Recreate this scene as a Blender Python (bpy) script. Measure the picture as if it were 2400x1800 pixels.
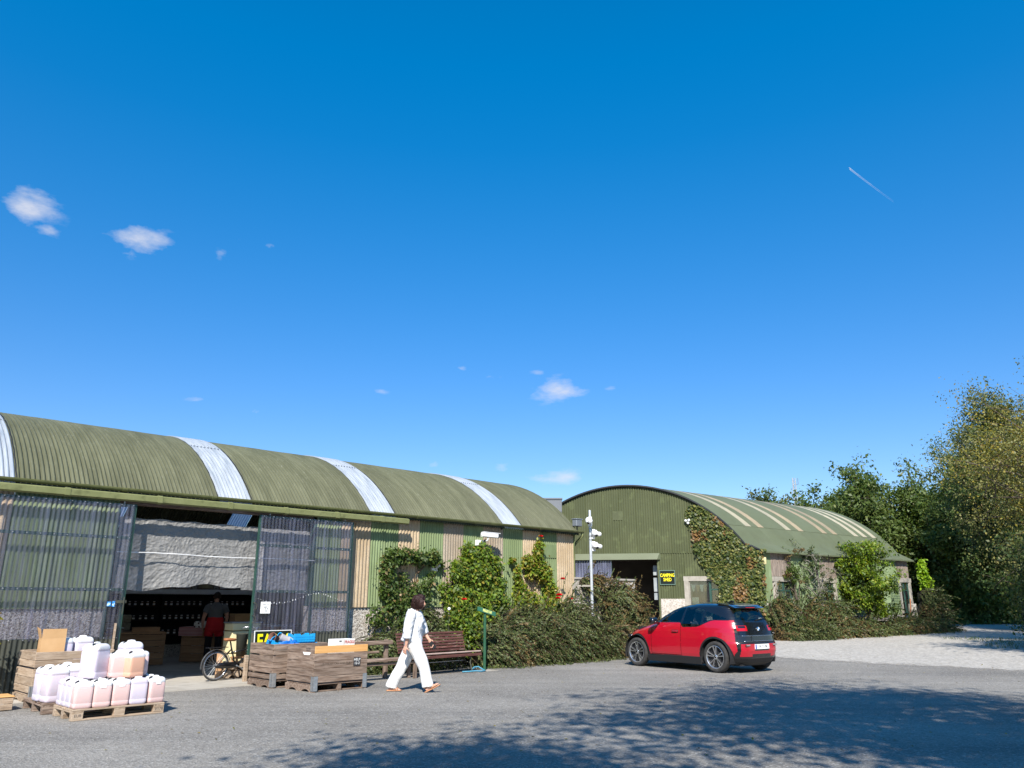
import bpy, bmesh, math, random
import numpy as np
from mathutils import Vector, Matrix, noise as mnoise

for o in list(bpy.data.objects):
    bpy.data.objects.remove(o)
scene = bpy.context.scene
col = scene.collection
RAD = math.radians
rnd = random.Random(7)
nrng = np.random.default_rng(11)

# ------------------------------------------------------------------ camera
cam_data = bpy.data.cameras.new('camera')
cam_data.sensor_width = 36.0
cam_data.lens = 27.0
cam_data.clip_end = 20000.0
cam = bpy.data.objects.new('camera', cam_data)
cam.location = (0, 0, 1.5)
cam.rotation_euler = (RAD(90 + 15.9), 0, 0)
col.objects.link(cam)
scene.camera = cam

# ------------------------------------------------------------------ sky, sun, exposure
SUN_EL, SUN_AZ = 42.0, 183.0          # azimuth clockwise from +Y: the sun stands behind the camera
world = bpy.data.worlds.new('World')
scene.world = world
world.use_nodes = True
wn, wl = world.node_tree.nodes, world.node_tree.links
wn.clear()
w_out = wn.new('ShaderNodeOutputWorld')
w_bg = wn.new('ShaderNodeBackground')
w_bg.inputs['Strength'].default_value = 0.105
sky = wn.new('ShaderNodeTexSky')
sky.sky_type = 'NISHITA'
sky.sun_disc = False
sky.sun_elevation = RAD(SUN_EL)
sky.sun_rotation = RAD(SUN_AZ)
sky.altitude = 50
sky.air_density = 1.0
sky.dust_density = 0.15
sky.ozone_density = 3.0
w_tc = wn.new('ShaderNodeTexCoord')
w_sep = wn.new('ShaderNodeSeparateXYZ')
wl.new(w_tc.outputs['Generated'], w_sep.inputs[0])
w_el = wn.new('ShaderNodeMapRange')
w_el.inputs['From Min'].default_value = 0.08
w_el.inputs['From Max'].default_value = 0.62
wl.new(w_sep.outputs['Z'], w_el.inputs['Value'])
w_lo = wn.new('ShaderNodeHueSaturation')
w_lo.inputs['Hue'].default_value = .516
w_lo.inputs['Saturation'].default_value = 1.32
w_lo.inputs['Value'].default_value = .80
w_hi = wn.new('ShaderNodeHueSaturation')
w_hi.inputs['Hue'].default_value = .494
w_hi.inputs['Saturation'].default_value = 1.43
w_hi.inputs['Value'].default_value = 1.22
wl.new(sky.outputs[0], w_lo.inputs['Color'])
wl.new(sky.outputs[0], w_hi.inputs['Color'])
w_hsv = wn.new('ShaderNodeMixRGB')
wl.new(w_el.outputs[0], w_hsv.inputs['Fac'])
wl.new(w_lo.outputs[0], w_hsv.inputs['Color1'])
wl.new(w_hi.outputs[0], w_hsv.inputs['Color2'])
# small fair-weather clouds: noise broken up around a few directions in the sky
w_noise = wn.new('ShaderNodeTexNoise')
w_noise.inputs['Scale'].default_value = 21.0
w_noise.inputs['Detail'].default_value = 7.0
w_noise.inputs['Roughness'].default_value = 0.62
w_map = wn.new('ShaderNodeMapping')
w_map.inputs['Scale'].default_value = (1, 1, 2.3)
wl.new(w_tc.outputs['Generated'], w_map.inputs['Vector'])
wl.new(w_map.outputs[0], w_noise.inputs['Vector'])


def wmath(op, a, b=None):
    n = wn.new('ShaderNodeMath')
    n.operation = op
    for i, q in enumerate((a, b)):
        if q is None:
            continue
        if isinstance(q, (int, float)):
            n.inputs[i].default_value = q
        else:
            wl.new(q, n.inputs[i])
    return n.outputs[0]


# (azimuth, elevation, half width, half height, strength) in degrees
CLOUDS = [(-35.0, 24.4, 1.55, 1.2, .88), (-33.9, 23.2, 0.9, 0.5, 0.5), (-28.3, 23.9, 2.05, 1.05, .9), (-28.4, 22.8, 1.0, 0.4, 0.35), (-21.2, 24.9, 0.64, 0.29, 0.5), (-19.2, 24.9, 0.78, 0.29, 0.55), (3.6, 15.4, 2.07, 1.03, 0.9), (-3.8, 17.0, 0.48, 0.24, 0.5), (-1.8, 16.4, 0.97, 0.35, 0.45), (1.9, 16.8, 0.9, 0.31, 0.45), (7.5, 15.5, 0.82, 0.34, 0.5), (-23.1, 13.6, 0.89, 0.32, 0.6), (-19.0, 13.1, 0.59, 0.33, 0.5), (-5.9, 9.9, 0.68, 0.34, 0.6), (-1.0, 9.7, 0.96, 0.45, 0.65), (3.3, 8.9, 2.4, 0.55, 0.8), (-10.1, 15.1, 0.75, 0.27, 0.4), (-22.4, 23.8, 0.64, 0.57, 0.4)]
cl_sum = None
for az, el, hw, hh, st in CLOUDS:
    a, e = RAD(az), RAD(el)
    c = Vector((math.sin(a) * math.cos(e), math.cos(a) * math.cos(e), math.sin(e)))
    rx = Vector((math.cos(a), -math.sin(a), 0))
    uz = rx.cross(c) * -1
    if uz.z < 0:
        uz = -uz
    terms = []
    for ax_, hs in ((rx, hw), (uz, hh), (c, 90)):
        d = wn.new('ShaderNodeVectorMath')
        d.operation = 'DOT_PRODUCT'
        wl.new(w_tc.outputs['Generated'], d.inputs[0])
        d.inputs[1].default_value = ax_
        terms.append((d.outputs['Value'], hs))
    xx = wmath('DIVIDE', terms[0][0], math.sin(RAD(hw)))
    yy = wmath('DIVIDE', wmath('SUBTRACT', terms[1][0], 0.0), math.sin(RAD(hh)))
    r2 = wmath('ADD', wmath('MULTIPLY', xx, xx), wmath('MULTIPLY', yy, yy))
    g = wmath('MULTIPLY', wmath('EXPONENT', wmath('MULTIPLY', r2, -1.15)), st)
    g = wmath('MULTIPLY', g, wmath('GREATER_THAN', terms[2][0], 0.0))
    cl_sum = g if cl_sum is None else wmath('MAXIMUM', cl_sum, g)
dens = wmath('SUBTRACT', wmath('ADD', wmath('MULTIPLY', cl_sum, 1.0), wmath('MULTIPLY', w_noise.outputs['Fac'], 1.7)), 1.16)
ramp = wn.new('ShaderNodeMapRange')
ramp.inputs['From Min'].default_value = 0.0
ramp.inputs['From Max'].default_value = 1.0
ramp.clamp = True
wl.new(dens, ramp.inputs['Value'])
mask = wmath('MULTIPLY', ramp.outputs[0], wmath('MINIMUM', wmath('MULTIPLY', cl_sum, 3.0), 1.0))
w_mix = wn.new('ShaderNodeMixRGB')
w_mix.inputs['Color2'].default_value = (4.7, 4.65, 4.85, 1)
wl.new(mask, w_mix.inputs['Fac'])
wl.new(w_hsv.outputs[0], w_mix.inputs['Color1'])
wl.new(w_mix.outputs[0], w_bg.inputs['Color'])
wl.new(w_bg.outputs[0], w_out.inputs['Surface'])

sun_data = bpy.data.lights.new('sun', 'SUN')
sun_data.energy = 4.6
sun_data.angle = RAD(0.53)
sun_data.color = (1.0, 0.945, 0.86)
sun = bpy.data.objects.new('sun', sun_data)
az, el = RAD(SUN_AZ), RAD(SUN_EL)
to_sun = Vector((math.sin(az) * math.cos(el), math.cos(az) * math.cos(el), math.sin(el)))
sun.rotation_euler = to_sun.to_track_quat('Z', 'Y').to_euler()
sun.location = to_sun * 60
col.objects.link(sun)

vs = scene.view_settings
vs.view_transform = 'Standard'
vs.look = 'None'
vs.gamma = 1.0
vs.use_curve_mapping = False
vs.exposure = 0.82

# ------------------------------------------------------------------ frames of the place
# facade frame: x runs along the front of the near shed (to the right and away), y goes into it
FX, FY, FROT = -5.44, 16.45, RAD(44.0)
FC, FS = math.cos(FROT), math.sin(FROT)


def A(x, y, z=0.0):
    return Vector((FX + x * FC - y * FS, FY + x * FS + y * FC, z))


def gz(x, y):
    """height of the yard: level near the camera, rising very gently towards the trees"""
    t = max(0.0, y - 22.0)
    return 0.0105 * t * t / (t + 5.0)


def corr(t):
    """corrugation profile: broad crowns, narrow grooves (t counts waves); -1 in the groove, +1 on the crown"""
    return 2 * abs(math.sin(math.pi * t)) ** .75 - 1


# ------------------------------------------------------------------ mesh helpers
class MB:
    def __init__(s, M=None):
        s.v, s.f, s.M = [], [], M

    def add(s, vs_, fs):
        b = len(s.v)
        if s.M is not None:
            vs_ = [tuple(s.M @ Vector(p)) for p in vs_]
        s.v += [tuple(p) for p in vs_]
        s.f += [tuple(i + b for i in f) for f in fs]
        return s

    def box(s, x0, x1, y0, y1, z0, z1):
        return s.add([(x0, y0, z0), (x1, y0, z0), (x1, y1, z0), (x0, y1, z0), (x0, y0, z1), (x1, y0, z1), (x1, y1, z1), (x0, y1, z1)],
                     [(0, 3, 2, 1), (4, 5, 6, 7), (0, 1, 5, 4), (1, 2, 6, 5), (2, 3, 7, 6), (3, 0, 4, 7)])

    def bar(s, p, q, w, h, up=(0, 0, 1)):
        p, q = Vector(p), Vector(q)
        d = (q - p).normalized()
        up = Vector(up)
        if abs(d.dot(up)) > .98:
            up = Vector((0, 1, 0))
        sd = d.cross(up).normalized() * (w / 2)
        uu = sd.cross(d).normalized() * (h / 2)
        r = []
        for b in (p, q):
            r += [b - sd - uu, b + sd - uu, b + sd + uu, b - sd + uu]
        return s.add(r, [(0, 1, 2, 3), (7, 6, 5, 4), (0, 4, 5, 1), (1, 5, 6, 2), (2, 6, 7, 3), (3, 7, 4, 0)])

    def tube(s, pts, r, n=8, ry=None, side=None):
        pts = [Vector(p) for p in pts]
        m = len(pts)
        rs = r if isinstance(r, (list, tuple)) else [r] * m
        rys = rs if ry is None else (ry if isinstance(ry, (list, tuple)) else [ry] * m)
        vsx, fs = [], []
        ref = Vector(side) if side else None
        last = None
        for i, p in enumerate(pts):
            d = (pts[min(i + 1, m - 1)] - pts[max(i - 1, 0)])
            if d.length < 1e-9:
                d = Vector((0, 0, 1))
            d.normalize()
            if ref is not None:
                e = ref - d * ref.dot(d)
            elif last is not None:
                e = last - d * last.dot(d)
            else:
                t = Vector((0, 0, 1)) if abs(d.z) < .9 else Vector((1, 0, 0))
                e = t - d * t.dot(d)
            e.normalize()
            last = e
            f = d.cross(e)
            for k in range(n):
                a_ = 2 * math.pi * k / n
                vsx.append(p + e * (rs[i] * math.cos(a_)) + f * (rys[i] * math.sin(a_)))
        for i in range(m - 1):
            for k in range(n):
                k2 = (k + 1) % n
                fs.append((i * n + k, i * n + k2, (i + 1) * n + k2, (i + 1) * n + k))
        fs.append(tuple(range(n))[::-1])
        fs.append(tuple(range((m - 1) * n, m * n)))
        return s.add(vsx, fs)

    def lathe(s, prof, n=16, M=None, cap=True):
        vsx, fs = [], []
        for r, z in prof:
            for k in range(n):
                a_ = 2 * math.pi * k / n
                p = Vector((r * math.cos(a_), r * math.sin(a_), z))
                vsx.append(M @ p if M is not None else p)
        for i in range(len(prof) - 1):
            for k in range(n):
                k2 = (k + 1) % n
                fs.append((i * n + k, i * n + k2, (i + 1) * n + k2, (i + 1) * n + k))
        if cap:
            fs.append(tuple(range(n))[::-1])
            fs.append(tuple(range((len(prof) - 1) * n, len(prof) * n)))
        return s.add(vsx, fs)

    def prism(s, poly, a0, a1, plane='xz'):
        n = len(poly)
        def P(q, a_):
            return (q[0], a_, q[1]) if plane == 'xz' else ((a_, q[0], q[1]) if plane == 'yz' else (q[0], q[1], a_))
        return s.add([P(q, a0) for q in poly] + [P(q, a1) for q in poly],
                     [tuple(range(n)), tuple(range(2 * n - 1, n - 1, -1))] + [(i, i + n, (i + 1) % n + n, (i + 1) % n) for i in range(n)])

    def slices(s, levels, n=24, cap=True):
        """levels: (z, cx, cy, hx, hy, exponent); stacked rounded-rectangle outlines"""
        vsx, fs = [], []
        for z, cx, cy, hx, hy, ex in levels:
            for k in range(n):
                a_ = 2 * math.pi * (k + .5) / n
                c_, s_ = math.cos(a_), math.sin(a_)
                vsx.append((cx + hx * math.copysign(abs(c_) ** (2 / ex), c_), cy + hy * math.copysign(abs(s_) ** (2 / ex), s_), z))
        for i in range(len(levels) - 1):
            for k in range(n):
                k2 = (k + 1) % n
                fs.append((i * n + k, i * n + k2, (i + 1) * n + k2, (i + 1) * n + k))
        if cap:
            fs.append(tuple(range(n))[::-1])
            fs.append(tuple(range((len(levels) - 1) * n, len(levels) * n)))
        return s.add(vsx, fs)

    def grid(s, fn, nu, nv):
        vsx = [fn(i / nu, j / nv) for j in range(nv + 1) for i in range(nu + 1)]
        fs = [(j * (nu + 1) + i, j * (nu + 1) + i + 1, (j + 1) * (nu + 1) + i + 1, (j + 1) * (nu + 1) + i) for j in range(nv) for i in range(nu)]
        return s.add(vsx, fs)

    def mesh(s, name, smooth=False, bevel=0):
        me = bpy.data.meshes.new(name)
        me.from_pydata(s.v, [], s.f)
        if bevel:
            bm = bmesh.new()
            bm.from_mesh(me)
            bmesh.ops.recalc_face_normals(bm, faces=bm.faces)
            bmesh.ops.bevel(bm, geom=bm.edges[:], offset=bevel, segments=1, affect='EDGES', clamp_overlap=True)
            bm.to_mesh(me)
            bm.free()
        if smooth:
            me.polygons.foreach_set('use_smooth', [True] * len(me.polygons))
            if smooth == 'angle':
                me.set_sharp_from_angle(angle=RAD(38))
        me.update()
        return me

    def build(s, name, mat_, parent=None, smooth=False, bevel=0, loc=None, rot=None):
        return obj(name, s.mesh(name, smooth, bevel), mat_, parent, loc, rot)


def obj(name, me, mat_, parent=None, loc=None, rot=None):
    if mat_ is not None and not me.materials:
        me.materials.append(mat_)
    o = bpy.data.objects.new(name, me)
    col.objects.link(o)
    o.parent = parent
    if loc is not None:
        o.location = loc
    if rot is not None:
        o.rotation_euler = rot
    return o


_bx = {}


def boxmesh(sx, sy, sz, mat_, bevel=0.004):
    k = (round(sx, 3), round(sy, 3), round(sz, 3), mat_.name, bevel)
    if k not in _bx:
        me = MB().box(-sx / 2, sx / 2, -sy / 2, sy / 2, -sz / 2, sz / 2).mesh('box', False, bevel)
        me.materials.append(mat_)
        _bx[k] = me
    return _bx[k]


def pbox(name, mat_, parent, x0, x1, y0, y1, z0, z1, bevel=0.004, rot=None):
    """one chamfered box as a part; equal sizes share their mesh"""
    dx, dy, dz = x1 - x0, y1 - y0, z1 - z0
    if rot is None and dy > dx and dy >= dz:                 # keep the long side of a board on its own x axis (grain)
        dx, dy, rot = dy, dx, (0, 0, math.pi / 2)
    elif rot is None and dz > dx and dz > dy:
        dx, dz, rot = dz, dx, (0, math.pi / 2, 0)
    me = boxmesh(dx, dy, dz, mat_, bevel)
    return obj(name, me, mat_, parent, ((x0 + x1) / 2, (y0 + y1) / 2, (z0 + z1) / 2), rot)


def tag(o, label=None, cat=None, group=None, kind=None):
    for k, q in (('label', label), ('category', cat), ('group', group), ('kind', kind)):
        if q:
            o[k] = q
    return o


def thing(name, label, cat, loc=(0, 0, 0), rz=0.0, group=None):
    o = bpy.data.objects.new(name, None)
    o.empty_display_size = 0.1
    col.objects.link(o)
    o.location = loc
    o.rotation_euler = (0, 0, rz)
    return tag(o, label, cat, group)


def part_empty(name, parent, loc=(0, 0, 0), rot=(0, 0, 0)):
    o = bpy.data.objects.new(name, None)
    o.empty_display_size = 0.05
    col.objects.link(o)
    o.parent = parent
    o.location = loc
    o.rotation_euler = rot
    return o


def copy_tree(o, parent=None):
    c = o.copy()
    col.objects.link(c)
    c.parent = parent
    for ch in list(o.children):
        copy_tree(ch, c)
    return c


def text(name, body, size, mat_, parent, M, extrude=0.001, offset=0.0, sx=1.0, align='CENTER'):
    """flat lettering; M maps (x right, y up, z out of the face) to the parent's frame"""
    cu = bpy.data.curves.new(name, 'FONT')
    cu.body = body
    cu.size = size
    cu.extrude = extrude
    cu.offset = offset
    cu.align_x = align
    cu.align_y = 'CENTER'
    cu.resolution_u = 3
    to = bpy.data.objects.new(name, cu)
    col.objects.link(to)
    dg = bpy.context.evaluated_depsgraph_get()
    me = bpy.data.meshes.new_from_object(to.evaluated_get(dg))
    bpy.data.objects.remove(to)
    me.materials.clear()
    me.transform(M @ Matrix.Diagonal((sx, 1, 1, 1)))
    return obj(name, me, mat_, parent)


def face_matrix(origin, right, up):
    r, u_ = Vector(right).normalized(), Vector(up).normalized()
    n_ = r.cross(u_)
    M = Matrix.Identity(4)
    for i in range(3):
        M[i][0], M[i][1], M[i][2], M[i][3] = r[i], u_[i], n_[i], origin[i]
    return M


# ------------------------------------------------------------------ materials
def new_mat(name):
    m = bpy.data.materials.new(name)
    m.use_nodes = True
    nt = m.node_tree
    b = nt.nodes['Principled BSDF']
    return m, nt, nt.nodes, nt.links, b


def mat(name, c1, c2=None, scale=4.0, rough=.8, bump=0.0, bscale=60.0, metal=0.0, spec=.3, stretch=(1, 1, 1), lo=.35, hi=.65,
        obj_rand=0.0, c3=None, c3scale=30.0, c3amt=.5, c3lo=.55, c3hi=.65, coat=0.0, bdist=.01, wave=None):
    m, nt, N, L, b = new_mat(name)
    b.inputs['Roughness'].default_value = rough
    b.inputs['Metallic'].default_value = metal
    b.inputs['Specular IOR Level'].default_value = spec
    b.inputs['Coat Weight'].default_value = coat
    b.inputs['Coat Roughness'].default_value = .05
    c1 = tuple(c1) + (1,)
    b.inputs['Base Color'].default_value = c1
    tc = N.new('ShaderNodeTexCoord')
    oi = N.new('ShaderNodeObjectInfo')
    off = N.new('ShaderNodeVectorMath')
    off.operation = 'MULTIPLY_ADD'
    comb = N.new('ShaderNodeCombineXYZ')
    for i in range(3):
        L.new(oi.outputs['Random'], comb.inputs[i])
    off.inputs[1].default_value = (37, 53, 71)
    L.new(comb.outputs[0], off.inputs[0])
    L.new(tc.outputs['Object'], off.inputs[2])
    mp = N.new('ShaderNodeMapping')
    mp.inputs['Scale'].default_value = stretch
    L.new(off.outputs[0], mp.inputs['Vector'])
    vec = mp.outputs[0]
    cur = None
    if c2 is not None:
        no = N.new('ShaderNodeTexNoise')
        no.inputs['Scale'].default_value = scale
        no.inputs['Detail'].default_value = 7
        no.inputs['Roughness'].default_value = .6
        L.new(vec, no.inputs['Vector'])
        rp = N.new('ShaderNodeValToRGB')
        rp.color_ramp.elements[0].position = lo
        rp.color_ramp.elements[0].color = c1
        rp.color_ramp.elements[1].position = hi
        rp.color_ramp.elements[1].color = tuple(c2) + (1,)
        L.new(no.outputs['Fac'], rp.inputs[0])
        cur = rp.outputs[0]
    if c3 is not None:
        no = N.new('ShaderNodeTexNoise')
        no.inputs['Scale'].default_value = c3scale
        no.inputs['Detail'].default_value = 5
        L.new(vec, no.inputs['Vector'])
        mr = N.new('ShaderNodeMapRange')
        mr.inputs['From Min'].default_value = c3lo
        mr.inputs['From Max'].default_value = c3hi
        mr.inputs['To Max'].default_value = c3amt
        L.new(no.outputs['Fac'], mr.inputs['Value'])
        mx = N.new('ShaderNodeMixRGB')
        L.new(mr.outputs[0], mx.inputs['Fac'])
        if cur is not None:
            L.new(cur, mx.inputs['Color1'])
        else:
            mx.inputs['Color1'].default_value = c1
        mx.inputs['Color2'].default_value = tuple(c3) + (1,)
        cur = mx.outputs[0]
    if obj_rand:
        hs = N.new('ShaderNodeHueSaturation')
        mr = N.new('ShaderNodeMapRange')
        mr.inputs['To Min'].default_value = 1 - obj_rand
        mr.inputs['To Max'].default_value = 1 + obj_rand
        L.new(oi.outputs['Random'], mr.inputs['Value'])
        L.new(mr.outputs[0], hs.inputs['Value'])
        if cur is not None:
            L.new(cur, hs.inputs['Color'])
        else:
            hs.inputs['Color'].default_value = c1
        cur = hs.outputs[0]
    if cur is not None:
        L.new(cur, b.inputs['Base Color'])
    if bump:
        no = N.new('ShaderNodeTexNoise')
        no.inputs['Scale'].default_value = bscale
        no.inputs['Detail'].default_value = 4
        L.new(vec, no.inputs['Vector'])
        bp = N.new('ShaderNodeBump')
        bp.inputs['Strength'].default_value = bump
        bp.inputs['Distance'].default_value = bdist
        L.new(no.outputs['Fac'], bp.inputs['Height'])
        L.new(bp.outputs[0], b.inputs['Normal'])
    return m


def leaf_mat(name, cols, trans=.35, rough=.5, spec=.35):
    """leaf colours differ from leaf to leaf"""
    m, nt, N, L, b = new_mat(name)
    g = N.new('ShaderNodeNewGeometry')
    rp = N.new('ShaderNodeValToRGB')
    e = rp.color_ramp.elements
    rp.color_ramp.interpolation = 'LINEAR'
    for i, (p, c) in enumerate(cols):
        q = e[i] if i < 2 else e.new(p)
        q.position = p
        q.color = tuple(c) + (1,)
    L.new(g.outputs['Random Per Island'], rp.inputs[0])
    L.new(rp.outputs[0], b.inputs['Base Color'])
    b.inputs['Roughness'].default_value = rough
    b.inputs['Specular IOR Level'].default_value = spec
    t = N.new('ShaderNodeBsdfTranslucent')
    hs = N.new('ShaderNodeHueSaturation')
    hs.inputs['Hue'].default_value = .485
    hs.inputs['Saturation'].default_value = 1.1
    hs.inputs['Value'].default_value = 1.5
    L.new(rp.outputs[0], hs.inputs['Color'])
    L.new(hs.outputs[0], t.inputs['Color'])
    mx = N.new('ShaderNodeMixShader')
    mx.inputs[0].default_value = trans
    L.new(b.outputs[0], mx.inputs[1])
    L.new(t.outputs[0], mx.inputs[2])
    L.new(mx.outputs[0], N['Material Output'].inputs['Surface'])
    return m


def pebble_mat(name, base, cols, scale=55.0, bump=.9):
    m, nt, N, L, b = new_mat(name)
    b.inputs['Roughness'].default_value = .9
    tc = N.new('ShaderNodeTexCoord')
    vo = N.new('ShaderNodeTexVoronoi')
    vo.inputs['Scale'].default_value = scale
    L.new(tc.outputs['Object'], vo.inputs['Vector'])
    rp = N.new('ShaderNodeValToRGB')
    e = rp.color_ramp.elements
    for i, (p, c) in enumerate(cols):
        q = e[i] if i < 2 else e.new(p)
        q.position = p
        q.color = tuple(c) + (1,)
    sep = N.new('ShaderNodeSeparateColor')
    L.new(vo.outputs['Color'], sep.inputs[0])
    L.new(sep.outputs[0], rp.inputs[0])
    no = N.new('ShaderNodeTexNoise')
    no.inputs['Scale'].default_value = 2.2
    no.inputs['Detail'].default_value = 6
    L.new(tc.outputs['Object'], no.inputs['Vector'])
    mr = N.new('ShaderNodeMapRange')
    mr.inputs['From Min'].default_value = .35
    mr.inputs['From Max'].default_value = .7
    mr.inputs['To Max'].default_value = .45
    L.new(no.outputs['Fac'], mr.inputs['Value'])
    mx = N.new('ShaderNodeMixRGB')
    L.new(mr.outputs[0], mx.inputs['Fac'])
    L.new(rp.outputs[0], mx.inputs['Color1'])
    mx.inputs['Color2'].default_value = tuple(base) + (1,)
    L.new(mx.outputs[0], b.inputs['Base Color'])
    bp = N.new('ShaderNodeBump')
    bp.inputs['Strength'].default_value = bump
    bp.inputs['Distance'].default_value = .012
    bp.invert = True
    L.new(vo.outputs['Distance'], bp.inputs['Height'])
    L.new(bp.outputs[0], b.inputs['Normal'])
    return m


def clear_sheet_mat(name, tint, gloss=.1, haze=.12, rough=.08, haze_col=(.5, .5, .55)):
    m, nt, N, L, b = new_mat(name)
    tr = N.new('ShaderNodeBsdfTransparent')
    tr.inputs['Color'].default_value = tuple(tint) + (1,)
    gl = N.new('ShaderNodeBsdfGlossy')
    gl.inputs['Roughness'].default_value = rough
    df = N.new('ShaderNodeBsdfDiffuse')
    df.inputs['Color'].default_value = tuple(haze_col) + (1,)
    no = N.new('ShaderNodeTexNoise')
    no.inputs['Scale'].default_value = 3.0
    no.inputs['Detail'].default_value = 8
    tc = N.new('ShaderNodeTexCoord')
    mp = N.new('ShaderNodeMapping')
    mp.inputs['Scale'].default_value = (3, 3, .35)
    L.new(tc.outputs['Object'], mp.inputs[0])
    L.new(mp.outputs[0], no.inputs['Vector'])
    mr = N.new('ShaderNodeMapRange')
    mr.inputs['From Min'].default_value = .3
    mr.inputs['From Max'].default_value = .75
    mr.inputs['To Min'].default_value = haze * .3
    mr.inputs['To Max'].default_value = haze * 2
    L.new(no.outputs['Fac'], mr.inputs['Value'])
    m1 = N.new('ShaderNodeMixShader')
    L.new(mr.outputs[0], m1.inputs[0])
    L.new(tr.outputs[0], m1.inputs[1])
    L.new(df.outputs[0], m1.inputs[2])
    fr = N.new('ShaderNodeFresnel')
    fr.inputs['IOR'].default_value = 1.45
    ad = N.new('ShaderNodeMath')
    ad.operation = 'MULTIPLY_ADD'
    ad.inputs[1].default_value = .6
    ad.inputs[2].default_value = gloss * .3
    L.new(fr.outputs[0], ad.inputs[0])
    m2 = N.new('ShaderNodeMixShader')
    L.new(ad.outputs[0], m2.inputs[0])
    L.new(m1.outputs[0], m2.inputs[1])
    L.new(gl.outputs[0], m2.inputs[2])
    L.new(m2.outputs[0], N['Material Output'].inputs['Surface'])
    return m


M = {}
def asphalt_mat():
    m, nt, N, L, b = new_mat('asphalt')
    b.inputs['Roughness'].default_value = .9
    b.inputs['Specular IOR Level'].default_value = .25
    tc = N.new('ShaderNodeTexCoord')
    def noise(sc, det, rough=.6, vec=None):
        n = N.new('ShaderNodeTexNoise')
        n.inputs['Scale'].default_value = sc
        n.inputs['Detail'].default_value = det
        n.inputs['Roughness'].default_value = rough
        L.new(vec or tc.outputs['Object'], n.inputs['Vector'])
        return n.outputs['Fac']
    def rng(v, a, b_, lo=0.0, hi=1.0):
        r = N.new('ShaderNodeMapRange')
        for k, q in (('From Min', a), ('From Max', b_), ('To Min', lo), ('To Max', hi)):
            r.inputs[k].default_value = q
        L.new(v, r.inputs['Value'])
        return r.outputs[0]
    def mixc(f, c1, c2):
        x = N.new('ShaderNodeMixRGB')
        L.new(f, x.inputs['Fac'])
        for k, q in (('Color1', c1), ('Color2', c2)):
            if isinstance(q, tuple):
                x.inputs[k].default_value = q + (1,)
            else:
                L.new(q, x.inputs[k])
        return x.outputs[0]
    c = mixc(rng(noise(.30, 6), .36, .64), (.172, .159, .140), (.264, .246, .218))          # worn and fresher areas
    mp = N.new('ShaderNodeMapping')                                                        # drag streaks and tyre tracks across the yard
    mp.inputs['Rotation'].default_value = (0, 0, RAD(-12))
    mp.inputs['Scale'].default_value = (.10, 1.5, 1)
    L.new(tc.outputs['Object'], mp.inputs[0])
    c = mixc(rng(noise(1.0, 6, .65, mp.outputs[0]), .46, .66, 0, .6), c, (.135, .128, .118))
    c = mixc(rng(noise(1.6, 6, .6, mp.outputs[0]), .60, .74, 0, .4), c, (.31, .295, .27))
    c = mixc(rng(noise(1.1, 8, .7), .60, .70, 0, .45), c, (.115, .11, .105))               # oil and damp stains
    vo = N.new('ShaderNodeTexVoronoi')                                                     # stone chippings
    vo.inputs['Scale'].default_value = 48
    L.new(tc.outputs['Object'], vo.inputs['Vector'])
    sp = N.new('ShaderNodeSeparateColor')
    L.new(vo.outputs['Color'], sp.inputs[0])
    c = mixc(rng(sp.outputs[0], .70, .95, 0, .6), c, (.40, .385, .355))
    c = mixc(rng(sp.outputs[1], .72, .95, 0, .5), c, (.075, .072, .07))
    L.new(c, b.inputs['Base Color'])
    bp = N.new('ShaderNodeBump')
    bp.inputs['Strength'].default_value = .75
    bp.inputs['Distance'].default_value = .012
    L.new(vo.outputs['Distance'], bp.inputs['Height'])
    L.new(bp.outputs[0], b.inputs['Normal'])
    return m


M['asphalt'] = asphalt_mat()
M['gravel'] = pebble_mat('gravel', (.36, .34, .31), [(0, (.25, .226, .195)), (.5, (.375, .345, .30)), (1, (.51, .475, .42))], 16, .7)
M['soil'] = mat('soil', (.05, .042, .03), (.085, .07, .045), 3, .95, .6, 30, c3=(.06, .075, .025), c3scale=6, c3amt=.7)
M['concrete'] = mat('concrete', (.36, .33, .28), (.46, .43, .38), .9, .85, .25, 50, c3=(.27, .245, .21), c3scale=3, c3amt=.5)
M['roof_green'] = mat('roof_green', (.076, .079, .042), (.120, .123, .071), 1.6, .62, .12, 40, stretch=(3.5, .45, .45), c3=(.19, .19, .145), c3scale=16, c3amt=.5, c3lo=.60, c3hi=.74, obj_rand=.07)
M['trim_green'] = mat('trim_green', (.17, .185, .075), (.215, .228, .10), 3.5, .6, .1, 60, c3=(.07, .075, .03), c3scale=8, c3amt=.6, c3lo=.55, c3hi=.75)
M['wall_green'] = mat('wall_green', (.15, .195, .088), (.195, .245, .12), 1.6, .7, .12, 60, stretch=(1, 1, .35), c3=(.32, .42, .22), c3scale=4, c3amt=.35, c3lo=.5, c3hi=.75, obj_rand=.08)
M['wall_tan'] = mat('wall_tan', (.39, .29, .175), (.49, .39, .265), 2.2, .9, .7, 70, c3=(.24, .20, .165), c3scale=55, c3amt=.6, c3lo=.52, c3hi=.62, obj_rand=.1)
M['wall_grey_tan'] = mat('wall_grey_tan', (.33, .265, .19), (.42, .355, .275), 2.2, .9, .9, 70, c3=(.17, .145, .125), c3scale=60, c3amt=.7, c3lo=.5, c3hi=.6, obj_rand=.05)
M['pebbledash'] = pebble_mat('pebbledash', (.33, .29, .25), [(0, (.16, .13, .11)), (.35, (.36, .32, .27)), (.7, (.48, .44, .39)), (1, (.60, .57, .52))], 42, 1.0)
M['pebbledash_far'] = pebble_mat('pebbledash_far', (.40, .36, .31), [(0, (.24, .20, .17)), (.4, (.42, .38, .33)), (1, (.58, .54, .49))], 24, .8)
M['rooflight'] = None
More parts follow.
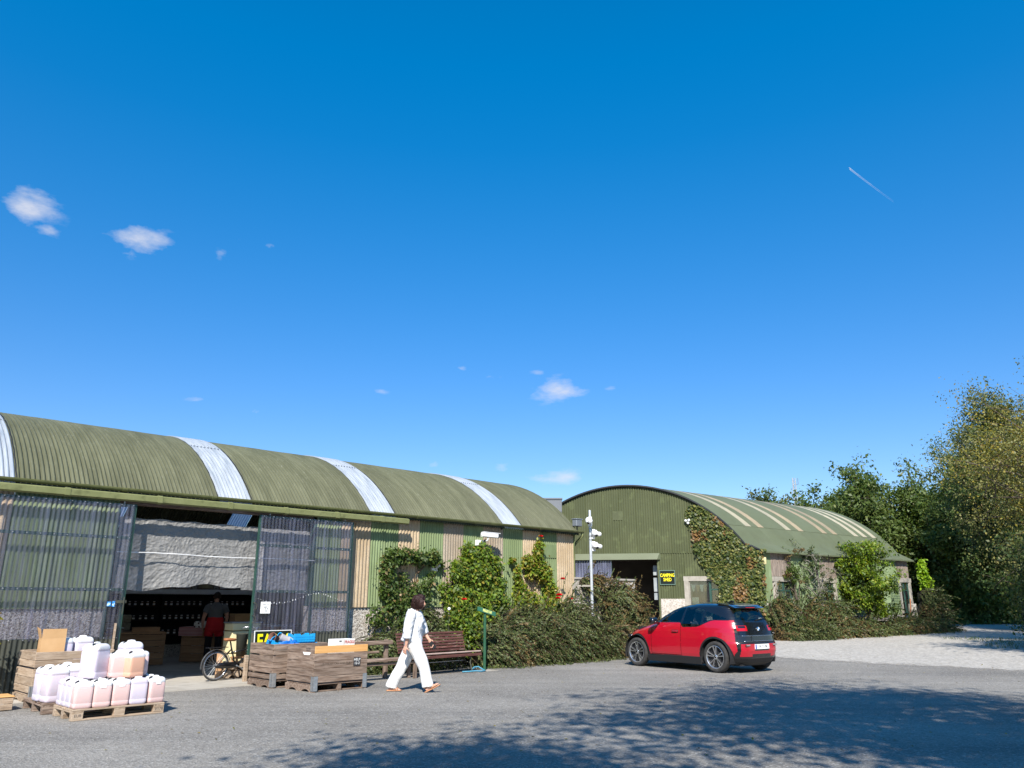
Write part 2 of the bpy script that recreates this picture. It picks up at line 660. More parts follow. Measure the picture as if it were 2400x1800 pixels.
M['dark'] = mat('dark', (.012, .012, .012), rough=.9)
M['door_green'] = mat('door_green', (.018, .055, .042), (.03, .075, .058), 8, .5, .1, 60)
M['kick'] = mat('kick', (.035, .04, .034), (.075, .075, .055), 2.5, .55, .15, 50, stretch=(1, 1, .3))
M['steel'] = mat('steel', (.32, .34, .36), (.45, .47, .48), 14, .45, metal=.7, spec=.5)
M['white_paint'] = mat('white_paint', (.78, .78, .77), (.7, .7, .68), 5, .4)
M['white_plastic'] = mat('white_plastic', (.80, .80, .79), rough=.35, spec=.5)
M['paper'] = mat('paper', (.82, .82, .80), rough=.9)
M['ink'] = mat('ink', (.03, .03, .035), rough=.8)
M['black_plastic'] = mat('black_plastic', (.014, .014, .015), rough=.45)
M['old_wood'] = mat('old_wood', (.135, .088, .062), (.31, .235, .185), 2.2, .85, .5, 30, stretch=(1.2, 12, 12), c3=(.06, .045, .035), c3scale=3.2, c3amt=.65, c3lo=.55, c3hi=.68, obj_rand=.16)
M['pale_wood'] = mat('pale_wood', (.30, .215, .145), (.46, .36, .265), 2.2, .85, .5, 30, stretch=(1.2, 12, 12), c3=(.13, .085, .055), c3scale=3.2, c3amt=.55, c3lo=.55, c3hi=.68, obj_rand=.14)
M['new_pine'] = mat('new_pine', (.60, .31, .105), (.68, .39, .15), 2.0, .6, .15, 30, stretch=(1.2, 12, 12), obj_rand=.05)
M['counter_wood'] = mat('counter_wood', (.33, .17, .08), (.45, .26, .14), 2.0, .75, .2, 30, stretch=(1.2, 12, 12), obj_rand=.15)
M['cardboard'] = mat('cardboard', (.50, .30, .14), (.56, .35, .175), 3, .85)
M['glass'] = None
# ------------------------------------------------------------------ the ground
def sheet(name, poly_x, poly_y, lift, mat_, fn=None):
    pass


def terrain_grid(name, x0, x1, y0, y1, nx, ny, lift, mat_, keep=None):
    vsx, fs = [], []
    for j in range(ny + 1):
        for i in range(nx + 1):
            x, y = x0 + (x1 - x0) * i / nx, y0 + (y1 - y0) * j / ny
            vsx.append((x, y, gz(x, y) + lift))
    for j in range(ny):
        for i in range(nx):
            if keep is None or keep(x0 + (x1 - x0) * (i + .5) / nx, y0 + (y1 - y0) * (j + .5) / ny):
                fs.append((j * (nx + 1) + i, j * (nx + 1) + i + 1, (j + 1) * (nx + 1) + i + 1, (j + 1) * (nx + 1) + i))
    me = bpy.data.meshes.new(name)
    me.from_pydata(vsx, [], fs)
    me.update()
    me.polygons.foreach_set('use_smooth', [True] * len(me.polygons))
    return tag(obj(name, me, mat_), kind='structure')


def strip_sheet(name, rows, lift, mat_):
    """rows: (y, x_left, x_right); an irregular sheet that follows the terrain"""
    vsx, fs = [], []
    n = 24
    for y, xl, xr in rows:
        for i in range(n + 1):
            x = xl + (xr - xl) * i / n
            vsx.append((x, y, gz(x, y) + lift))
    for j in range(len(rows) - 1):
        for i in range(n):
            fs.append((j * (n + 1) + i, j * (n + 1) + i + 1, (j + 1) * (n + 1) + i + 1, (j + 1) * (n + 1) + i))
    me = bpy.data.meshes.new(name)
    me.from_pydata(vsx, [], fs)
    me.polygons.foreach_set('use_smooth', [True] * len(me.polygons))
    me.update()
    return tag(obj(name, me, mat_), kind='structure')


# earth sheet out to the horizon (coarse) with the yard on top
big = []
ground_me = MB()
xs = [-4000, -400, -120, -60, -30, -10, 0, 10, 20, 30, 45, 60, 90, 140, 400, 4000]
ys = [-4000, -300, -60, -20, 0, 10, 20, 24, 28, 33, 40, 50, 60, 75, 100, 160, 400, 4000]
gv = [(x, y, gz(x, min(y, 120.0)) - .012) for y in ys for x in xs]
nx_ = len(xs)
gf = [(j * nx_ + i, j * nx_ + i + 1, (j + 1) * nx_ + i + 1, (j + 1) * nx_ + i) for j in range(len(ys) - 1) for i in range(nx_ - 1)]
ground_me.add(gv, gf)
tag(ground_me.build('ground', M['soil'], None, True), kind='structure')


def wob(t, amp, seed):
    return amp * mnoise.noise(Vector((t * .6, seed, 0))) + amp * .4 * mnoise.noise(Vector((t * 2.1, seed, 5)))


rows = []
for j in range(0, 121):
    y = -22 + j * 0.4
    rows.append((y, -26, 34))
strip_sheet('asphalt_yard', rows, 0.0, M['asphalt'])


def gravel_edge(x):
    # front edge of the gravel (distance from the camera) at sideways position x
    return 26.5 - 1.02 * max(0, x - 4.0) + wob(x, .5, 3.1)


# gravel: wedge to the right and to the back; thins out into loose stones over the asphalt
gvv, gff, gfade = [], [], []
nxg, nyg = 90, 70
for i in range(nxg + 1):
    x = 3.0 + 60.0 * (i / nxg) ** 1.35
    yf = max(gravel_edge(x), 12.4 + wob(x, .4, 8.0)) - 3.4
    yb = 66.0
    for j in range(nyg + 1):
        y = yf + (yb - yf) * (j / nyg) ** 1.6
        gvv.append((x, y, gz(x, y) + .006))
        gfade.append(min(1.0, (y - yf) / 6.8))
for i in range(nxg):
    for j in range(nyg):
        a_ = i * (nyg + 1) + j
        gff.append((a_, a_ + nyg + 1, a_ + nyg + 2, a_ + 1))
me = bpy.data.meshes.new('gravel_lot')
me.from_pydata(gvv, [], gff)
me.polygons.foreach_set('use_smooth', [True] * len(me.polygons))
at = me.attributes.new('cover', 'FLOAT', 'POINT')
at.data.foreach_set('value', gfade)
me.update()
gm = M['gravel']
N, L = gm.node_tree.nodes, gm.node_tree.links
an = N.new('ShaderNodeAttribute')
an.attribute_name = 'cover'
no = N.new('ShaderNodeTexNoise')
no.inputs['Scale'].default_value = 2.2
no.inputs['Detail'].default_value = 9
no.inputs['Roughness'].default_value = .85
tc = N.new('ShaderNodeTexCoord')
L.new(tc.outputs['Object'], no.inputs['Vector'])
sb = N.new('ShaderNodeMath')
sb.operation = 'ADD'
L.new(an.outputs['Fac'], sb.inputs[0])
L.new(no.outputs['Fac'], sb.inputs[1])
mr = N.new('ShaderNodeMapRange')
mr.inputs['From Min'].default_value = .90
mr.inputs['From Max'].default_value = 1.08
L.new(sb.outputs[0], mr.inputs['Value'])
tr_ = N.new('ShaderNodeBsdfTransparent')
mx = N.new('ShaderNodeMixShader')
L.new(mr.outputs[0], mx.inputs[0])
L.new(tr_.outputs[0], mx.inputs[1])
L.new(N['Principled BSDF'].outputs[0], mx.inputs[2])
L.new(mx.outputs[0], N['Material Output'].inputs['Surface'])
tag(obj('gravel_lot', me, gm), kind='structure')
# concrete floor of the near shed running out to a short apron
fl = MB()
fl.box(-7.2, 9.9, .06, 8.1, -.05, .012)
fl.box(-7.2, .15, -1.07, .06, -.05, .012)
o = fl.build('concrete_floor', M['concrete'], None, loc=A(0, 0), rot=(0, 0, FROT))
tag(o, kind='structure')
# ------------------------------------------------------------------ near shed (barrel roof)
def rooflight_mat():
    m, nt, N, L, b = new_mat('rooflight')
    b.inputs['Base Color'].default_value = (.70, .74, .78, 1)
    b.inputs['Roughness'].default_value = .28
    b.inputs['Specular IOR Level'].default_value = .6
    tc = N.new('ShaderNodeTexCoord')
    mp = N.new('ShaderNodeMapping')
    mp.inputs['Scale'].default_value = (9, .6, .6)
    no = N.new('ShaderNodeTexNoise')
    no.inputs['Scale'].default_value = 2.5
    no.inputs['Detail'].default_value = 6
    L.new(tc.outputs['Object'], mp.inputs[0])
    L.new(mp.outputs[0], no.inputs['Vector'])
    rp = N.new('ShaderNodeValToRGB')
    rp.color_ramp.elements[0].position = .3
    rp.color_ramp.elements[0].color = (.36, .41, .46, 1)
    rp.color_ramp.elements[1].position = .62
    rp.color_ramp.elements[1].color = (.62, .66, .70, 1)
    L.new(no.outputs['Fac'], rp.inputs[0])
    L.new(rp.outputs[0], b.inputs['Base Color'])
    t = N.new('ShaderNodeBsdfTranslucent')
    t.inputs['Color'].default_value = (.58, .68, .80, 1)
    mx = N.new('ShaderNodeMixShader')
    mx.inputs[0].default_value = .42
    L.new(b.outputs[0], mx.inputs[1])
    L.new(t.outputs[0], mx.inputs[2])
    L.new(mx.outputs[0], N['Material Output'].inputs['Surface'])
    return m


M['rooflight'] = rooflight_mat()
RC, RZ0, RR = 4.05, -.19, 5.59            # roof arc: centre (y, z) and radius
RHALF = math.asin(4.2 / 5.59)
SHEET_W = 0.7122
PITCH = SHEET_W / 9


def arc_sheet_mesh(width, waves, t0, t1, seg, lift=0.0, amp=.023):
    def fn(a_, b_):
        x = width * a_
        th = t0 + (t1 - t0) * b_
        r = RR + lift + amp * corr(waves * a_)
        return (x, RC + r * math.sin(th), RZ0 + r * math.cos(th))
    return MB().grid(fn, waves * 8, seg)


barn = thing('barrel_roof_shed', 'long near shed with olive corrugated barrel roof and striped green and tan wall', 'shed', A(0, 0), FROT)
X0, X1 = -7.45, 10.12
# roof: one curved sheet per 0.71 m; some are clear rooflights
roof = MB()
for xx in (-7.3, -5.2, -.9, 2.8, 7.1, 10.0):       # steel ribs under the sheets
    pts = [(xx, RC + (RR - .08) * math.sin(t), RZ0 + (RR - .08) * math.cos(t)) for t in np.linspace(-RHALF, RHALF, 17)]
    roof.tube(pts, .035, 6)
roof_o = roof.build('roof', M['kick'], barn)
sheet_me = arc_sheet_mesh(SHEET_W, 9, -RHALF - .012, RHALF + .012, 30).mesh('roof_sheet', True)
sheet_me.materials.append(M['roof_green'])
light_top = arc_sheet_mesh(SHEET_W, 9, -RHALF * .52, RHALF + .012, 22, .010).mesh('rooflight', True)
light_low = arc_sheet_mesh(SHEET_W, 9, -RHALF - .012, -RHALF * .50, 12, .004).mesh('rooflight', True)
for q in (light_top, light_low):
    q.materials.append(M['rooflight'])
lights_at = [-5.21, -.885, 2.80, 7.12]
flash = MB()
for k in range(9):
    pass
xs_ = []
spans = [(X0, lights_at[0])] + [(lights_at[i] + SHEET_W, lights_at[i + 1]) for i in range(3)] + [(lights_at[3] + SHEET_W, X1 + .06)]
for xa, xb in spans:
    n_ = max(1, round((xb - xa) / SHEET_W))
    w_ = (xb - xa) / n_
    for k in range(n_):
        o = obj('roof_sheet', sheet_me, M['roof_green'], roof_o, (xa + k * w_, 0, .003 * (k % 2)))
        o.scale = (w_ / SHEET_W * 1.01, 1, 1)
for xl in lights_at:
    obj('rooflight', light_top, M['rooflight'], roof_o, (xl, 0, .012))
    obj('rooflight', light_low, M['rooflight'], roof_o, (xl, 0, .012))
    for e, sgn in ((xl - .015, -1), (xl + SHEET_W + .015, 1)):     # dark sealing strip along both edges of each rooflight
        pts = [(e + .006 * math.sin(i * 2.3), RC + (RR + .014) * math.sin(t), RZ0 + (RR + .014) * math.cos(t)) for i, t in enumerate(np.linspace(-RHALF, RHALF * .3, 40))]
        MB().tube(pts, .011, 5).build('sealing_strip', M['black_plastic'], roof_o)
    zl = -RHALF * .51
    MB().tube([(xl + SHEET_W * i / 27, RC + (RR + .03 + .012 * math.cos(2 * math.pi * i / 3)) * math.sin(zl), RZ0 + (RR + .03 + .012 * math.cos(2 * math.pi * i / 3)) * math.cos(zl)) for i in range(28)], .008, 4).build('lap_joint', M['black_plastic'], roof_o)
# verge trim at the right end
pts = [(X1 + .07, RC + (RR + .005) * math.sin(t), RZ0 + (RR + .005) * math.cos(t)) for t in np.linspace(-RHALF, RHALF, 33)]
MB().tube(pts, .022, 6).build('verge_trim', M['roof_green'], roof_o)

M['gutter_green'] = mat('gutter_green', (.105, .115, .045), (.15, .16, .065), 3.5, .6, .1, 60, c3=(.06, .065, .03), c3scale=8, c3amt=.6, c3lo=.55, c3hi=.75)
# gutter: half-round channel under the eave, in lengths with joint collars
gx = [-7.5, -4.9, -2.75, -1.05, .95, 2.15, 4.1, 6.0, 8.45, 10.30]
for i in range(len(gx) - 1):
    def gfn(a_, b_, p=gx[i], q=gx[i + 1] - .004):
        th = math.pi * (1.0 + b_)
        return (p + (q - p) * a_, -.235 + .066 * math.cos(th), 3.565 + .066 * math.sin(th))
    g_ = MB().grid(gfn, 1, 10)
    def gfn2(a_, b_, p=gx[i], q=gx[i + 1] - .004):
        th = math.pi * (1.0 + b_)
        return (p + (q - p) * a_, -.235 + .058 * math.cos(th), 3.565 + .058 * math.sin(th))
    g_.grid(gfn2, 1, 10)
    g_.build('gutter', M['gutter_green'], barn, True)
    if i:
        pts = [(gx[i], -.235 + .072 * math.cos(t), 3.565 + .072 * math.sin(t)) for t in np.linspace(math.pi, 2 * math.pi, 9)]
        cb = MB()
        for a_, b_ in zip(pts[:-1], pts[1:]):
            cb.bar((a_[0], a_[1], a_[2]), b_, .09, .010, up=(0, (a_[1] + b_[1]) / 2 + .235, (a_[2] + b_[2]) / 2 - 3.565))
        cb.build('gutter_joint', M['gutter_green'], barn)
MB().tube([(10.26, -.235, 3.53), (10.30, -.20, 3.42), (10.26, -.02, 3.26), (10.2, .06, 3.12), (10.2, .06, .2)], .042, 8).build('downpipe', M['trim_green'], barn, True)
# sliding-door track cover with its joint clips
tx = [-7.4, -5.35, -3.72, -2.12, -.72, .52, 1.78, 3.0, 3.76]
for i in range(len(tx) - 1):
    pr = [(-.36, 3.345), (-.30, 3.32), (-.275, 3.345), (-.275, 3.44), (-.30, 3.465), (-.37, 3.44)]
    MB().prism(pr, tx[i] + .002, tx[i + 1] - .002, 'yz').build('track_cover', M['trim_green'], barn)
    if 0 < i:
        pr2 = [(-.368, 3.337), (-.30, 3.31), (-.265, 3.337), (-.265, 3.45), (-.30, 3.476), (-.38, 3.448)]
        MB().prism(pr2, tx[i] - .045, tx[i] + .045, 'yz').build('track_clip', M['trim_green'], barn)

# walls: block plinth, sheeting above
PLZ = 1.43
OL, OR = -2.70, 1.40                       # door opening
pl = MB()
pl.box(X0, OL, .0, .22, -.1, PLZ)
pl.box(OR, X1, .0, .22, -.1, PLZ)
pl.box(X1 - .2, X1, .22, 8.1, -.1, PLZ)
pl.box(X0, X1, 7.9, 8.1, -.1, 3.5)
pl.box(X0, X0 + .2, .22, 7.9, -.1, 3.4)
pl.build('plinth_wall', M['pebbledash'], barn)


def wall_sheet(x0, x1, m_, z0=PLZ - .03, z1=3.5, y=-.03, amp=.016, pitch=.083, name='wall_sheet', parent=None):
    n_ = max(1, round((x1 - x0) / pitch))
    def fn(a_, b_):
        return (x0 + (x1 - x0) * a_, y - amp * corr(n_ * a_), z0 + (z1 - z0) * b_)
    return MB().grid(fn, n_ * 8, 1).build(name, m_, parent or barn, True)


bounds = [(-7.4, -6.7, 't'), (-6.7, -5.9, 'g'), (-5.9, -5.15, 't'), (-5.15, -4.45, 't'), (-4.45, -3.55, 'g'), (-3.55, -2.72, 'g'),
          (1.45, 2.10, 'g'), (2.10, 2.90, 't'), (2.90, 3.70, 'g'), (3.70, 4.34, 't'), (4.34, 5.10, 'g'), (5.10, 5.77, 'h'), (5.77, 6.47, 'g'),
          (6.47, 7.20, 'h'), (7.20, 7.96, 'g'), (7.96, 8.65, 't'), (8.65, 9.36, 'g'), (9.36, 10.10, 't')]
for i, (a_, b_, k) in enumerate(bounds):
    wall_sheet(a_, b_, {'t': M['wall_tan'], 'h': M['wall_grey_tan'], 'g': M['wall_green']}[k], y=-.03 - .006 * (i % 2), pitch=.075 if k == 'g' else .088)
MB().box(8.70, 9.30, -.055, -.05, 2.75, 3.12).build('patch_panel', M['wall_green'], barn)
# end wall above the plinth (right end), mostly hidden
ew = MB()
ev = [(X1 - .05, .1, PLZ), (X1 - .05, 8.0, PLZ)] + [(X1 - .05, RC + (RR - .03) * math.sin(t), RZ0 + (RR - .03) * math.cos(t)) for t in np.linspace(RHALF, -RHALF, 25)]
ew.add(ev, [tuple(range(len(ev)))])
ew.add([(X0 + .05, p[1], p[2]) for p in ev], [tuple(range(len(ev)))])
ew.build('end_wall', M['wall_green'], barn)
# side walls added inside to keep the shop dim, and the lintel
ln = MB()
ln.box(-4.6, -4.5, .25, 7.9, 0, 3.4)
ln.box(3.9, 4.0, .25, 7.9, 0, 3.4)
ln.build('dimming_wall', mat('dimming_wall', (.30, .29, .27), (.38, .37, .35), 2, .9), barn)
lt = MB()
lt.box(OL, OR, .02, .14, 3.30, 3.49)
lt.build('lintel_beam', M['old_wood'], barn)
for xa in (OL - .06, OR + .002):
    pbox('door_jamb', M['door_green'], barn, xa, xa + .058, -.04, .2, .0, 3.3)

# ------------------------------------------------------------------ sliding doors of clear corrugated sheet
M['clear'] = clear_sheet_mat('clear_pvc', (.92, .92, .98), .10, .075, .2, (.34, .34, .50))  # blue in the haze colour paints a veil of reflected sky
M['clear_lap'] = clear_sheet_mat('clear_pvc_lap', (.62, .62, .74), .2, .2, .12, (.55, .55, .62))


def sliding_door(x0, x1, label, lap):
    d = thing('sliding_door', label, 'door', A(x0, -.25), FROT, 'clear sliding doors of the near shed')
    w = x1 - x0
    n_ = 3
    sw = w / n_
    for k in range(n_):
        a_, b_ = k * sw, (k + 1) * sw + (lap if k < n_ - 1 else 0)
        nw = round((b_ - a_) / .078)
        def fn(s_, t_):
            return (a_ + (b_ - a_) * s_, -.028 - .005 * k + .012 * math.cos(2 * math.pi * nw * s_), .88 + (3.27 - .88) * t_)
        MB().grid(fn, nw * 6, 1).build('clear_sheet', M['clear'], d, True)
    nw = round(w / .078)
    def fk(s_, t_):
        return (w * s_, -.034 + .012 * math.cos(2 * math.pi * nw * s_), .05 + .86 * t_)
    MB().grid(fk, nw * 6, 1).build('kick_sheet', M['kick'], d, True)
    for xa in (-.03, w - .03):
        MB().box(xa, xa + .06, -.012, .04, .03, 3.28).build('stile', M['door_green'], d, bevel=.004)
    for za in (.06, .86, 1.70, 2.63, 3.22):
        MB().box(.03, w - .03, -.005, .035, za, za + .055).build('rail', M['door_green'], d)
    bl = MB()
    for za in (.9, 1.73, 2.655, 3.25):
        for q in range(11):
            bx_ = .05 + q * (w - .1) / 10
            bl.lathe([(.011, 0), (.008, .008)], 6, Matrix.Translation((bx_, -.052, za)) @ Matrix.Rotation(RAD(90), 4, 'X'))
    bl.build('bolts', M['steel'], d)
    for xa in (.2, w - .2):
        MB().lathe([(.014, 0), (.014, .05), (.002, .085)], 8, Matrix.Translation((xa, 0, 3.28))).build('hanger_pin', M['steel'], d)
    return d


dl = sliding_door(-4.70, -2.52, 'clear corrugated sliding door left of the tarpaulin, behind the juice jugs', .05)
h = MB()
h.bar((2.05, -.05, 1.52), (2.22, -.05, 1.52), .03, .05)
h.tube([(2.17, -.07, 1.60), (2.17, -.09, 1.52), (2.17, -.07, 1.30)], .01, 6)
h.build('latch', M['kick'], dl)
st = MB()
st.box(1.90, 1.965, -.058, -.055, 1.44, 1.52)
st.box(1.985, 2.03, -.058, -.055, 1.43, 1.53)
st.build('sticker', mat('sticker_blue', (.02, .23, .62), (.5, .7, .9), 14, .5, lo=.48, hi=.55), dl)
MB().box(2.07, 2.10, -.09, -.055, .02, 1.15).build('prop_stick', M['pale_wood'], dl)
dr = sliding_door(.0, 2.24, 'clear corrugated sliding door right of the tarpaulin with a paper notice', .06)
MB().box(.13, .345, -.062, -.058, 1.29, 1.52).build('paper_notice', M['paper'], dr)
FM = face_matrix((.24, -.0625, 1.45), (1, 0, 0), (0, 0, 1))
text('notice_lettering', 'Please use\ndoor', .036, M['ink'], dr, FM, .0003)
MB().tube([(.2, -.063, 1.405), (.28, -.063, 1.40)], .004, 4).tube([(.235, -.063, 1.41), (.24, -.063, 1.33), (.262, -.063, 1.32), (.285, -.063, 1.40)], .004, 4).build('notice_scribble', M['ink'], dr)
h = MB()
for za in (1.25, 1.5):
    h.tube([(-.02, -.02, za), (-.02, -.07, za + .01), (.03, -.09, za - .03), (.03, -.09, za - .12), (-.02, -.05, za - .14)], .008, 6)
h.build('latch', M['kick'], dr)
# strings of fairy lights and tie wire seen on the right door
fb = MB()
for i in range(34):
    fb.box(.06 + i * .06 - .004, .06 + i * .06 + .004, -.066, -.06, 1.585 - .1 * math.sin(i / 33 * math.pi * 2.2) + rnd.uniform(-.02, .02), 1.593 - .1 * math.sin(i / 33 * math.pi * 2.2) + rnd.uniform(-.02, .02) + .006)
tag(fb.build('fairy_lights', M['white_plastic'], dr), kind='stuff')

# ------------------------------------------------------------------ crumpled tarpaulin hung across the opening
def tarp_fn(a_, b_):
    x = OL + .04 + (OR - OL - .08) * a_
    zt = 3.07 - .04 * a_ + .012 * math.sin(a_ * 40)
    zb = 1.70 + .10 * math.sin(a_ * 2.6 + .25) ** 2 * (1 if a_ < .62 else .4) + .02 * math.sin(a_ * 31) + .05 * math.exp(-((a_ - .42) / .12) ** 2)
    z = zb + (zt - zb) * b_
    y = .0
    wx = x + .12 * mnoise.noise(Vector((x * 2, z * 2, 3)))
    wz = z + .12 * mnoise.noise(Vector((x * 2, z * 2, 9)))
    for fq, am, sd in ((2.2, .003, 1), (4.6, .007, 2), (9.5, .0065, 3), (17, .006, 4)):
        d_, p_ = mnoise.voronoi(Vector((wx * fq, wz * fq, sd * 7.7)))
        y += am * (1.1 * d_[0] - .9 * min(1.0, (d_[1] - d_[0]) * 2.4))
    if b_ < .5:
        y += .05 * math.sin(x * 5.2 + z * 1.4) * (1 - b_ / .5)
    return (x, .16 - y, z)


def tarp_mat():
    m = mat('tarp_grey', (.19, .187, .18), (.225, .221, .213), 3, .5, .25, 30, spec=.45, bdist=.02)
    return m


tp = MB().grid(tarp_fn, 330, 130).build('tarpaulin', tarp_mat(), None, True, loc=A(0, -.07), rot=(0, 0, FROT))
tag(tp, 'crumpled grey tarpaulin hanging across the upper half of the shed doorway', 'tarpaulin')
rp_ = MB().tube([(OL + .02 + (OR - OL) * i / 30, .01 - .02 * math.sin(i * .9), 2.41 + .012 * math.sin(i * .31) - .002 * i * (1 if i < 4 else .3)) for i in range(31)], .0085, 5)
tag(rp_.build('tie_rope', M['white_plastic'], None, loc=A(0, -.07), rot=(0, 0, FROT)), 'white rope tied across the crumpled grey tarpaulin', 'rope')
# ------------------------------------------------------------------ far shed: gable towards the yard, long side running away
KX, KY = 10.305, 32.428
KZ = gz(KX, KY)
GX, GY = math.cos(RAD(10)), -math.sin(RAD(10))       # along the gable (p)
AX, AY = math.sin(RAD(53.05)), math.cos(RAD(53.05))  # along the side (q)


def B(p, q, z):
    return (p * GX + q * AX, p * GY + q * AY, z)


def BW(p, q, z=0.0):
    b = B(p, q, z)
    return Vector((KX + b[0], KY + b[1], b[2]))


ARC_P, ARC_Z, ARC_R = -5.40, .52, 5.84
LEN2 = 12.5


def arch_z(p):
    if p > -.51:
        return 3.87 - (p + .51) / .53 * .27
    if p < -10.29:
        return 3.87 - (-10.29 - p) / .53 * .27
    return ARC_Z + math.sqrt(max(0, ARC_R ** 2 - (p - ARC_P) ** 2))


M['gable_green'] = mat('gable_green', (.066, .076, .033), (.082, .092, .042), .8, .6, .05, 30, c3=(.14, .165, .07), c3scale=3, c3amt=.3, obj_rand=.04)
M['roof2_green'] = mat('roof2_green', (.105, .122, .068), (.122, .14, .082), .8, .6, .04, 30, c3=(.09, .10, .055), c3scale=1.6, c3amt=.4, obj_rand=.05)
M['strip_cream'] = mat('strip_cream', (.40, .36, .25), (.32, .29, .21), 2, .5, obj_rand=.1)
M['strip_peach'] = mat('strip_peach', (.34, .27, .17), (.27, .22, .145), 2, .5, obj_rand=.1)
M['board_brown'] = mat('board_brown', (.16, .125, .10), (.30, .245, .205), 3, .9, .5, 30, stretch=(8, 8, 1), obj_rand=.15)
M['frame_conc'] = mat('frame_concrete', (.28, .255, .215), (.37, .34, .29), 4, .9, .4, 40, c3=(.22, .2, .17), c3scale=18, c3amt=.5)

shed2 = thing('barrel_roof_shed', 'far shed with curved green roof, ivy-covered gable and camping sign', 'shed', (KX, KY, 0), 0)


def b2(fn, nu, nv):
    return MB().grid(lambda a_, b_: B(*fn(a_, b_)), nu, nv)


def pq_box(mb, p0, p1, q0, q1, z0, z1):
    vsx = [B(p0, q0, z0), B(p1, q0, z0), B(p1, q1, z0), B(p0, q1, z0), B(p0, q0, z1), B(p1, q0, z1), B(p1, q1, z1), B(p0, q1, z1)]
    return mb.add(vsx, [(0, 3, 2, 1), (4, 5, 6, 7), (0, 1, 5, 4), (1, 2, 6, 5), (2, 3, 7, 6), (3, 0, 4, 7)])


def gable_sheet(p0, p1, z0, z1=None, q=-.02):
    n_ = max(1, round((p1 - p0) / .104))
    amp = .036
    def fn(a_, b_):
        p = p0 + (p1 - p0) * a_
        zt = arch_z(p) - .02 if z1 is None else z1
        return (p, q - amp * corr(n_ * a_), z0 + (zt - z0) * b_)
    return b2(fn, n_ * 8, 1).build('gable_sheet', M['gable_green'], shed2, True)


k0 = -10.8
while k0 < -.06:
    k1 = min(k0 + .72, -.03)
    gable_sheet(k0, k1, 3.5)
    k0 = k1
for a_, b_, z0, z1 in [(-10.8, -10.1, 0, 3.5), (-10.1, -9.3, 0, 3.5), (-9.3, -8.5, 0, 3.5), (-8.5, -7.8, 0, 3.5), (-4.15, -3.65, 1.66, 3.495), (-3.65, -3.15, 1.66, 3.495), (-3.15, -2.4, 2.55, 3.495),
                       (-2.4, -1.55, 2.55, 3.495), (-1.55, -.8, 1.66, 3.495), (-.8, -.04, 1.66, 3.495)]:
    gable_sheet(a_, b_, z0, z1, q=-.008)
vent = MB()
pq_box(vent, -6.02, -5.57, -.055, -.045, 4.92, 5.30)
vent.build('vent_panel', M['gable_green'], shed2)
# plinth and concrete window surround on the gable
for a_, b_, q_, z_ in ((-4.17, -3.17, -.03, 1.66), (-3.17, -1.55, -.02, .95), (-1.55, -.02, -.03, 1.66), (-10.8, -7.8, -.03, 1.0)):
    pb = MB()
    pq_box(pb, a_, b_, q_, .2, -.3, z_)
    pb.build('plinth_wall', M['pebbledash_far'], shed2)
for nm, a_, b_, z0, z1 in (('lintel', -3.18, -1.5, 2.37, 2.56), ('window_post', -3.16, -2.99, .95, 2.37), ('window_post', -1.68, -1.52, .95, 2.37)):
    m_ = MB()
    pq_box(m_, a_, b_, -.06, .14, z0, z1)
    m_.build(nm, M['frame_conc'], shed2)
wm = MB()
pq_box(wm, -2.20, -2.12, .0, .06, .96, 2.36)
pq_box(wm, -2.12, -1.70, .0, .06, 2.0, 2.06)
pq_box(wm, -2.97, -1.70, .0, .06, .93, .99)
wm.build('window_frame', M['door_green'], shed2)
M['window_glass'] = clear_sheet_mat('window_glass', (.55, .6, .58), .25, .03, .03)
wg = MB()
pq_box(wg, -2.97, -1.70, .025, .03, .96, 2.36)
wg.build('window_pane', M['window_glass'], shed2)
# canopy over the doorway
cb = MB()
for zc, q0, q1 in ((3.27, -.22, -.0), ):
    vsx = [B(-7.9, -.10, 3.51), B(-4.08, -.10, 3.51), B(-4.08, -.26, 3.25), B(-7.9, -.26, 3.25), B(-7.9, .03, 3.51), B(-4.08, .03, 3.51), B(-4.08, .03, 3.25), B(-7.9, .03, 3.25)]
    cb.add(vsx, [(0, 1, 2, 3), (4, 7, 6, 5), (0, 4, 5, 1), (3, 2, 6, 7), (0, 3, 7, 4), (1, 5, 6, 2)])
cb.build('canopy', M['roof2_green'], shed2)
jb = MB()
pq_box(jb, -4.24, -4.15, -.03, .12, 0, 3.25)
jb.build('door_jamb', M['gable_green'], shed2)
# dim interior
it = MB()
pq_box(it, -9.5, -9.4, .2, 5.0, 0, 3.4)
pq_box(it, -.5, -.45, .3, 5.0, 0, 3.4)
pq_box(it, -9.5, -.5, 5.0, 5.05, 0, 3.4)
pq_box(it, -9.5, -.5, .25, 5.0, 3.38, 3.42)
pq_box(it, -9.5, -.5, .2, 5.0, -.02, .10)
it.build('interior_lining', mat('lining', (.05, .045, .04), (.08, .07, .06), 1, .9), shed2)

# roof: lower skirt sheets, upper sheets and pale rooflight strips
def roof_prof(t):
    """t 0 at the right eave .. 1 at the left eave -> (p, z)"""
    if t < .06:
        f = t / .06
        return (.10 - .61 * f, 3.55 + .32 * f)
    if t > .94:
        f = (1 - t) / .06
        return (-10.90 + .61 * f, 3.55 + .32 * f)
    f = (t - .06) / .88
    a0 = math.asin((-.51 - ARC_P) / ARC_R)
    a_ = a0 - 2 * a0 * f
    return (ARC_P + (ARC_R + .02) * math.sin(a_), ARC_Z + (ARC_R + .02) * math.cos(a_))


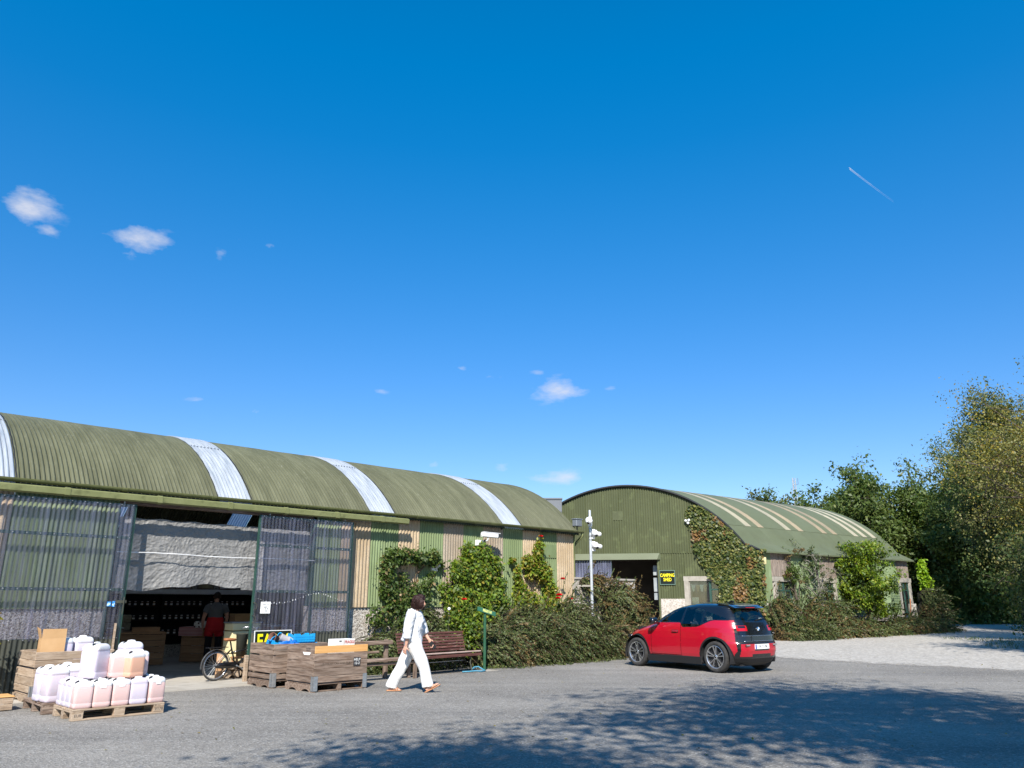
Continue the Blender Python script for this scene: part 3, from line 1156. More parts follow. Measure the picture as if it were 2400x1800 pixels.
def roof_piece(name, q0, q1, t0, t1, m_, lift=0.0, seg=16):
    def fn(a_, b_):
        p, z = roof_prof(t0 + (t1 - t0) * b_)
        dp, dz = p - ARC_P, z - ARC_Z
        l_ = math.hypot(dp, dz)
        return (p + dp / l_ * lift, q0 + (q1 - q0) * a_, z + dz / l_ * lift)
    return b2(fn, max(1, round((q1 - q0) / .35)), seg).build(name, m_, shed2, True)


SEAM = .155
q0 = -.12
for k in range(12):
    q1 = -.12 + (LEN2 + .12) * (k + 1) / 12
    roof_piece('roof_sheet', q0, q1 + .01, 0, SEAM + .004, M['roof2_green'], .004 * (k % 2), 6)
    q0 = q1
strips = [(.110, 'c'), (.181, 'p'), (.343, 'c'), (.422, 'p'), (.577, 'p'), (.648, 'p'), (.799, 'c'), (.864, 'c'), (.934, 'c')]
qq = -.12
for t, k in strips:
    c_ = t * LEN2
    roof_piece('roof_sheet', qq, c_ - .19, SEAM - .004, 1, M['roof2_green'], .012, 26)
    roof_piece('rooflight', c_ - .2, c_ + .2, SEAM - .004, .87, M['strip_cream'] if k == 'c' else M['strip_peach'], .016, 22)
    roof_piece('roof_sheet', c_ - .2, c_ + .2, .86, 1, M['roof2_green'], .012, 6)
    qq = c_ + .2
roof_piece('roof_sheet', qq, LEN2, SEAM, 1, M['roof2_green'], .012, 26)
vt = MB()
vt.tube([B(*(lambda pz: (pz[0], -.13, pz[1]))(roof_prof(t))) for t in np.linspace(0, 1, 50)], .05, 6)
vt.build('verge_trim', mat('verge', (.012, .014, .016), rough=.6), shed2, True)
ea = MB()
pq_box(ea, .04, .10, -.1, LEN2, 3.50, 3.56)
ea.build('eave_trim', M['roof2_green'], shed2)

# side wall
SP = -.22
def side_sheet(q0, q1, z0, z1, m_, wavy=True):
    n_ = max(1, round((q1 - q0) / .09))
    def fn(a_, b_):
        return (SP + (.014 * corr(n_ * a_) if wavy else 0), q0 + (q1 - q0) * a_, z0 + (z1 - z0) * b_)
    return b2(fn, n_ * 8 if wavy else 1, 1).build('wall_sheet', m_, shed2, True)


M['wall_green_b'] = mat('wall_green_b', (.17, .225, .11), (.21, .27, .14), 1.6, .7, .1, 60, stretch=(1, 1, .35), c3=(.30, .40, .24), c3scale=4, c3amt=.4, obj_rand=.08)
for a_, b_, k in [(0, .96, 'g'), (2.3, 3.5, 'g'), (3.5, 4.55, 'g'), (5.8, 7.0, 'g'), (7.0, 8.2, 'g'), (8.2, 9.4, 'g'), (9.4, 10.4, 'g'), (10.4, 11.28, 'g')]:
    side_sheet(a_, b_, .95, 3.56, M['wall_green_b'])
def boards(q0, q1, z0, z1):
    n_ = round((q1 - q0) / .16)
    for i in range(n_):
        m_ = MB()
        a_ = q0 + (q1 - q0) * i / n_
        pq_box(m_, SP - .02 - .012 * (i % 2), SP + .02 + .012 * (i % 2), a_ + .006, a_ + (q1 - q0) / n_ - .006, z0, z1)
        m_.build('board', M['board_brown'], shed2)
boards(.96, 2.3, 2.57, 3.56)
boards(4.55, 5.8, 2.4, 3.56)
boards(11.28, 12.4, 2.64, 3.56)
pw = MB()
for a_, b_ in ((0, 1.2), (2.3, 4.7), (5.5, 11.4), (12.3, 12.5)):
    pq_box(pw, SP - .2, SP - .02, a_, b_, -.3, .95)
pq_box(pw, SP - .2, SP - .02, 0, 12.5, -.3, .9)
pw.build('plinth_wall', M['pebbledash_far'], shed2)
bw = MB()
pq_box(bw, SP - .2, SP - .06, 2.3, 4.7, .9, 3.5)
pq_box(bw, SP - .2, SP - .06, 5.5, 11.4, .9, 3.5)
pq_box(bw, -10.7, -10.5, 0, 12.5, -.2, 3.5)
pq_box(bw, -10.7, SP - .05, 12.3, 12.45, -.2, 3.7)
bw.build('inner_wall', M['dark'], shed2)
for q0, q1, zb, zt, post in ((1.2, 2.3, .93, 2.36, True), (4.7, 5.5, .93, 2.36, False), (11.42, 12.28, 1.0, 2.48, True)):
    l_ = MB()
    pq_box(l_, SP - .15, SP + .06, q0 - .25, q1 + .2, zt, zt + .2)
    l_.build('lintel', M['frame_conc'], shed2)
    for e in (q0 - .16, q1):
        l_ = MB()
        pq_box(l_, SP - .15, SP + .05, e, e + .16, zb, zt)
        l_.build('window_post', M['frame_conc'], shed2)
    f_ = MB()
    pq_box(f_, SP - .08, SP - .02, q0, q0 + .07, zb, zt)
    pq_box(f_, SP - .08, SP - .02, (q0 + q1) / 2 - .04, (q0 + q1) / 2 + .04, zb, zt)
    pq_box(f_, SP - .08, SP - .02, q1 - .07, q1, zb, zt)
    pq_box(f_, SP - .08, SP - .02, q0, q1, zb, zb + .07)
    pq_box(f_, SP - .075, SP - .025, q0, q1, zb + (zt - zb) * .72, zb + (zt - zb) * .72 + .06)
    f_.build('window_frame', M['door_green'], shed2)
    g_ = MB()
    pq_box(g_, SP - .055, SP - .05, q0, q1, zb, zt)
    g_.build('window_pane', M['window_glass'], shed2)
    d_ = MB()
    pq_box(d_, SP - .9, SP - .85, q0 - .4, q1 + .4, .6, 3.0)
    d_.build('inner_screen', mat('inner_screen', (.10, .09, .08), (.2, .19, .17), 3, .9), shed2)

# sign on the gable
sg = thing('shop_sign', 'black sign with yellow letters CAMPING SHED on the green gable', 'sign', BW(-3.835, -.05, 2.515), RAD(-10))
MB().box(-.30, .30, -.03, .0, -.285, .285).build('sign_board', mat('sign_black', (.008, .012, .010), rough=.35), sg)
fr = MB()
for a_, b_, c_, d_ in ((-.315, .315, .27, .293), (-.315, .315, -.293, -.27), (-.315, -.292, -.27, .27), (.292, .315, -.27, .27)):
    fr.box(a_, b_, -.036, .002, c_, d_)
fr.build('sign_frame', mat('sign_frame', (.12, .2, .16), rough=.5), sg)
M['yellow'] = mat('sign_yellow', (.86, .75, .01), rough=.5)
text('lettering', 'CAMPING', .19, M['yellow'], sg, face_matrix((0, -.034, .085), (1, 0, 0), (0, 0, 1)), .001, .0035, .70)
text('lettering', 'SHED', .19, M['yellow'], sg, face_matrix((0, -.034, -.09), (1, 0, 0), (0, 0, 1)), .001, .0035, .72)

# clear sheet door slid to the left in the far doorway
cd = thing('sliding_door', 'clear corrugated sliding door half across the far shed doorway', 'door', BW(-7.75, -.08, 0), RAD(-10))
for k in range(2):
    def fn(a_, b_, k=k):
        return (k * .80 + .84 * a_, -.004 * k + .012 * math.cos(2 * math.pi * 8 * a_), .9 + (3.22 - .9) * b_)
    MB().grid(fn, 48, 1).build('clear_sheet', clear_sheet_mat('clear_far', (.34, .37, .56), .25, .28, .15, (.30, .32, .48)) if k == 0 else bpy.data.materials['clear_far'], cd, True)
def fn(a_, b_):
    return (1.64 * a_, .01 + .012 * math.cos(2 * math.pi * 18 * a_), .1 + .85 * b_)
MB().grid(fn, 108, 1).build('kick_sheet', M['kick'], cd, True)
for xa in (-.02, 1.60):
    MB().box(xa, xa + .05, .015, .06, .1, 3.24).build('stile', M['door_green'], cd)

# things inside and in the window of the far shed
nb = thing('notice_board', 'pale framed notices hanging in the dark far doorway', 'notice board', BW(-4.62, .5, 0), RAD(-10))
for z0, z1 in ((2.62, 3.02), (1.95, 2.52), (1.62, 1.90)):
    MB().box(-.16, .10, -.01, .01, z0, z1).build('notice', mat('notice_grey', (.22, .25, .27), (.34, .37, .38), 3, .6), nb)
MB().box(-.02, .02, .01, .04, .1, 3.1).build('post', M['kick'], nb)
bt = thing('display_crate', 'wooden crate standing in the far doorway behind the shrubs', 'crate', BW(-4.95, .9, .1), RAD(-14))
for k in range(4):
    pbox('plank', M['old_wood'], bt, -.35, .35, -.3, -.28, .02 + k * .16, .15 + k * .16)
    pbox('plank', M['old_wood'], bt, -.35, -.33, -.28, .3, .02 + k * .16, .15 + k * .16)
pb2 = thing('window_posters', 'white posters in the gable window under the concrete lintel', 'poster', BW(-2.7, .06, 0), RAD(-10))
for x0, x1, z0, z1 in ((-.24, .02, 1.40, 1.72), (-.27, .32, 1.16, 1.42)):
    MB().box(x0, x1, -.004, .0, z0, z1).build('poster', M['paper'], pb2)
bu = thing('bunting', 'small pennants strung across the gable window', 'bunting', BW(-2.6, .075, 2.2), RAD(-10))
for k, (x, c_) in enumerate(((-.28, 'paper'), (-.10, 'cardboard'), (.06, 'paper'), (.2, 'cardboard'))):
    MB().add([(x - .085, 0, .02), (x + .085, 0, .01), (x + .03, 0, -.25), (x - .03, 0, -.25), (x - .085, .004, .02), (x + .085, .004, .01), (x + .03, .004, -.25), (x - .03, .004, -.25)],
             [(0, 1, 2, 3), (7, 6, 5, 4), (0, 4, 5, 1), (1, 5, 6, 2), (2, 6, 7, 3), (3, 7, 4, 0)]).build('pennant', M[c_], bu)
MB().tube([(-.42, .002, .03), (0, .002, .01), (.42, .002, .03)], .006, 4).build('string', M['paper'], bu)
# security light on the gable and cream alarm box at the corner
sl = thing('security_light', 'white twin security light high on the green gable beside the ivy', 'lamp', BW(-2.90, -.04, 4.80), RAD(-10))
MB().box(-.05, .05, -.06, .0, -.07, .05).build('housing', M['white_plastic'], sl, bevel=.01)
for sx, sz in ((-.06, .05), (.07, .07), (.03, -.05)):
    MB().lathe([(.03, 0), (.05, .03), (.055, .10), (.02, .12)], 10, Matrix.Translation((sx, -.05, sz)) @ Matrix.Rotation(RAD(100), 4, 'X')).build('lamp_head', M['white_plastic'], sl, True)
ab = thing('alarm_box', 'cream alarm box at the corner of the far shed under the eave', 'alarm box', BW(-.02, .14, 3.17), RAD(37))
MB().slices([(-.15, 0, 0, .10, .05, 6), (-.13, 0, 0, .12, .06, 6), (.13, 0, 0, .12, .06, 6), (.15, 0, 0, .10, .05, 6)], 20).build('cover', mat('cream_plastic', (.72, .62, .33), rough=.4), ab, True)
MB().box(-.08, .08, .05, .10, -.1, .1).build('back_plate', M['white_plastic'], ab)

# grey clad block behind the near shed and a wall with the camera pole between the sheds
gb = thing('flat_roof_building', 'grey clad flat roofed block behind the near shed', 'building', (0, 0, 0))
def gbw(x0, x1, y0, y1, z0, z1, nm, m_):
    return MB().box(x0, x1, y0, y1, z0, z1).build(nm, m_, gb)
M['clad'] = mat('grey_cladding', (.13, .14, .155), (.16, .17, .185), .6, .6, obj_rand=.05)
for k in range(11):
    gbw(-2.5, 2.0, 31.0, 31.06, k * .5 + .01, k * .5 + .49, 'cladding_panel', M['clad'])
    gbw(1.94, 2.0, 31.07, 35, k * .5 + .01, k * .5 + .49, 'cladding_panel', M['clad'])
gbw(-2.45, 1.93, 31.07, 35, 0, 5.45, 'core_wall', M['dark'])
gbw(-2.53, 2.03, 30.97, 35.03, 5.5, 5.56, 'roof_edge', M['clad'])
# ------------------------------------------------------------------ foliage helpers
def fast_mesh(name, V, Q, midx=None):
    """V (n,3) vertices, Q (m,4) quads"""
    me = bpy.data.meshes.new(name)
    me.vertices.add(len(V))
    me.vertices.foreach_set('co', np.ascontiguousarray(V, dtype=np.float32).ravel())
    me.loops.add(Q.size)
    me.loops.foreach_set('vertex_index', np.ascontiguousarray(Q, dtype=np.int32).ravel())
    me.polygons.add(len(Q))
    me.polygons.foreach_set('loop_start', np.arange(0, Q.size, 4, dtype=np.int32))
    me.polygons.foreach_set('loop_total', np.full(len(Q), 4, dtype=np.int32))
    if midx is not None:
        me.polygons.foreach_set('material_index', np.ascontiguousarray(midx, dtype=np.int32))
    me.update(calc_edges=True)
    return me


def unit(a_):
    return a_ / np.maximum(np.linalg.norm(a_, axis=1, keepdims=True), 1e-9)


def leaf_obj(name, P, D, Nn, Ln, wr, mats, parent, midx=None, fold=.18):
    """diamond leaves: P base, D direction, Nn face normal hint, Ln lengths, wr width ratio"""
    D = unit(D)
    S = unit(np.cross(D, Nn))
    U = np.cross(S, D)
    Ln = Ln[:, None]
    W = Ln * wr * .5
    n = len(P)
    V = np.empty((n, 4, 3))
    V[:, 0] = P
    V[:, 1] = P + D * Ln * .48 + S * W + U * Ln * fold * .5
    V[:, 2] = P + D * Ln - U * Ln * fold * .25
    V[:, 3] = P + D * Ln * .48 - S * W + U * Ln * fold * .5
    Q = np.arange(n * 4).reshape(n, 4)
    me = fast_mesh(name, V.reshape(-1, 3), Q, midx)
    for m_ in mats:
        me.materials.append(m_)
    return obj(name, me, None, parent)


def rdir(n, rg=nrng):
    return unit(rg.normal(size=(n, 3)))


def noise_np(P, sc, seed=0.0):
    return np.array([mnoise.noise(Vector((p[0] * sc + seed, p[1] * sc - seed, p[2] * sc + 2 * seed))) for p in P])


LM = {}
LM['dark'] = leaf_mat('leaf_dark', [(0, (.028, .052, .013)), (.5, (.05, .085, .02)), (.85, (.075, .115, .028)), (1, (.11, .13, .036))])
LM['mid'] = leaf_mat('leaf_mid', [(0, (.045, .085, .014)), (.5, (.075, .125, .022)), (.85, (.11, .16, .03)), (1, (.15, .17, .04))])
LM['bright'] = leaf_mat('leaf_bright', [(0, (.08, .15, .012)), (.5, (.14, .22, .018)), (.85, (.21, .27, .024)), (1, (.28, .29, .03))])
LM['yellow'] = leaf_mat('leaf_yellow', [(0, (.13, .14, .02)), (.5, (.24, .21, .03)), (.85, (.34, .27, .045)), (1, (.20, .11, .03))])
LM['brown'] = leaf_mat('leaf_brown', [(0, (.075, .06, .022)), (.45, (.125, .085, .03)), (.8, (.175, .11, .038)), (1, (.17, .15, .05))], .15)
LM['olive'] = leaf_mat('leaf_olive', [(0, (.034, .054, .016)), (.45, (.068, .094, .026)), (.8, (.11, .138, .04)), (1, (.18, .19, .068))], .22)
LM['lime'] = leaf_mat('leaf_lime', [(0, (.14, .26, .015)), (.6, (.22, .36, .02)), (1, (.32, .42, .03))])
LM['tree_a'] = leaf_mat('leaf_tree_a', [(0, (.05, .082, .02)), (.5, (.095, .14, .034)), (.9, (.135, .185, .048)), (1, (.18, .20, .06))])
LM['tree_b'] = leaf_mat('leaf_tree_b', [(0, (.052, .068, .022)), (.5, (.095, .115, .036)), (.9, (.14, .155, .05)), (1, (.19, .175, .06))])
LM['tree_c'] = leaf_mat('leaf_tree_c', [(0, (.11, .125, .035)), (.4, (.18, .185, .055)), (.8, (.25, .24, .075)), (1, (.28, .24, .095))])
LM['grass'] = leaf_mat('grass_blades', [(0, (.05, .085, .016)), (.5, (.09, .13, .025)), (1, (.16, .17, .05))], .25)
M['bark'] = mat('bark', (.065, .05, .038), (.13, .105, .082), 6, .95, .8, 20, stretch=(3, 3, .6))
M['bark_grey'] = mat('bark_grey', (.16, .145, .125), (.26, .24, .21), 6, .95, .8, 20, stretch=(3, 3, .6))
M['twig'] = mat('twig', (.075, .045, .028), (.12, .08, .05), 8, .9)
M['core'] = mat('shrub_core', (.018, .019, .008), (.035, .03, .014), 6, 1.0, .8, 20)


def strands(paths, r0, r1):
    """many thin 3-sided twigs in one go; paths (n,k,3)"""
    n, k, _ = paths.shape
    T = np.gradient(paths, axis=1)
    T = T / np.maximum(np.linalg.norm(T, axis=2, keepdims=True), 1e-9)
    ref = np.where(np.abs(T[..., 2:3]) < .9, np.array([0, 0, 1.0]), np.array([1.0, 0, 0]))
    E = np.cross(T, ref)
    E /= np.maximum(np.linalg.norm(E, axis=2, keepdims=True), 1e-9)
    F = np.cross(T, E)
    rr = np.linspace(1, 0, k)[None, :, None]
    r = (np.asarray(r1).reshape(-1, 1, 1) + (np.asarray(r0).reshape(-1, 1, 1) - np.asarray(r1).reshape(-1, 1, 1)) * rr)
    V = np.stack([paths + r * (E * math.cos(a_) + F * math.sin(a_)) for a_ in (0, 2.094, 4.189)], axis=2)   # n,k,3,3
    idx = np.arange(n * k * 3).reshape(n, k, 3)
    Q = []
    for c_ in range(3):
        d_ = (c_ + 1) % 3
        Q.append(np.stack([idx[:, :-1, c_], idx[:, :-1, d_], idx[:, 1:, d_], idx[:, 1:, c_]], axis=-1).reshape(-1, 4))
    return V.reshape(-1, 3), np.concatenate(Q)


LEAF_MULT, LEAF_SIZE = 2.1, .76


def tree(name, label, loc, H, crown, tr, n_limb, n_leaf, ls, mats, seed, bare=.28, lean=(0, 0), bark='bark', cat='tree', group=None, twig_n=7, spread=.5, mixs=.35, tuft=None, droop=0.0):
    """tapered trunk, limbs, twigs; leaves in clumps around the twigs.  crown=(rx,ry,rz,cz)"""
    rg = np.random.default_rng(seed)
    t = thing(name, label, cat, loc, 0, group)
    rx, ry, rz, cz = crown
    n_leaf, ls = int(n_leaf * LEAF_MULT), ls * LEAF_SIZE
    wood = MB()
    top = np.array([lean[0], lean[1], min(H * .93, cz + rz * .75)])
    tp = []
    for i in range(9):
        f = i / 8
        tp.append((top[0] * f + .12 * math.sin(f * 5 + seed) * H * .05, top[1] * f + .12 * math.cos(f * 4 + seed) * H * .05, top[2] * f))
    wood.tube(tp, [tr * (1.25 if i == 0 else 1) * (1 - .88 * i / 8) for i in range(9)], 8)
    tips = []
    paths = []
    for k in range(n_limb):
        f = bare + (.97 - bare) * ((k + rg.random() * .8) / n_limb)
        i = min(7, int(f * 8))
        b0 = np.array(tp[i]) + (np.array(tp[i + 1]) - np.array(tp[i])) * (f * 8 - i)
        u_ = rg.normal(size=3)
        u_ /= np.linalg.norm(u_)
        u_ *= (.55 + .45 * rg.random())
        az_ = rg.random() * 2 * math.pi if k > 2 else k * 2.1 + rg.random()
        e = np.array([lean[0] + rx * math.cos(az_) * (.45 + .5 * rg.random()), lean[1] + ry * math.sin(az_) * (.45 + .5 * rg.random()), 0])
        hz = max(-.9, min(.92, (f - .55) * 2.1 + rg.normal() * .25))
        sc = math.sqrt(max(.05, 1 - hz * hz))
        e[0] = lean[0] + (e[0] - lean[0]) * sc
        e[1] = lean[1] + (e[1] - lean[1]) * sc
        e[2] = cz + rz * hz
        mid = b0 * .5 + e * .5 + np.array([0, 0, .12 * H * (.3 + rg.random() * .3)]) * (1 if e[2] > b0[2] else .3)
        pts = [b0, b0 * .7 + mid * .3, mid, mid * .4 + e * .6, e]
        r_ = tr * .42 * (1 - f * .6)
        wood.tube([tuple(p) for p in pts], [r_, r_ * .8, r_ * .55, r_ * .35, r_ * .15], 5)
        for q in range(twig_n):
            g_ = .35 + .65 * rg.random()
            j = min(3, int(g_ * 4))
            s_ = np.array(pts[j]) + (np.array(pts[j + 1]) - np.array(pts[j])) * (g_ * 4 - j)
            d_ = rg.normal(size=3) * np.array([rx, ry, rz * .8]) * spread * .55
            d_[2] += .05 * H * .5
            en = s_ + d_
            paths.append([s_, (s_ + en) / 2 + rg.normal(size=3) * .1, en])
            tips.append((s_, en))
    o = wood.build('trunk', M[bark], t, True)
    V, Q = strands(np.array(paths), .022 * H / 8, .004)
    me = fast_mesh('twigs', V, Q)
    me.materials.append(M[bark])
    obj('twigs', me, None, t)
    # leaves
    nt_ = len(tips)
    w_ = rg.random(nt_) ** 1.5 + .2
    w_ /= w_.sum()
    which = rg.choice(nt_, n_leaf, p=w_)
    S_ = np.array([a_ for a_, b_ in tips])[which]
    E_ = np.array([b_ for a_, b_ in tips])[which]
    f = rg.random((n_leaf, 1)) ** .6
    cl = .06 * (rx + ry) * (tuft or 1.0)
    P = S_ + (E_ - S_) * (.2 + .8 * f) + np.clip(rg.normal(size=(n_leaf, 3)), -1.7, 1.7) * cl * np.array([1, 1, .7])
    P[:, 2] = np.maximum(P[:, 2], .15)
    D = rdir(n_leaf, rg) + np.array([0, 0, -.35 - droop])
    Nn = rdir(n_leaf, rg) * .8 + np.array([0, -.2, .9])
    Ln = ls * (.5 + 1.0 * rg.random(n_leaf))
    tipmix = (np.sin(which * 12.9898) * 43758.5453) % 1.0
    midx = (tipmix < mixs).astype(int) if len(mats) > 1 else None
    leaf_obj('crown', P, D, Nn, Ln, .62, mats, t, midx)
    return t


def mound_shrub(name, label, loc, rz_, mounds, n_spray, mats, seed, leaf=.045, slen=.5, per=18, cat='shrub', group=None, face=(0, -1, .35), browns=None, flow=None, width=.40):
    """arching sprays of small leaves over an added solid dark core; mounds: (cx,cy,cz,rx,ry,rz,weight)"""
    rg = np.random.default_rng(seed)
    t = thing(name, label, cat, loc, rz_, group)
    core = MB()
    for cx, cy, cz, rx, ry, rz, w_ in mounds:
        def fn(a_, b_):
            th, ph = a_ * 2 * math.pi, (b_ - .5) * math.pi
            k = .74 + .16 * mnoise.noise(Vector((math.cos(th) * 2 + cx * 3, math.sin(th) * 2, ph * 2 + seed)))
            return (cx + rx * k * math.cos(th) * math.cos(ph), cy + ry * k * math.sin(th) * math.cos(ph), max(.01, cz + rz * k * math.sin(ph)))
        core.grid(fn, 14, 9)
    core.build('core_blob', M['core'], t)  # solid dark blob, added so gaps between the sprays look dark
    Wt = np.array([m_[6] for m_ in mounds], float)
    Wt /= Wt.sum()
    which = rg.choice(len(mounds), n_spray, p=Wt)
    MM = np.array([m_[:6] for m_ in mounds])[which]
    d = rdir(n_spray, rg)
    fc = np.array(face, float)
    fc /= np.linalg.norm(fc)
    dp = d @ fc
    d[dp < -.15] -= 2 * dp[dp < -.15][:, None] * fc
    d[:, 2] = np.where(d[:, 2] < -.5, -d[:, 2] * .5, d[:, 2])
    d = unit(d)
    P0 = MM[:, :3] + d * MM[:, 3:6] * (.62 + .26 * rg.random((n_spray, 1)))
    P0[:, 2] = np.maximum(P0[:, 2], .03)
    nrm = unit(d / MM[:, 3:6])
    gap = noise_np(P0, 2.4, seed * .71) < -.16               # thin places show the dark inside
    thin = gap & (rg.random(n_spray) < .8)
    P0, nrm, d, MM = P0[~thin], nrm[~thin], d[~thin], MM[~thin]
    n_spray = len(P0)
    fl = np.array(flow if flow is not None else (.55, -.5, -.25), float)
    tang = rdir(n_spray, rg) * .55 + fl
    tang = unit(tang - nrm * (tang * nrm).sum(1, keepdims=True) * .75)
    ln = slen * (.5 + .8 * rg.random((n_spray, 1)))
    lift = .22 + .5 * rg.random((n_spray, 1)) ** 2
    up = rg.random(n_spray) < .06                            # a few shoots stand up out of the mass
    tang[up] = unit(tang[up] * .4 + np.array([0, 0, 1.0]))
    ks = 6
    path = np.zeros((n_spray, ks, 3))
    for k in range(ks):
        f = k / (ks - 1)
        path[:, k] = P0 + tang * ln * f + nrm * ln * (lift * f - .30 * f * f) + np.array([0, 0, -1]) * ln * .22 * f * f
    path[..., 2] = np.maximum(path[..., 2], .02)
    V, Q = strands(path, np.full(n_spray, .006), np.full(n_spray, .002))
    me = fast_mesh('twigs', V, Q)
    me.materials.append(M['twig'])
    obj('twigs', me, None, t)
    fr = rg.random((n_spray, per)) * .95 + .05
    seg = np.minimum((fr * (ks - 1)).astype(int), ks - 2)
    ff = fr * (ks - 1) - seg
    ii = np.arange(n_spray)[:, None]
    Pa, Pb = path[ii, seg], path[ii, seg + 1]
    P = Pa + (Pb - Pa) * ff[..., None]
    T = Pb - Pa
    T /= np.maximum(np.linalg.norm(T, axis=2, keepdims=True), 1e-9)
    N3 = np.repeat(nrm[:, None, :], per, axis=1)
    sd = np.cross(T, N3)
    sgn = np.where(rg.random((n_spray, per, 1)) < .5, -1, 1)
    D = T * 1.0 + sd * sgn * .5 + rg.normal(size=P.shape) * .22
    n = n_spray * per
    Ln = leaf * (.6 + .8 * rg.random(n))
    bn = noise_np(P0, 1.3, seed * .37)
    mi = np.zeros(n_spray, int)
    if len(mats) > 1:
        thr = browns if browns is not None else .12
        mi = ((bn + rg.normal(size=n_spray) * .12) > thr).astype(int)
        if len(mats) > 2:
            mi[(rg.random(n_spray) < .22) & (mi == 0)] = 2
    leaf_obj('foliage', P.reshape(-1, 3), D.reshape(-1, 3), (N3 + rg.normal(size=N3.shape) * .45).reshape(-1, 3), Ln, width, mats, t, np.repeat(mi, per))
    return t


def wall_plant(name, label, loc, rz_, blobs, n_leaf, mats, seed, leaf=.07, stems=(), cat='climber', wr=.62, mixf=None, stem_r=.012, bark='twig', thick=1.0, stem_mesh_n=6):
    """leafy climber: blobs (x, y, z, rx, ry, rz, weight) against a wall at y=0 (front is -y)"""
    rg = np.random.default_rng(seed)
    t = thing(name, label, cat, loc, rz_)
    sm = MB()
    for s_ in stems:
        k = len(s_)
        sm.tube(s_, [stem_r * (1.2 - .8 * i / max(1, k - 1)) for i in range(k)], stem_mesh_n)
    if stems:
        sm.build('stem', M[bark], t, True)
    Wt = np.array([b[6] for b in blobs], float)
    Wt /= Wt.sum()
    which = rg.choice(len(blobs), n_leaf, p=Wt)
    BB = np.array([b[:6] for b in blobs])[which]
    d = rdir(n_leaf, rg)
    r = rg.random((n_leaf, 1)) ** .45
    P = BB[:, :3] + d * r * BB[:, 3:6]
    P[:, 1] = np.minimum(P[:, 1], -.03 - .04 * rg.random(n_leaf))
    P[:, 2] = np.maximum(P[:, 2], .05)
    # break the mass into sprigs: pull leaves towards random sprig points
    ns = max(8, n_leaf // 26)
    sp = P[rg.choice(n_leaf, ns)]
    as_ = rg.integers(0, ns, n_leaf)
    near = sp[as_]
    same = np.linalg.norm(P - near, axis=1) < .45
    P[same] = near[same] + (P[same] - near[same]) * .35
    D = rdir(n_leaf, rg) * .8 + np.array([0, -.35, -.55])
    Nn = rdir(n_leaf, rg) * .6 + np.array([0, -.8, .6])
    stray = rg.random(n_leaf) < .07
    P[stray] += rg.normal(size=(stray.sum(), 3)) * np.array([.13, .05, .13])
    P[:, 1] = np.minimum(P[:, 1], -.02)
    Ln = leaf * (.35 + 1.3 * rg.random(n_leaf) ** 1.3)
    mi = None
    if len(mats) > 1:
        pn = np.array([mnoise.noise(Vector((p[0] * 1.6 + seed, p[1] * 1.6, p[2] * 1.6))) for p in sp])[as_]
        mi = (pn > (mixf if mixf is not None else 0.0)).astype(int)
        if len(mats) > 2:
            mi[rg.random(n_leaf) < .06] = 2
    leaf_obj('foliage', P, D, Nn, Ln, wr, mats, t, mi)
    return t
# ------------------------------------------------------------------ climbers on the near shed (facade frame)
wall_plant('climbing_shrub', 'dark green climber trained in a ring on the shed wall round a white siren', A(0, -.04), FROT, [
    (3.36, -.18, 2.50, .24, .18, .26, .8), (3.28, -.16, 2.15, .20, .16, .30, .6), (3.72, -.16, 2.60, .36, .16, .22, .9), (4.2, -.14, 2.56, .36, .14, .17, .75), (4.66, -.12, 2.60, .24, .12, .22, .45), (4.9, -.1, 2.45, .16, .1, .14, .15),
    (3.34, -.18, 1.78, .26, .18, .32, .75), (3.62, -.2, 1.48, .34, .2, .28, .7), (4.02, -.16, 1.72, .30, .16, .30, .4), (4.40, -.14, 1.75, .22, .14, .34, .3), (4.62, -.12, 2.05, .12, .1, .22, .12), (3.9, -.2, 1.12, .55, .2, .28, .6), (3.1, -.2, 1.22, .34, .2, .24, .4),
    (3.78, -.12, 2.05, .18, .1, .2, .14)],
    7200, [LM['dark'], LM['mid'], LM['brown']], 21, .075, [[(4.0, -.06, .1), (4.02, -.07, 1.2), (4.12, -.08, 1.9), (4.25, -.08, 2.4)], [(4.0, -.06, .2), (3.8, -.07, 1.3), (3.5, -.08, 2.0), (3.45, -.08, 2.5)], [(4.25, -.08, 2.2), (4.6, -.07, 2.5), (4.9, -.06, 2.55)]],
    mixf=.05, stem_r=.02)
wall_plant('climbing_shrub', 'bright yellow-green leafy climber on the shed wall below the camera', A(0, -.04), FROT, [
    (5.72, -.25, 2.72, .22, .2, .32, .5), (6.25, -.25, 2.72, .25, .2, .35, .55), (6.55, -.3, 2.45, .3, .25, .3, .7), (5.5, -.28, 2.3, .42, .25, .36, 1.0), (6.05, -.32, 2.2, .42, .28, .36, 1.0), (6.6, -.3, 1.95, .34, .26, .36, .8),
    (5.6, -.32, 1.75, .42, .3, .4, .8), (6.2, -.38, 1.6, .48, .34, .4, 1.0), (6.75, -.36, 1.5, .36, .3, .3, .6), (5.3, -.5, 1.25, .5, .42, .45, .9), (5.9, -.55, 1.15, .5, .42, .45, .9), (5.4, -.75, .7, .42, .35, .45, .7),
    (5.15, -.28, 1.55, .3, .2, .28, .3), (5.0, -.2, 1.85, .22, .15, .2, .16), (4.95, -.5, .9, .3, .3, .4, .4)],
    12500, [LM['bright'], LM['mid'], LM['yellow']], 22, .08, [[(5.9, -.06, .05), (5.85, -.1, 1.0), (5.7, -.12, 2.0), (5.75, -.1, 2.7)], [(5.95, -.06, .05), (6.2, -.1, 1.2), (6.4, -.1, 2.3)]], mixf=.08, stem_r=.018)
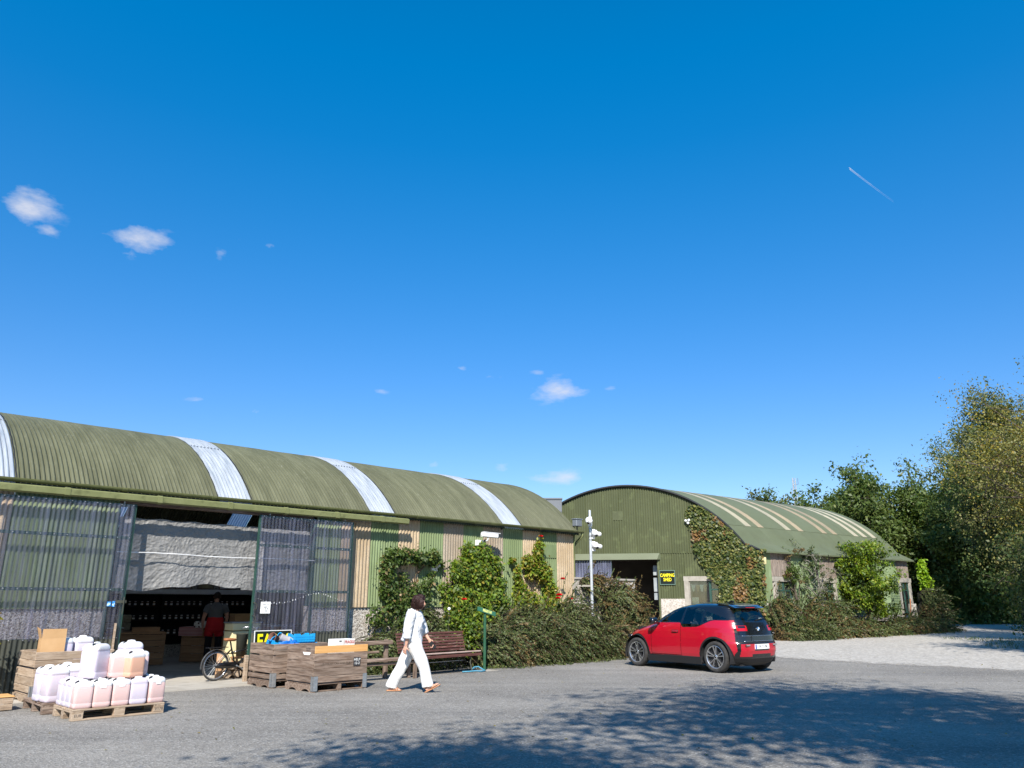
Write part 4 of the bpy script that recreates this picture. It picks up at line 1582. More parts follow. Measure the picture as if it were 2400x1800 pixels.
rose = wall_plant('climbing_rose', 'sparse climbing rose with red blooms on a wire trellis at the shed corner', A(0, -.04), FROT, [
    (8.42, -.16, 3.0, .14, .12, .28, .5), (8.38, -.16, 2.6, .26, .16, .32, .9), (7.98, -.16, 2.6, .24, .14, .22, .6), (8.62, -.18, 2.3, .30, .18, .28, .9), (8.1, -.12, 2.35, .2, .12, .2, .3), (7.42, -.1, 2.62, .10, .08, .1, .12),
    (7.6, -.12, 2.25, .12, .1, .3, .22), (7.7, -.14, 1.8, .26, .14, .34, .5), (8.85, -.2, 1.8, .25, .2, .3, .55), (8.1, -.2, 1.55, .34, .2, .28, .7), (8.75, -.35, 1.35, .32, .26, .34, .9), (7.65, -.2, 1.4, .32, .2, .3, .5),
    (8.3, -.4, 1.15, .36, .3, .35, .7)],
    8200, [LM['bright'], LM['yellow']], 23, .078,
    [[(8.2, -.05, .1), (8.1, -.08, 1.2), (8.3, -.1, 2.2), (8.42, -.1, 3.25)], [(8.2, -.05, .1), (7.8, -.08, 1.3), (7.6, -.08, 2.2), (7.4, -.08, 2.7)], [(8.2, -.05, .3), (8.7, -.1, 1.4), (9.0, -.12, 1.9), (9.28, -.14, 2.15)], [(8.1, -.06, 1.2), (8.0, -.08, 2.0), (7.95, -.1, 2.85)]],
    mixf=.05, stem_r=.012)
M['rose_red'] = mat('rose_red', (.62, .010, .018), (.75, .03, .03), 30, .6)
for x, y, z, r in ((8.40, -.24, 3.29, .075), (9.29, -.24, 2.14, .085), (8.66, -.66, 1.68, .105), (8.58, -.70, 1.60, .085), (9.12, -.66, 1.58, .09), (4.98, -.95, 1.56, .075)):
    q = MB()
    for k in range(14):
        a_, e_ = k * 2.399, .15 + k * .09
        d_ = Vector((math.cos(a_) * math.cos(e_), -abs(math.sin(a_)) * math.cos(e_) * .6 - .3, math.sin(e_) * .8 - .1))
        s_ = Vector((-math.sin(a_), math.cos(a_), 0)) * r * .6
        c_ = Vector((x, y, z)) + d_ * r * .55
        q.add([c_ - s_ - d_ * r * .25, c_ + s_ - d_ * r * .25, c_ + s_ * .8 + d_ * r * .5, c_ - s_ * .8 + d_ * r * .5], [(0, 1, 2, 3)])
    q.build('bloom', M['rose_red'], rose)
trl = thing('wire_trellis', 'rusty wire grid fixed to the tan sheet behind the climbing rose', 'trellis', A(7.95, -.07, 0), FROT)
q = MB()
for k in range(6):
    q.tube([(.05 + k * .11, 0, 1.5), (.05 + k * .11, 0, 2.35)], .005, 4)
for k in range(9):
    q.tube([(0, -.008, 1.5 + k * .105), (.66, -.008, 1.5 + k * .105)], .005, 4)
q.build('wire_grid', M['twig'], trl)

# ------------------------------------------------------------------ low arching shrubs along the near shed
mound_shrub('cotoneaster_shrub', 'dark arching shrub behind the slatted bench and the rustic seat', A(0, 0), FROT, [
    (3.0, -.45, .40, .65, .42, .55, 1), (3.7, -.45, .5, .7, .42, .6, 1.2), (4.5, -.45, .5, .65, .42, .6, 1.1), (2.55, -.42, .3, .4, .36, .5, .6), (4.2, -.38, .95, .6, .34, .45, .8)],
    950, [LM['olive'], LM['brown'], LM['dark']], 31, .055, .45, 34, browns=.45)
mound_shrub('cotoneaster_shrub', 'wide arching brown-green shrub along the shed wall right of the green post', A(0, 0), FROT, [
    (5.9, -.7, .45, .7, .6, .6, 1), (6.7, -.7, .65, .85, .62, .72, 1.4), (7.5, -.62, .75, .85, .65, .75, 1.4), (8.3, -.62, .7, .85, .65, .7, 1.3), (9.2, -.7, .65, .8, .6, .75, 1.2), (9.9, -.8, .5, .6, .55, .6, .9), (7.2, -.85, .35, 1.3, .6, .5, 1.2), (8.8, -.85, .35, 1.3, .55, .5, 1.2), (9.3, -.4, 1.15, .5, .35, .5, .7)],
    2900, [LM['olive'], LM['brown'], LM['dark']], 32, .055, .75, 36, browns=.40)
mound_shrub('cotoneaster_shrub', 'tall rust-tipped arching shrub round the camera pole between the sheds', A(0, 0), FROT, [
    (11.6, -.35, 1.45, .75, .6, .75, 1.2), (11.95, -.3, 1.05, .55, .5, .72, 1.0), (11.0, -.75, .5, .8, .6, .6, 1.0), (11.8, -.85, .40, .9, .6, .52, 1.2), (12.55, -.6, .35, .5, .5, .5, .6), (12.7, -.95, .22, .55, .5, .36, .5), (10.6, .02, 2.05, .35, .2, .22, .2), (11.1, .0, 2.15, .5, .2, .2, .3)],
    2400, [LM['olive'], LM['brown'], LM['dark']], 33, .06, .62, 36, browns=.2)

# ------------------------------------------------------------------ plants at the far shed
hedge = []
for k in range(11):
    q_ = .15 + k * 1.17
    b_ = B(.55 + .15 * math.sin(k * 2.1), q_, 0)
    hedge.append((b_[0], b_[1], gz(KX + b_[0], KY + b_[1]) + .15, .95, .9, .60, 1.0))
for p_, q_, h_ in ((.15, .25, 1.15), (.2, .55, 1.3), (.15, 2.65, 1.05), (.2, 3.4, 1.0), (.2, 4.4, 1.15), (.25, 12.6, 1.2), (.3, 13.0, .9), (.2, 12.8, 1.75)):
    b_ = B(p_, q_, 0)
    hedge.append((b_[0], b_[1], gz(KX + b_[0], KY + b_[1]) + h_ - .2, .42, .42, .62, .45))
mound_shrub('cotoneaster_shrub', 'long low brown-green hedge in front of the far shed side wall', (KX, KY, 0), 0, hedge, 3700, [LM['olive'], LM['brown'], LM['dark']], 34, .085, .95, 30, face=(.35, -1, .3), browns=.22, flow=(.5, -.5, -.25))

# ivy over the right part of the gable
rg = np.random.default_rng(41)
ivy = thing('ivy', 'ivy with rust coloured patches covering the right side of the green gable', 'ivy', (KX, KY, 0), 0)
def ivy_left(z):
    pts = [(5.5, -2.6), (5.35, -2.84), (4.8, -2.82), (3.6, -2.55), (2.55, -2.12), (2.2, -1.72), (.1, -1.55)]
    for (z1, p1), (z0, p0) in zip(pts[:-1], pts[1:]):
        if z0 <= z <= z1:
            return p0 + (p1 - p0) * (z - z0) / (z1 - z0)
    return -1.6
Pl, Ml = [], []
while len(Pl) < 17000:
    p, z = rg.uniform(-3.0, .25), rg.uniform(.1, 5.5)
    jl = .16 * mnoise.noise(Vector((p * 2, z * 2.2, 4))) + .05 * rg.normal()
    top_z = arch_z(min(p, -.03)) + .03
    right = .06 if z < 3.5 else 9
    if p < ivy_left(z) + jl or z > top_z - .0 or p > right + .05 * rg.normal():
        continue
    nv = mnoise.noise(Vector((p * .9 + 3, z * .9, 1.2)))
    Pl.append((p, -.05 - .12 * abs(rg.normal()) * (.6 + .5 * nv), z))
    diag = math.exp(-((p - (-.35 - (z - 3.0) * .62)) / .28) ** 2) * (1 if z > 2.2 else 0)
    Ml.append(1 if (mnoise.noise(Vector((p * 1.7, z * 1.3, 9))) + .12 * rg.normal() + .35 * diag) > .38 else 0)
Pl = np.array(Pl)
W3 = np.stack([Pl[:, 0] * GX + Pl[:, 1] * AX, Pl[:, 0] * GY + Pl[:, 1] * AY, Pl[:, 2]], 1)
n_ = len(W3)
leaf_obj('foliage', W3, rdir(n_, rg) * .6 + np.array([0, -.25, -.8]), rdir(n_, rg) * .5 + np.array([0, -1, .45]), .105 * (.6 + .8 * rg.random(n_)), .85, [leaf_mat('ivy_green', [(0, (.02, .04, .01)), (.4, (.055, .08, .015)), (.8, (.12, .13, .03)), (1, (.2, .19, .05))], .15), leaf_mat('ivy_rust', [(0, (.08, .055, .02)), (.4, (.165, .09, .03)), (.8, (.23, .12, .038)), (1, (.14, .14, .04))], .15)], ivy, np.array(Ml))
st_ = MB()
for k in range(7):
    p0 = -1.4 + k * .2
    pts = [B(p0 + .05 * math.sin(i + k), -.04, .1 + i * .7) for i in range(5)]
    st_.tube(pts, [.03, .025, .02, .015, .01], 5)
st_.build('stem', M['twig'], ivy)

# small trees and climbers against the far shed's side
def side_w(p, q):
    w_ = BW(p, q)
    return (w_[0], w_[1], gz(w_[0], w_[1]))
tree('leafy_bush_tree', 'round bright green leafy tree in front of the far shed eave', side_w(.9, 6.0), 4.3, (1.35, 1.1, 1.45, 2.55), .09, 26, 7200, .15, [LM['bright'], LM['mid']], 51, bare=.16, twig_n=6, spread=.62, mixs=.4, droop=.3, cat='small tree')
gn = tree('gnarled_apple_tree', 'bare gnarled espalier tree against the far shed side wall', side_w(.3, 3.4), 3.6, (1.15, .5, 1.2, 2.35), .13, 15, 1500, .09, [LM['olive'], LM['dark']], 52, bare=.3, twig_n=7, spread=.75, bark='bark_grey', cat='small tree', tuft=.5)
tree('gnarled_apple_tree', 'twisted dark climber stem left of the espalier tree at the far shed window', side_w(.25, 2.2), 3.4, (.9, .4, .9, 2.6), .10, 11, 1500, .09, [LM['mid'], LM['brown']], 53, bare=.4, lean=(-.5, 0), twig_n=6, spread=.7, cat='small tree', tuft=.6)
wall_plant('lime_climber', 'lime green climber round the far corner of the far shed', side_w(.1, 12.9), RAD(37), [(0, -.1, 2.6, .35, .3, .7, 1), (.3, -.1, 2.2, .4, .3, .6, 1), (.1, 0, 3.1, .3, .3, .45, .7)], 2600, [LM['lime']], 54, .13, [[(0, -.05, .0), (.05, -.06, 1.5), (.1, -.06, 3.0)]])
ms = thing('wire_mesh', 'green wire mesh panel fixed on the far shed side wall', 'trellis', BW(-.12, 10.3, 0), RAD(36.95))
q = MB()
for k in range(9):
    q.tube([(k * .11, 0, 1.2), (k * .11, 0, 2.75)], .006, 4)
for k in range(13):
    q.tube([(0, -.008, 1.2 + k * .12), (.88, -.008, 1.2 + k * .12)], .006, 4)
q.build('wire_grid', M['door_green'], ms)
w_ = BW(.55, 10.6)
hz_ = gz(w_[0], w_[1])
tag(MB().tube([(0, 0, 1.55), (-.15, -.25, 1.1), (-.5, -.7, .5), (-.95, -1.15, .14), (-1.5, -1.5, .06), (-2.2, -1.65, .04)], .022, 6).build('orange_hose', mat('hose_orange', (.42, .13, .04), rough=.5), None, True, loc=(w_[0], w_[1], hz_)), 'orange hose trailing from the far shed over the hedge to the gravel', 'hose')
w_ = BW(.42, 11.0)
sp_ = thing('stone_post', 'short mossy stone post with a dead vine at the far shed', 'post', (w_[0], w_[1], gz(w_[0], w_[1])), .3)
MB().slices([(0, 0, 0, .2, .17, 4), (.5, .02, 0, .18, .15, 4), (1.0, .0, .01, .17, .15, 4), (1.32, .02, 0, .15, .13, 4)], 14).build('shaft', M['frame_conc'], sp_, True)
MB().tube([(.2, -.15, 0), (.16, -.2, .5), (.22, -.18, .9), (.05, -.2, 1.25)], .02, 5).build('vine', M['bark'], sp_)

# ------------------------------------------------------------------ trees behind and to the right
def T(name, label, x, y, H, crown, n_leaf, ls, mats, seed, **k):
    k.setdefault('bare', .1)
    return tree(name, label, (x, y, gz(x, y) - .05), H, crown, k.pop('tr', .22), k.pop('n_limb', 24), n_leaf, ls, mats, seed, group='trees behind the far shed', **k)
ta, tb, tc_ = [LM['tree_a'], LM['mid']], [LM['tree_b'], LM['tree_a']], [LM['tree_c'], LM['yellow']]
T('broadleaf_tree', 'low tree at the left end of the wood behind the green roof', 20.6, 60, 8.6, (3.6, 2.6, 3.4, 5.0), 9000, .30, tb, 61)
T('broadleaf_tree', 'thin tree just behind the far shed ridge beside the mast', 23.5, 58, 9.2, (2.6, 2.4, 3.6, 5.4), 7000, .28, ta, 62)
T('broadleaf_tree', 'tall rounded green tree behind the far end of the far shed', 24.4, 53, 9.8, (3.4, 3.0, 4.0, 5.4), 15000, .28, ta, 63, n_limb=30)
T('broadleaf_tree', 'full green tree right of the rounded one behind the shed end', 28.4, 54, 9.5, (3.5, 3.0, 4.3, 4.9), 15000, .28, ta, 64, n_limb=30)
T('broadleaf_tree', 'dense green tree reaching the ground beside the far shed corner', 29.5, 50, 8.2, (3.4, 2.6, 4.1, 4.0), 15000, .26, ta, 65, bare=.05, n_limb=30)
T('broadleaf_tree', 'slim tree with a tall open top above the dark thicket', 33.2, 56, 11.8, (2.6, 2.6, 5.6, 6.2), 9500, .28, tb, 66, twig_n=6)
T('broadleaf_tree', 'dark tree at the back of the gravel opening', 36.5, 60, 11.5, (4.0, 3.0, 5.4, 5.6), 13000, .30, tb, 67, bare=.06)
T('broadleaf_tree', 'dark tree behind the gravel right of the opening', 42.5, 60, 12.5, (4.4, 3.0, 6.0, 6.4), 15000, .28, tb, 68, bare=.06)
T('broadleaf_tree', 'deep green understorey tree at the end of the gravel', 39, 55, 6.0, (4.5, 2.4, 2.9, 3.0), 9000, .26, [LM['dark'], LM['tree_a']], 69, bare=.05, tr=.12)
T('broadleaf_tree', 'understorey tree left of the gravel end near the far shed', 33.2, 62, 5.5, (4.5, 2.0, 2.7, 2.7), 7000, .28, [LM['dark'], LM['tree_a']], 70, bare=.05, tr=.12)
T('broadleaf_tree', 'tree at the right back of the gravel beyond the leaning branches', 47, 56, 13, (5, 3.5, 6.2, 6.6), 13000, .32, tb, 71, bare=.06)
T('broadleaf_tree', 'tree filling the gap behind the far opening', 31, 70, 9, (6, 3.0, 4.4, 4.6), 9000, .36, tb, 76, bare=.05)
T('broadleaf_tree', 'tall tree far back behind the dark thicket', 42, 72, 12, (7, 3.0, 6.0, 6.0), 11000, .4, tb, 77, bare=.05)
T('poplar_tree', 'tall airy bronze-green tree rising over the right edge trees', 27.0, 42, 11.6, (3.1, 3.0, 4.8, 7.2), 18000, .17, tb, 72, n_limb=30, tr=.26, bare=.3)
T('poplar_tree', 'tallest tree at the right edge of the picture', 30.6, 41, 12.8, (3.4, 3.2, 5.0, 8.0), 18000, .17, tb, 73, n_limb=30, tr=.28, bare=.3)
T('broadleaf_tree', 'dark tree standing at the right edge of the gravel', 27.5, 38.5, 8.6, (3.6, 3.2, 4.2, 4.3), 16000, .2, [LM['dark'], LM['tree_b']], 74, n_limb=30, bare=.06)
T('willow_tree', 'pale yellowish tree with drooping seed branches at the right edge', 21.4, 29.5, 9.2, (4.4, 3.6, 3.0, 5.9), 25000, .115, tc_, 75, n_limb=34, tr=.22, bare=.22, droop=.5, spread=.62)
T('broadleaf_tree', 'dark lower branches of the tree at the right edge of the gravel', 18.8, 26.5, 4.6, (2.6, 2.2, 2.3, 2.2), 11000, .14, [LM['dark'], LM['tree_b']], 78, n_limb=24, tr=.12, bare=.06)
# trees beside and behind the photographer: they throw the shade on the yard
def TB(name, label, x, y, H, crown, n_leaf, ls, mats, seed, **k):
    return tree(name, label, (x, y, 0), H, crown, k.pop('tr', .25), k.pop('n_limb', 26), n_leaf, ls, mats, seed, group='trees behind the photographer', **k)
TB('shade_tree', 'tall tree behind the camera shading the front of the yard', 4.6, -.4, 12.6, (4.9, 3.4, 3.3, 9.3), 10500, .2, ta, 81, bare=.45, n_limb=30)
TB('shade_tree', 'tree behind the camera to the right shading the yard', 11.5, -1.0, 12.8, (4.6, 3.4, 3.4, 9.4), 11500, .2, ta, 82, bare=.45, n_limb=30)
TB('shade_tree', 'smaller tree behind the camera whose twigs shade the left foreground', -1.0, -1.4, 9.6, (2.6, 2.2, 1.9, 7.6), 3600, .17, ta, 83, bare=.45, n_limb=20)
TB('shade_tree', 'tree outside the right edge shading the gravel', 19.0, 17.0, 11, (4.6, 3.6, 4.2, 6.6), 14000, .24, ta, 84, bare=.25)

# radio mast beyond the roof
ma = thing('radio_mast', 'thin lattice radio mast beyond the far shed roof', 'mast', (26.5, 72, 0))
for dx, dy in ((-.25, -.15), (.25, -.15), (0, .28)):
    MB().tube([(dx, dy, 0), (dx * .5, dy * .5, 12.8)], .05, 5).build('leg', M['steel'], ma)
q = MB()
for k in range(22):
    z = .5 + k * .55
    f = 1 - .5 * z / 12.8
    pts = [(-.25 * f, -.15 * f, z), (.25 * f, -.15 * f, z + .28), (0, .28 * f, z + .55), (-.25 * f, -.15 * f, z + .55)]
    q.tube(pts, .03, 4)
q.build('bracing', M['steel'], ma)
for z, a_ in ((12.2, 0), (11.3, 2), (10.7, 4)):
    MB().tube([(.1 * math.cos(a_), .1 * math.sin(a_), z), (.4 * math.cos(a_), .4 * math.sin(a_), z), (.4 * math.cos(a_), .4 * math.sin(a_), z + .6)], .03, 5).build('antenna', M['steel'], ma)

# grass tufts along the shrub edge and under the right-hand trees
def grass(name, label, pts, h, seed):
    rg_ = np.random.default_rng(seed)
    P = np.array(pts)
    n = len(P)
    D = rg_.normal(size=(n, 3)) * .35 + np.array([0, 0, 1])
    o = leaf_obj(name, P, D, rdir(n, rg_) + np.array([0, -.6, 0]), h * (.5 + rg_.random(n)), .12, [LM['grass']], None, fold=.05)
    return tag(o, label, 'grass', kind='stuff')
rg = np.random.default_rng(91)
pts = []
for _ in range(9000):
    if rg.random() < .45:
        x, y = rg.uniform(14.2, 24), rg.uniform(23.5, 33)
        if x < 15.6 + .25 * (y - 23.5) + .5 * math.sin(y * 1.3):
            continue
    else:
        q_ = rg.uniform(-.3, 13.5)
        w_ = BW(1.4 + rg.normal() * .18 + .15 * math.sin(q_ * 1.7), q_)
        x, y = w_[0], w_[1]
    pts.append((x, y, gz(x, y)))
grass('grass_verge', 'short grass at the edge of the gravel', pts, .11, 92)
rg = np.random.default_rng(93)
pts = []
for _ in range(1400):
    x = rg.uniform(4.9, 13.4)
    w_ = A(x, -1.28 + .1 * math.sin(x * 3) + .12 * rg.normal())
    pts.append((w_[0], w_[1], 0.0))
grass('grass_fringe', 'thin grass fringe at the foot of the near shrubs', pts, .08, 94)
# yellowing plant at the left picture edge
wall_plant('potted_shrub', 'yellow-green leafy shrub cut by the left picture edge', A(-4.66, -.75), FROT, [(0, -.1, 1.25, .16, .16, .22, 1), (-.05, -.12, .95, .14, .14, .12, .6), (-.25, 0, .7, .3, .25, .55, 1.0)], 520, [LM['yellow'], LM['bright']], 95, .075, [[(-.2, 0, 0), (-.1, -.05, .8), (0, -.1, 1.3)]], cat='shrub')
# ------------------------------------------------------------------ pallets
def pallet(label, x, y, L_, W_, rz_=0.0, wood='pale_wood', stamp=None):
    t = thing('pallet', label, 'pallet', A(x, y), FROT + rz_, 'pallets under the juice jugs')
    for k in range(5):                                      # deck boards run along x
        w_ = .145 if k in (0, 2, 4) else .10
        yc = [w_ / 2, W_ * .27, W_ / 2, W_ * .73, W_ - w_ / 2][k]
        pbox('deck_board', M[wood], t, 0, L_, yc - w_ / 2, yc + w_ / 2, .122, .144, .003)
    for xc in (.0725, L_ / 2, L_ - .0725):
        pbox('cross_board', M[wood], t, xc - .072, xc + .072, .002, W_ - .002, .100, .1215, .003)
        for yc in (.05, W_ / 2, W_ - .05):
            pbox('block', M[wood], t, xc - .07, xc + .07, yc - .048, yc + .048, .022, .0995, .003)
    for yc in (.05, W_ / 2, W_ - .05):
        pbox('bottom_board', M[wood], t, .002, L_ - .002, yc - .05, yc + .05, .002, .0215, .003)
    if stamp:
        text('stamp', stamp, .055, M['ink'], t, face_matrix((L_ - .072, .0012, .062), (1, 0, 0), (0, 0, 1)), .0002)
        text('stamp', 'EUR', .05, M['ink'], t, face_matrix((.075, .0012, .062), (1, 0, 0), (0, 0, 1)), .0002)
    return t


PA = (-4.11, -3.77)
pallet('front pallet carrying the block of small pink juice jugs', PA[0], PA[1], 1.2, .8, RAD(1.5), 'pale_wood', 'V178')
PBx = (-4.22, -2.80)
pallet('rear grey pallet carrying the large pale jugs beside the wooden bin', PBx[0], PBx[1], 1.2, 1.05, 0, 'old_wood')

# ------------------------------------------------------------------ juice jugs
def jug_mat(name, juice, level):
    m, nt, N, L, b = new_mat(name)
    tc = N.new('ShaderNodeTexCoord')
    sp = N.new('ShaderNodeSeparateXYZ')
    L.new(tc.outputs['Object'], sp.inputs[0])
    oi = N.new('ShaderNodeObjectInfo')
    mr = N.new('ShaderNodeMapRange')                       # the juice stands to a different height in each jug
    mr.inputs['From Min'].default_value = level - .008
    mr.inputs['From Max'].default_value = level + .012
    L.new(sp.outputs[2], mr.inputs['Value'])
    rp = N.new('ShaderNodeValToRGB')
    e = rp.color_ramp.elements
    e[0].color = tuple(juice[0]) + (1,)
    e[1].color = tuple(juice[2]) + (1,)
    q = e.new(.5)
    q.color = tuple(juice[1]) + (1,)
    L.new(oi.outputs['Random'], rp.inputs[0])
    mx = N.new('ShaderNodeMixRGB')
    L.new(mr.outputs[0], mx.inputs['Fac'])
    L.new(rp.outputs[0], mx.inputs['Color1'])
    mx.inputs['Color2'].default_value = (.68, .68, .69, 1)
    L.new(mx.outputs[0], b.inputs['Base Color'])
    b.inputs['Roughness'].default_value = .38
    b.inputs['Subsurface Weight'].default_value = .25
    b.inputs['Subsurface Radius'].default_value = (.03, .02, .02)
    b.inputs['Subsurface Scale'].default_value = .6
    return m


M['juice_pink'] = jug_mat('jug_pink', [(.64, .42, .385), (.66, .47, .445), (.66, .51, .51)], .265)
M['juice_lilac'] = jug_mat('jug_lilac', [(.56, .51, .60), (.60, .52, .57), (.56, .53, .64)], .385)
M['juice_orange'] = jug_mat('jug_orange', [(.64, .36, .23), (.64, .37, .25), (.62, .36, .26)], .265)


def jug_meshes(w, d, h, mats_):
    hw, hd = w / 2, d / 2
    lv = [(0, 0, 0, hw * .86, hd * .86, 6), (.012, 0, 0, hw * .96, hd * .96, 7), (.03, 0, 0, hw, hd, 7)]
    gr = .06 * h / .34
    lv += [(gr, 0, 0, hw, hd, 7), (gr + .004, 0, 0, hw * .985, hd * .985, 7), (gr + .010, 0, 0, hw * .985, hd * .985, 7), (gr + .014, 0, 0, hw, hd, 7)]
    zt = h * .80
    lv += [(zt - .02, 0, 0, hw, hd, 7), (zt - .016, 0, 0, hw * .985, hd * .985, 7), (zt - .008, 0, 0, hw * .985, hd * .985, 7), (zt - .004, 0, 0, hw, hd, 7),
           (h * .885, 0, 0, hw * .985, hd * .985, 6), (h * .945, 0, 0, hw * .88, hd * .88, 5), (h * .975, 0, 0, hw * .72, hd * .72, 4.5), (h * .982, 0, 0, hw * .4, hd * .4, 4)]
    res = []
    for m_ in mats_:
        me = MB().slices(lv, 32).mesh('body', 'angle')
        me.materials.append(m_)
        res.append(me)
    hd_ = MB().tube([(-hw * .35, 0, h * .955), (-hw * .30, 0, h * 1.0), (0, 0, h * 1.01), (hw * .30, 0, h * 1.0), (hw * .38, 0, h * .955)], [.017, .014, .013, .014, .017], 8).mesh('handle', True)
    hd_.materials.append(M['white_plastic'])
    cp_ = MB().lathe([(.026, 0), (.027, .022), (.024, .028)], 14, Matrix.Translation((-hw * .68, -hd * .3, h * .925)) @ Matrix.Rotation(RAD(-32), 4, 'Y')).mesh('cap', 'angle')
    cp_.materials.append(M['black_plastic'])
    return res, hd_, cp_


JS = jug_meshes(.232, .195, .345, [M['juice_pink'], M['juice_orange'], M['juice_lilac']])
JL = jug_meshes(.29, .27, .47, [M['juice_lilac']])


def jug(kind, v, label, x, y, z, rz_=0.0, sticker=False):
    bodies, hd_, cp_ = JS if kind == 's' else JL
    t = thing('juice_jug', label, 'jug', A(x, y, z), FROT + rz_, 'small juice jugs on the front pallet' if kind == 's' else 'large pale jugs')
    obj('body', bodies[v], None, t)
    obj('handle', hd_, None, t)
    obj('cap', cp_, None, t)
    if sticker:
        MB().box(-.035, .035, -.1035, -.099, .245, .285).build('sticker', M['paper'], t)
    return t


ordn = ['first', 'second', 'third', 'fourth', 'fifth']
zA = .145
ca, sa = math.cos(RAD(1.5)), math.sin(RAD(1.5))
def onA(lx, ly):
    return PA[0] + lx * ca - ly * sa, PA[1] + lx * sa + ly * ca
rowname = ['front row', 'second row', 'third row', 'back row']
for c in range(5):
    for r in range(4):
        lx, ly = .125 + c * .2365 + rnd.uniform(-.004, .004), .105 + r * .1985 + rnd.uniform(-.003, .003)
        x, y = onA(lx, ly)
        if r == 0:
            lb = '%s pink juice jug from the left in the front row on the front pallet' % ordn[c]
        elif c == 0:
            lb = 'pink juice jug on the left side of the front pallet, %s' % rowname[r]
        else:
            lb = '%s jug from the left in the %s on the front pallet, mostly hidden' % (ordn[c], rowname[r])
        v = 2 if (c, r) in ((0, 1), (0, 2), (0, 3), (3, 0)) else 0
        jug('s', v, lb, x, y, zA, RAD(rnd.uniform(-2.5, 2.5)) + (RAD(8) if (c == 4 and r == 0) else 0) + (RAD(180) if r % 2 and c == 0 else 0), sticker=(r == 0 and c in (1, 2, 4)))
z2 = zA + .345 * .982
for lx, ly, v, lb, k, rz_ in ((.62, .36, 0, 'pink jug on the upper tier left of the orange-stained one', 's', RAD(2)), (.80, .24, 1, 'orange-stained pink jug at the front of the upper tier', 's', RAD(14)),
                              (.93, .42, 0, 'pink jug on the upper tier right of the orange-stained one', 's', RAD(-4)), (.33, .42, 0, 'tall pale jug standing alone on the upper tier of the front pallet', 'l', RAD(35)),
                              (.88, .66, 0, 'large pale jug at the back of the upper tier, highest on the right', 'l', RAD(3))):
    x, y = onA(lx, ly)
    jug(k, v, lb, x, y, z2 + .003, rz_)
for lx, ly, lb, rz_ in ((.16, .17, 'large lilac-white jug at the front corner of the rear pallet', RAD(6)), (.13, .47, 'large pale jug behind the corner one on the rear pallet', RAD(2)), (.50, .52, 'large pale jug in the middle of the rear pallet', RAD(-3)),
                        (.82, .55, 'large pale jug on the rear pallet behind the tall standing jug', RAD(4)), (.47, .85, 'large pale jug at the back of the rear pallet', 0.0)):
    jug('l', 0, lb, PBx[0] + lx, PBx[1] + ly, .145, rz_)

# ------------------------------------------------------------------ bulk bins (apple crates)
def bulk_bin(label, x, y, L_, W_, H_, wood, rz_=0.0, planks=5, fresh_top=False, brackets=True, slots=()):
    """L_ along x (front), W_ along y; origin at the near-left bottom corner"""
    t = thing('wooden_bin', label, 'crate', A(x, y), FROT + rz_, 'wooden bulk bins in front of the doors')
    z0 = .13
    ph = (H_ - z0) / planks
    for k in range(planks):
        za, zb = z0 + k * ph + .003, z0 + (k + 1) * ph - .003
        if k in slots:
            za += .022
        top = k == planks - 1
        j = .003 * rnd.uniform(-1, 1)
        pbox('plank', M['new_pine'] if (top and fresh_top) else M[wood], t, .002, L_ - .002, -.002 + j, .018 + j, za, zb, .003)
        pbox('plank', M[wood], t, .002, L_ - .002, W_ - .018, W_ + .002, za, zb, .003)
        pbox('plank', M[wood], t, -.002 + j, .018 + j, .02, W_ - .02, za, zb, .003)
        pbox('plank', M[wood], t, L_ - .018, L_ + .002, .02, W_ - .02, za, zb, .003)
    for cx in (.02, L_ - .06):
        for cy in (.02, W_ - .06):
            pbox('corner_post', M[wood], t, cx, cx + .04, cy, cy + .04, .02, H_ - .005, .003)
    pbox('floor_board', M[wood], t, .02, L_ - .02, .02, W_ - .02, .115, .14, .003)
    # skids run from front to back: the short sides show an arched foot board
    n = 18
    for xa in (-.002, L_ / 2 - .03, L_ - .05):
        poly = [(0, .0), (.10, .0)]
        for c0, c1 in ((.12, .40), (.58, .86)):
            for i in range(7):
                f = i / 6
                poly.append(((c0 + (c1 - c0) * f) * W_, .045 * math.sin(math.pi * min(1, max(0, f))) ** .5 if 0 < f < 1 else 0))
        poly = sorted(poly, key=lambda p: p[0])
        poly += [(W_, 0), (W_, .112), (0, .112)]
        MB().prism(poly, xa + .001, xa + .052, 'yz').build('skid', M[wood], t)
    pbox('bottom_runner', M[wood], t, .055, L_ - .055, .03, .12, .002, .02, .003)
    if brackets:
        for cx, sx in ((0, 1), (L_, -1)):
            m_ = MB()
            m_.box(min(cx, cx + sx * .085), max(cx, cx + sx * .085), -.0075, -.0045, .02, .26)
            m_.box(min(cx - sx * .0075, cx - sx * .0045), max(cx - sx * .0075, cx - sx * .0045), -.006, .07, .02, .26)
            m_.build('corner_bracket', M['steel'], t)
    return t


b1 = bulk_bin('front weathered bin with a fresh pine top board and chalk tag', -.10, -2.96, 1.10, .96, .765, 'old_wood', RAD(.5), 5, True, slots=(0,))
MB().add([(.70, -.012, .0), (.83, -.012, .0), (.80, -.012, -.045), (.73, -.012, -.045)], [(0, 1, 2, 3)])
lab = MB().box(.80, .945, -.012, -.006, .40, .545).build('chalk_tag', M['ink'], b1)
text('chalk_lettering', 'HELP\n12-2', .062, M['paper'], b1, face_matrix((.872, -.0135, .475), (1, 0, 0), (0, 0, 1)), .0004)
text('stencil_lettering', 'C TOLAN CAN AND TURN', .05, mat('stencil', (.05, .036, .028), rough=.9), b1, face_matrix((.47, -.0072, .455), (1, 0, 0), (0, 0, 1)), .0002)
text('stencil_lettering', 'SIZE', .08, M['ink'], b1, face_matrix((-.0065, .22, .70), (0, -1, 0), (0, 0, 1)), .0002)
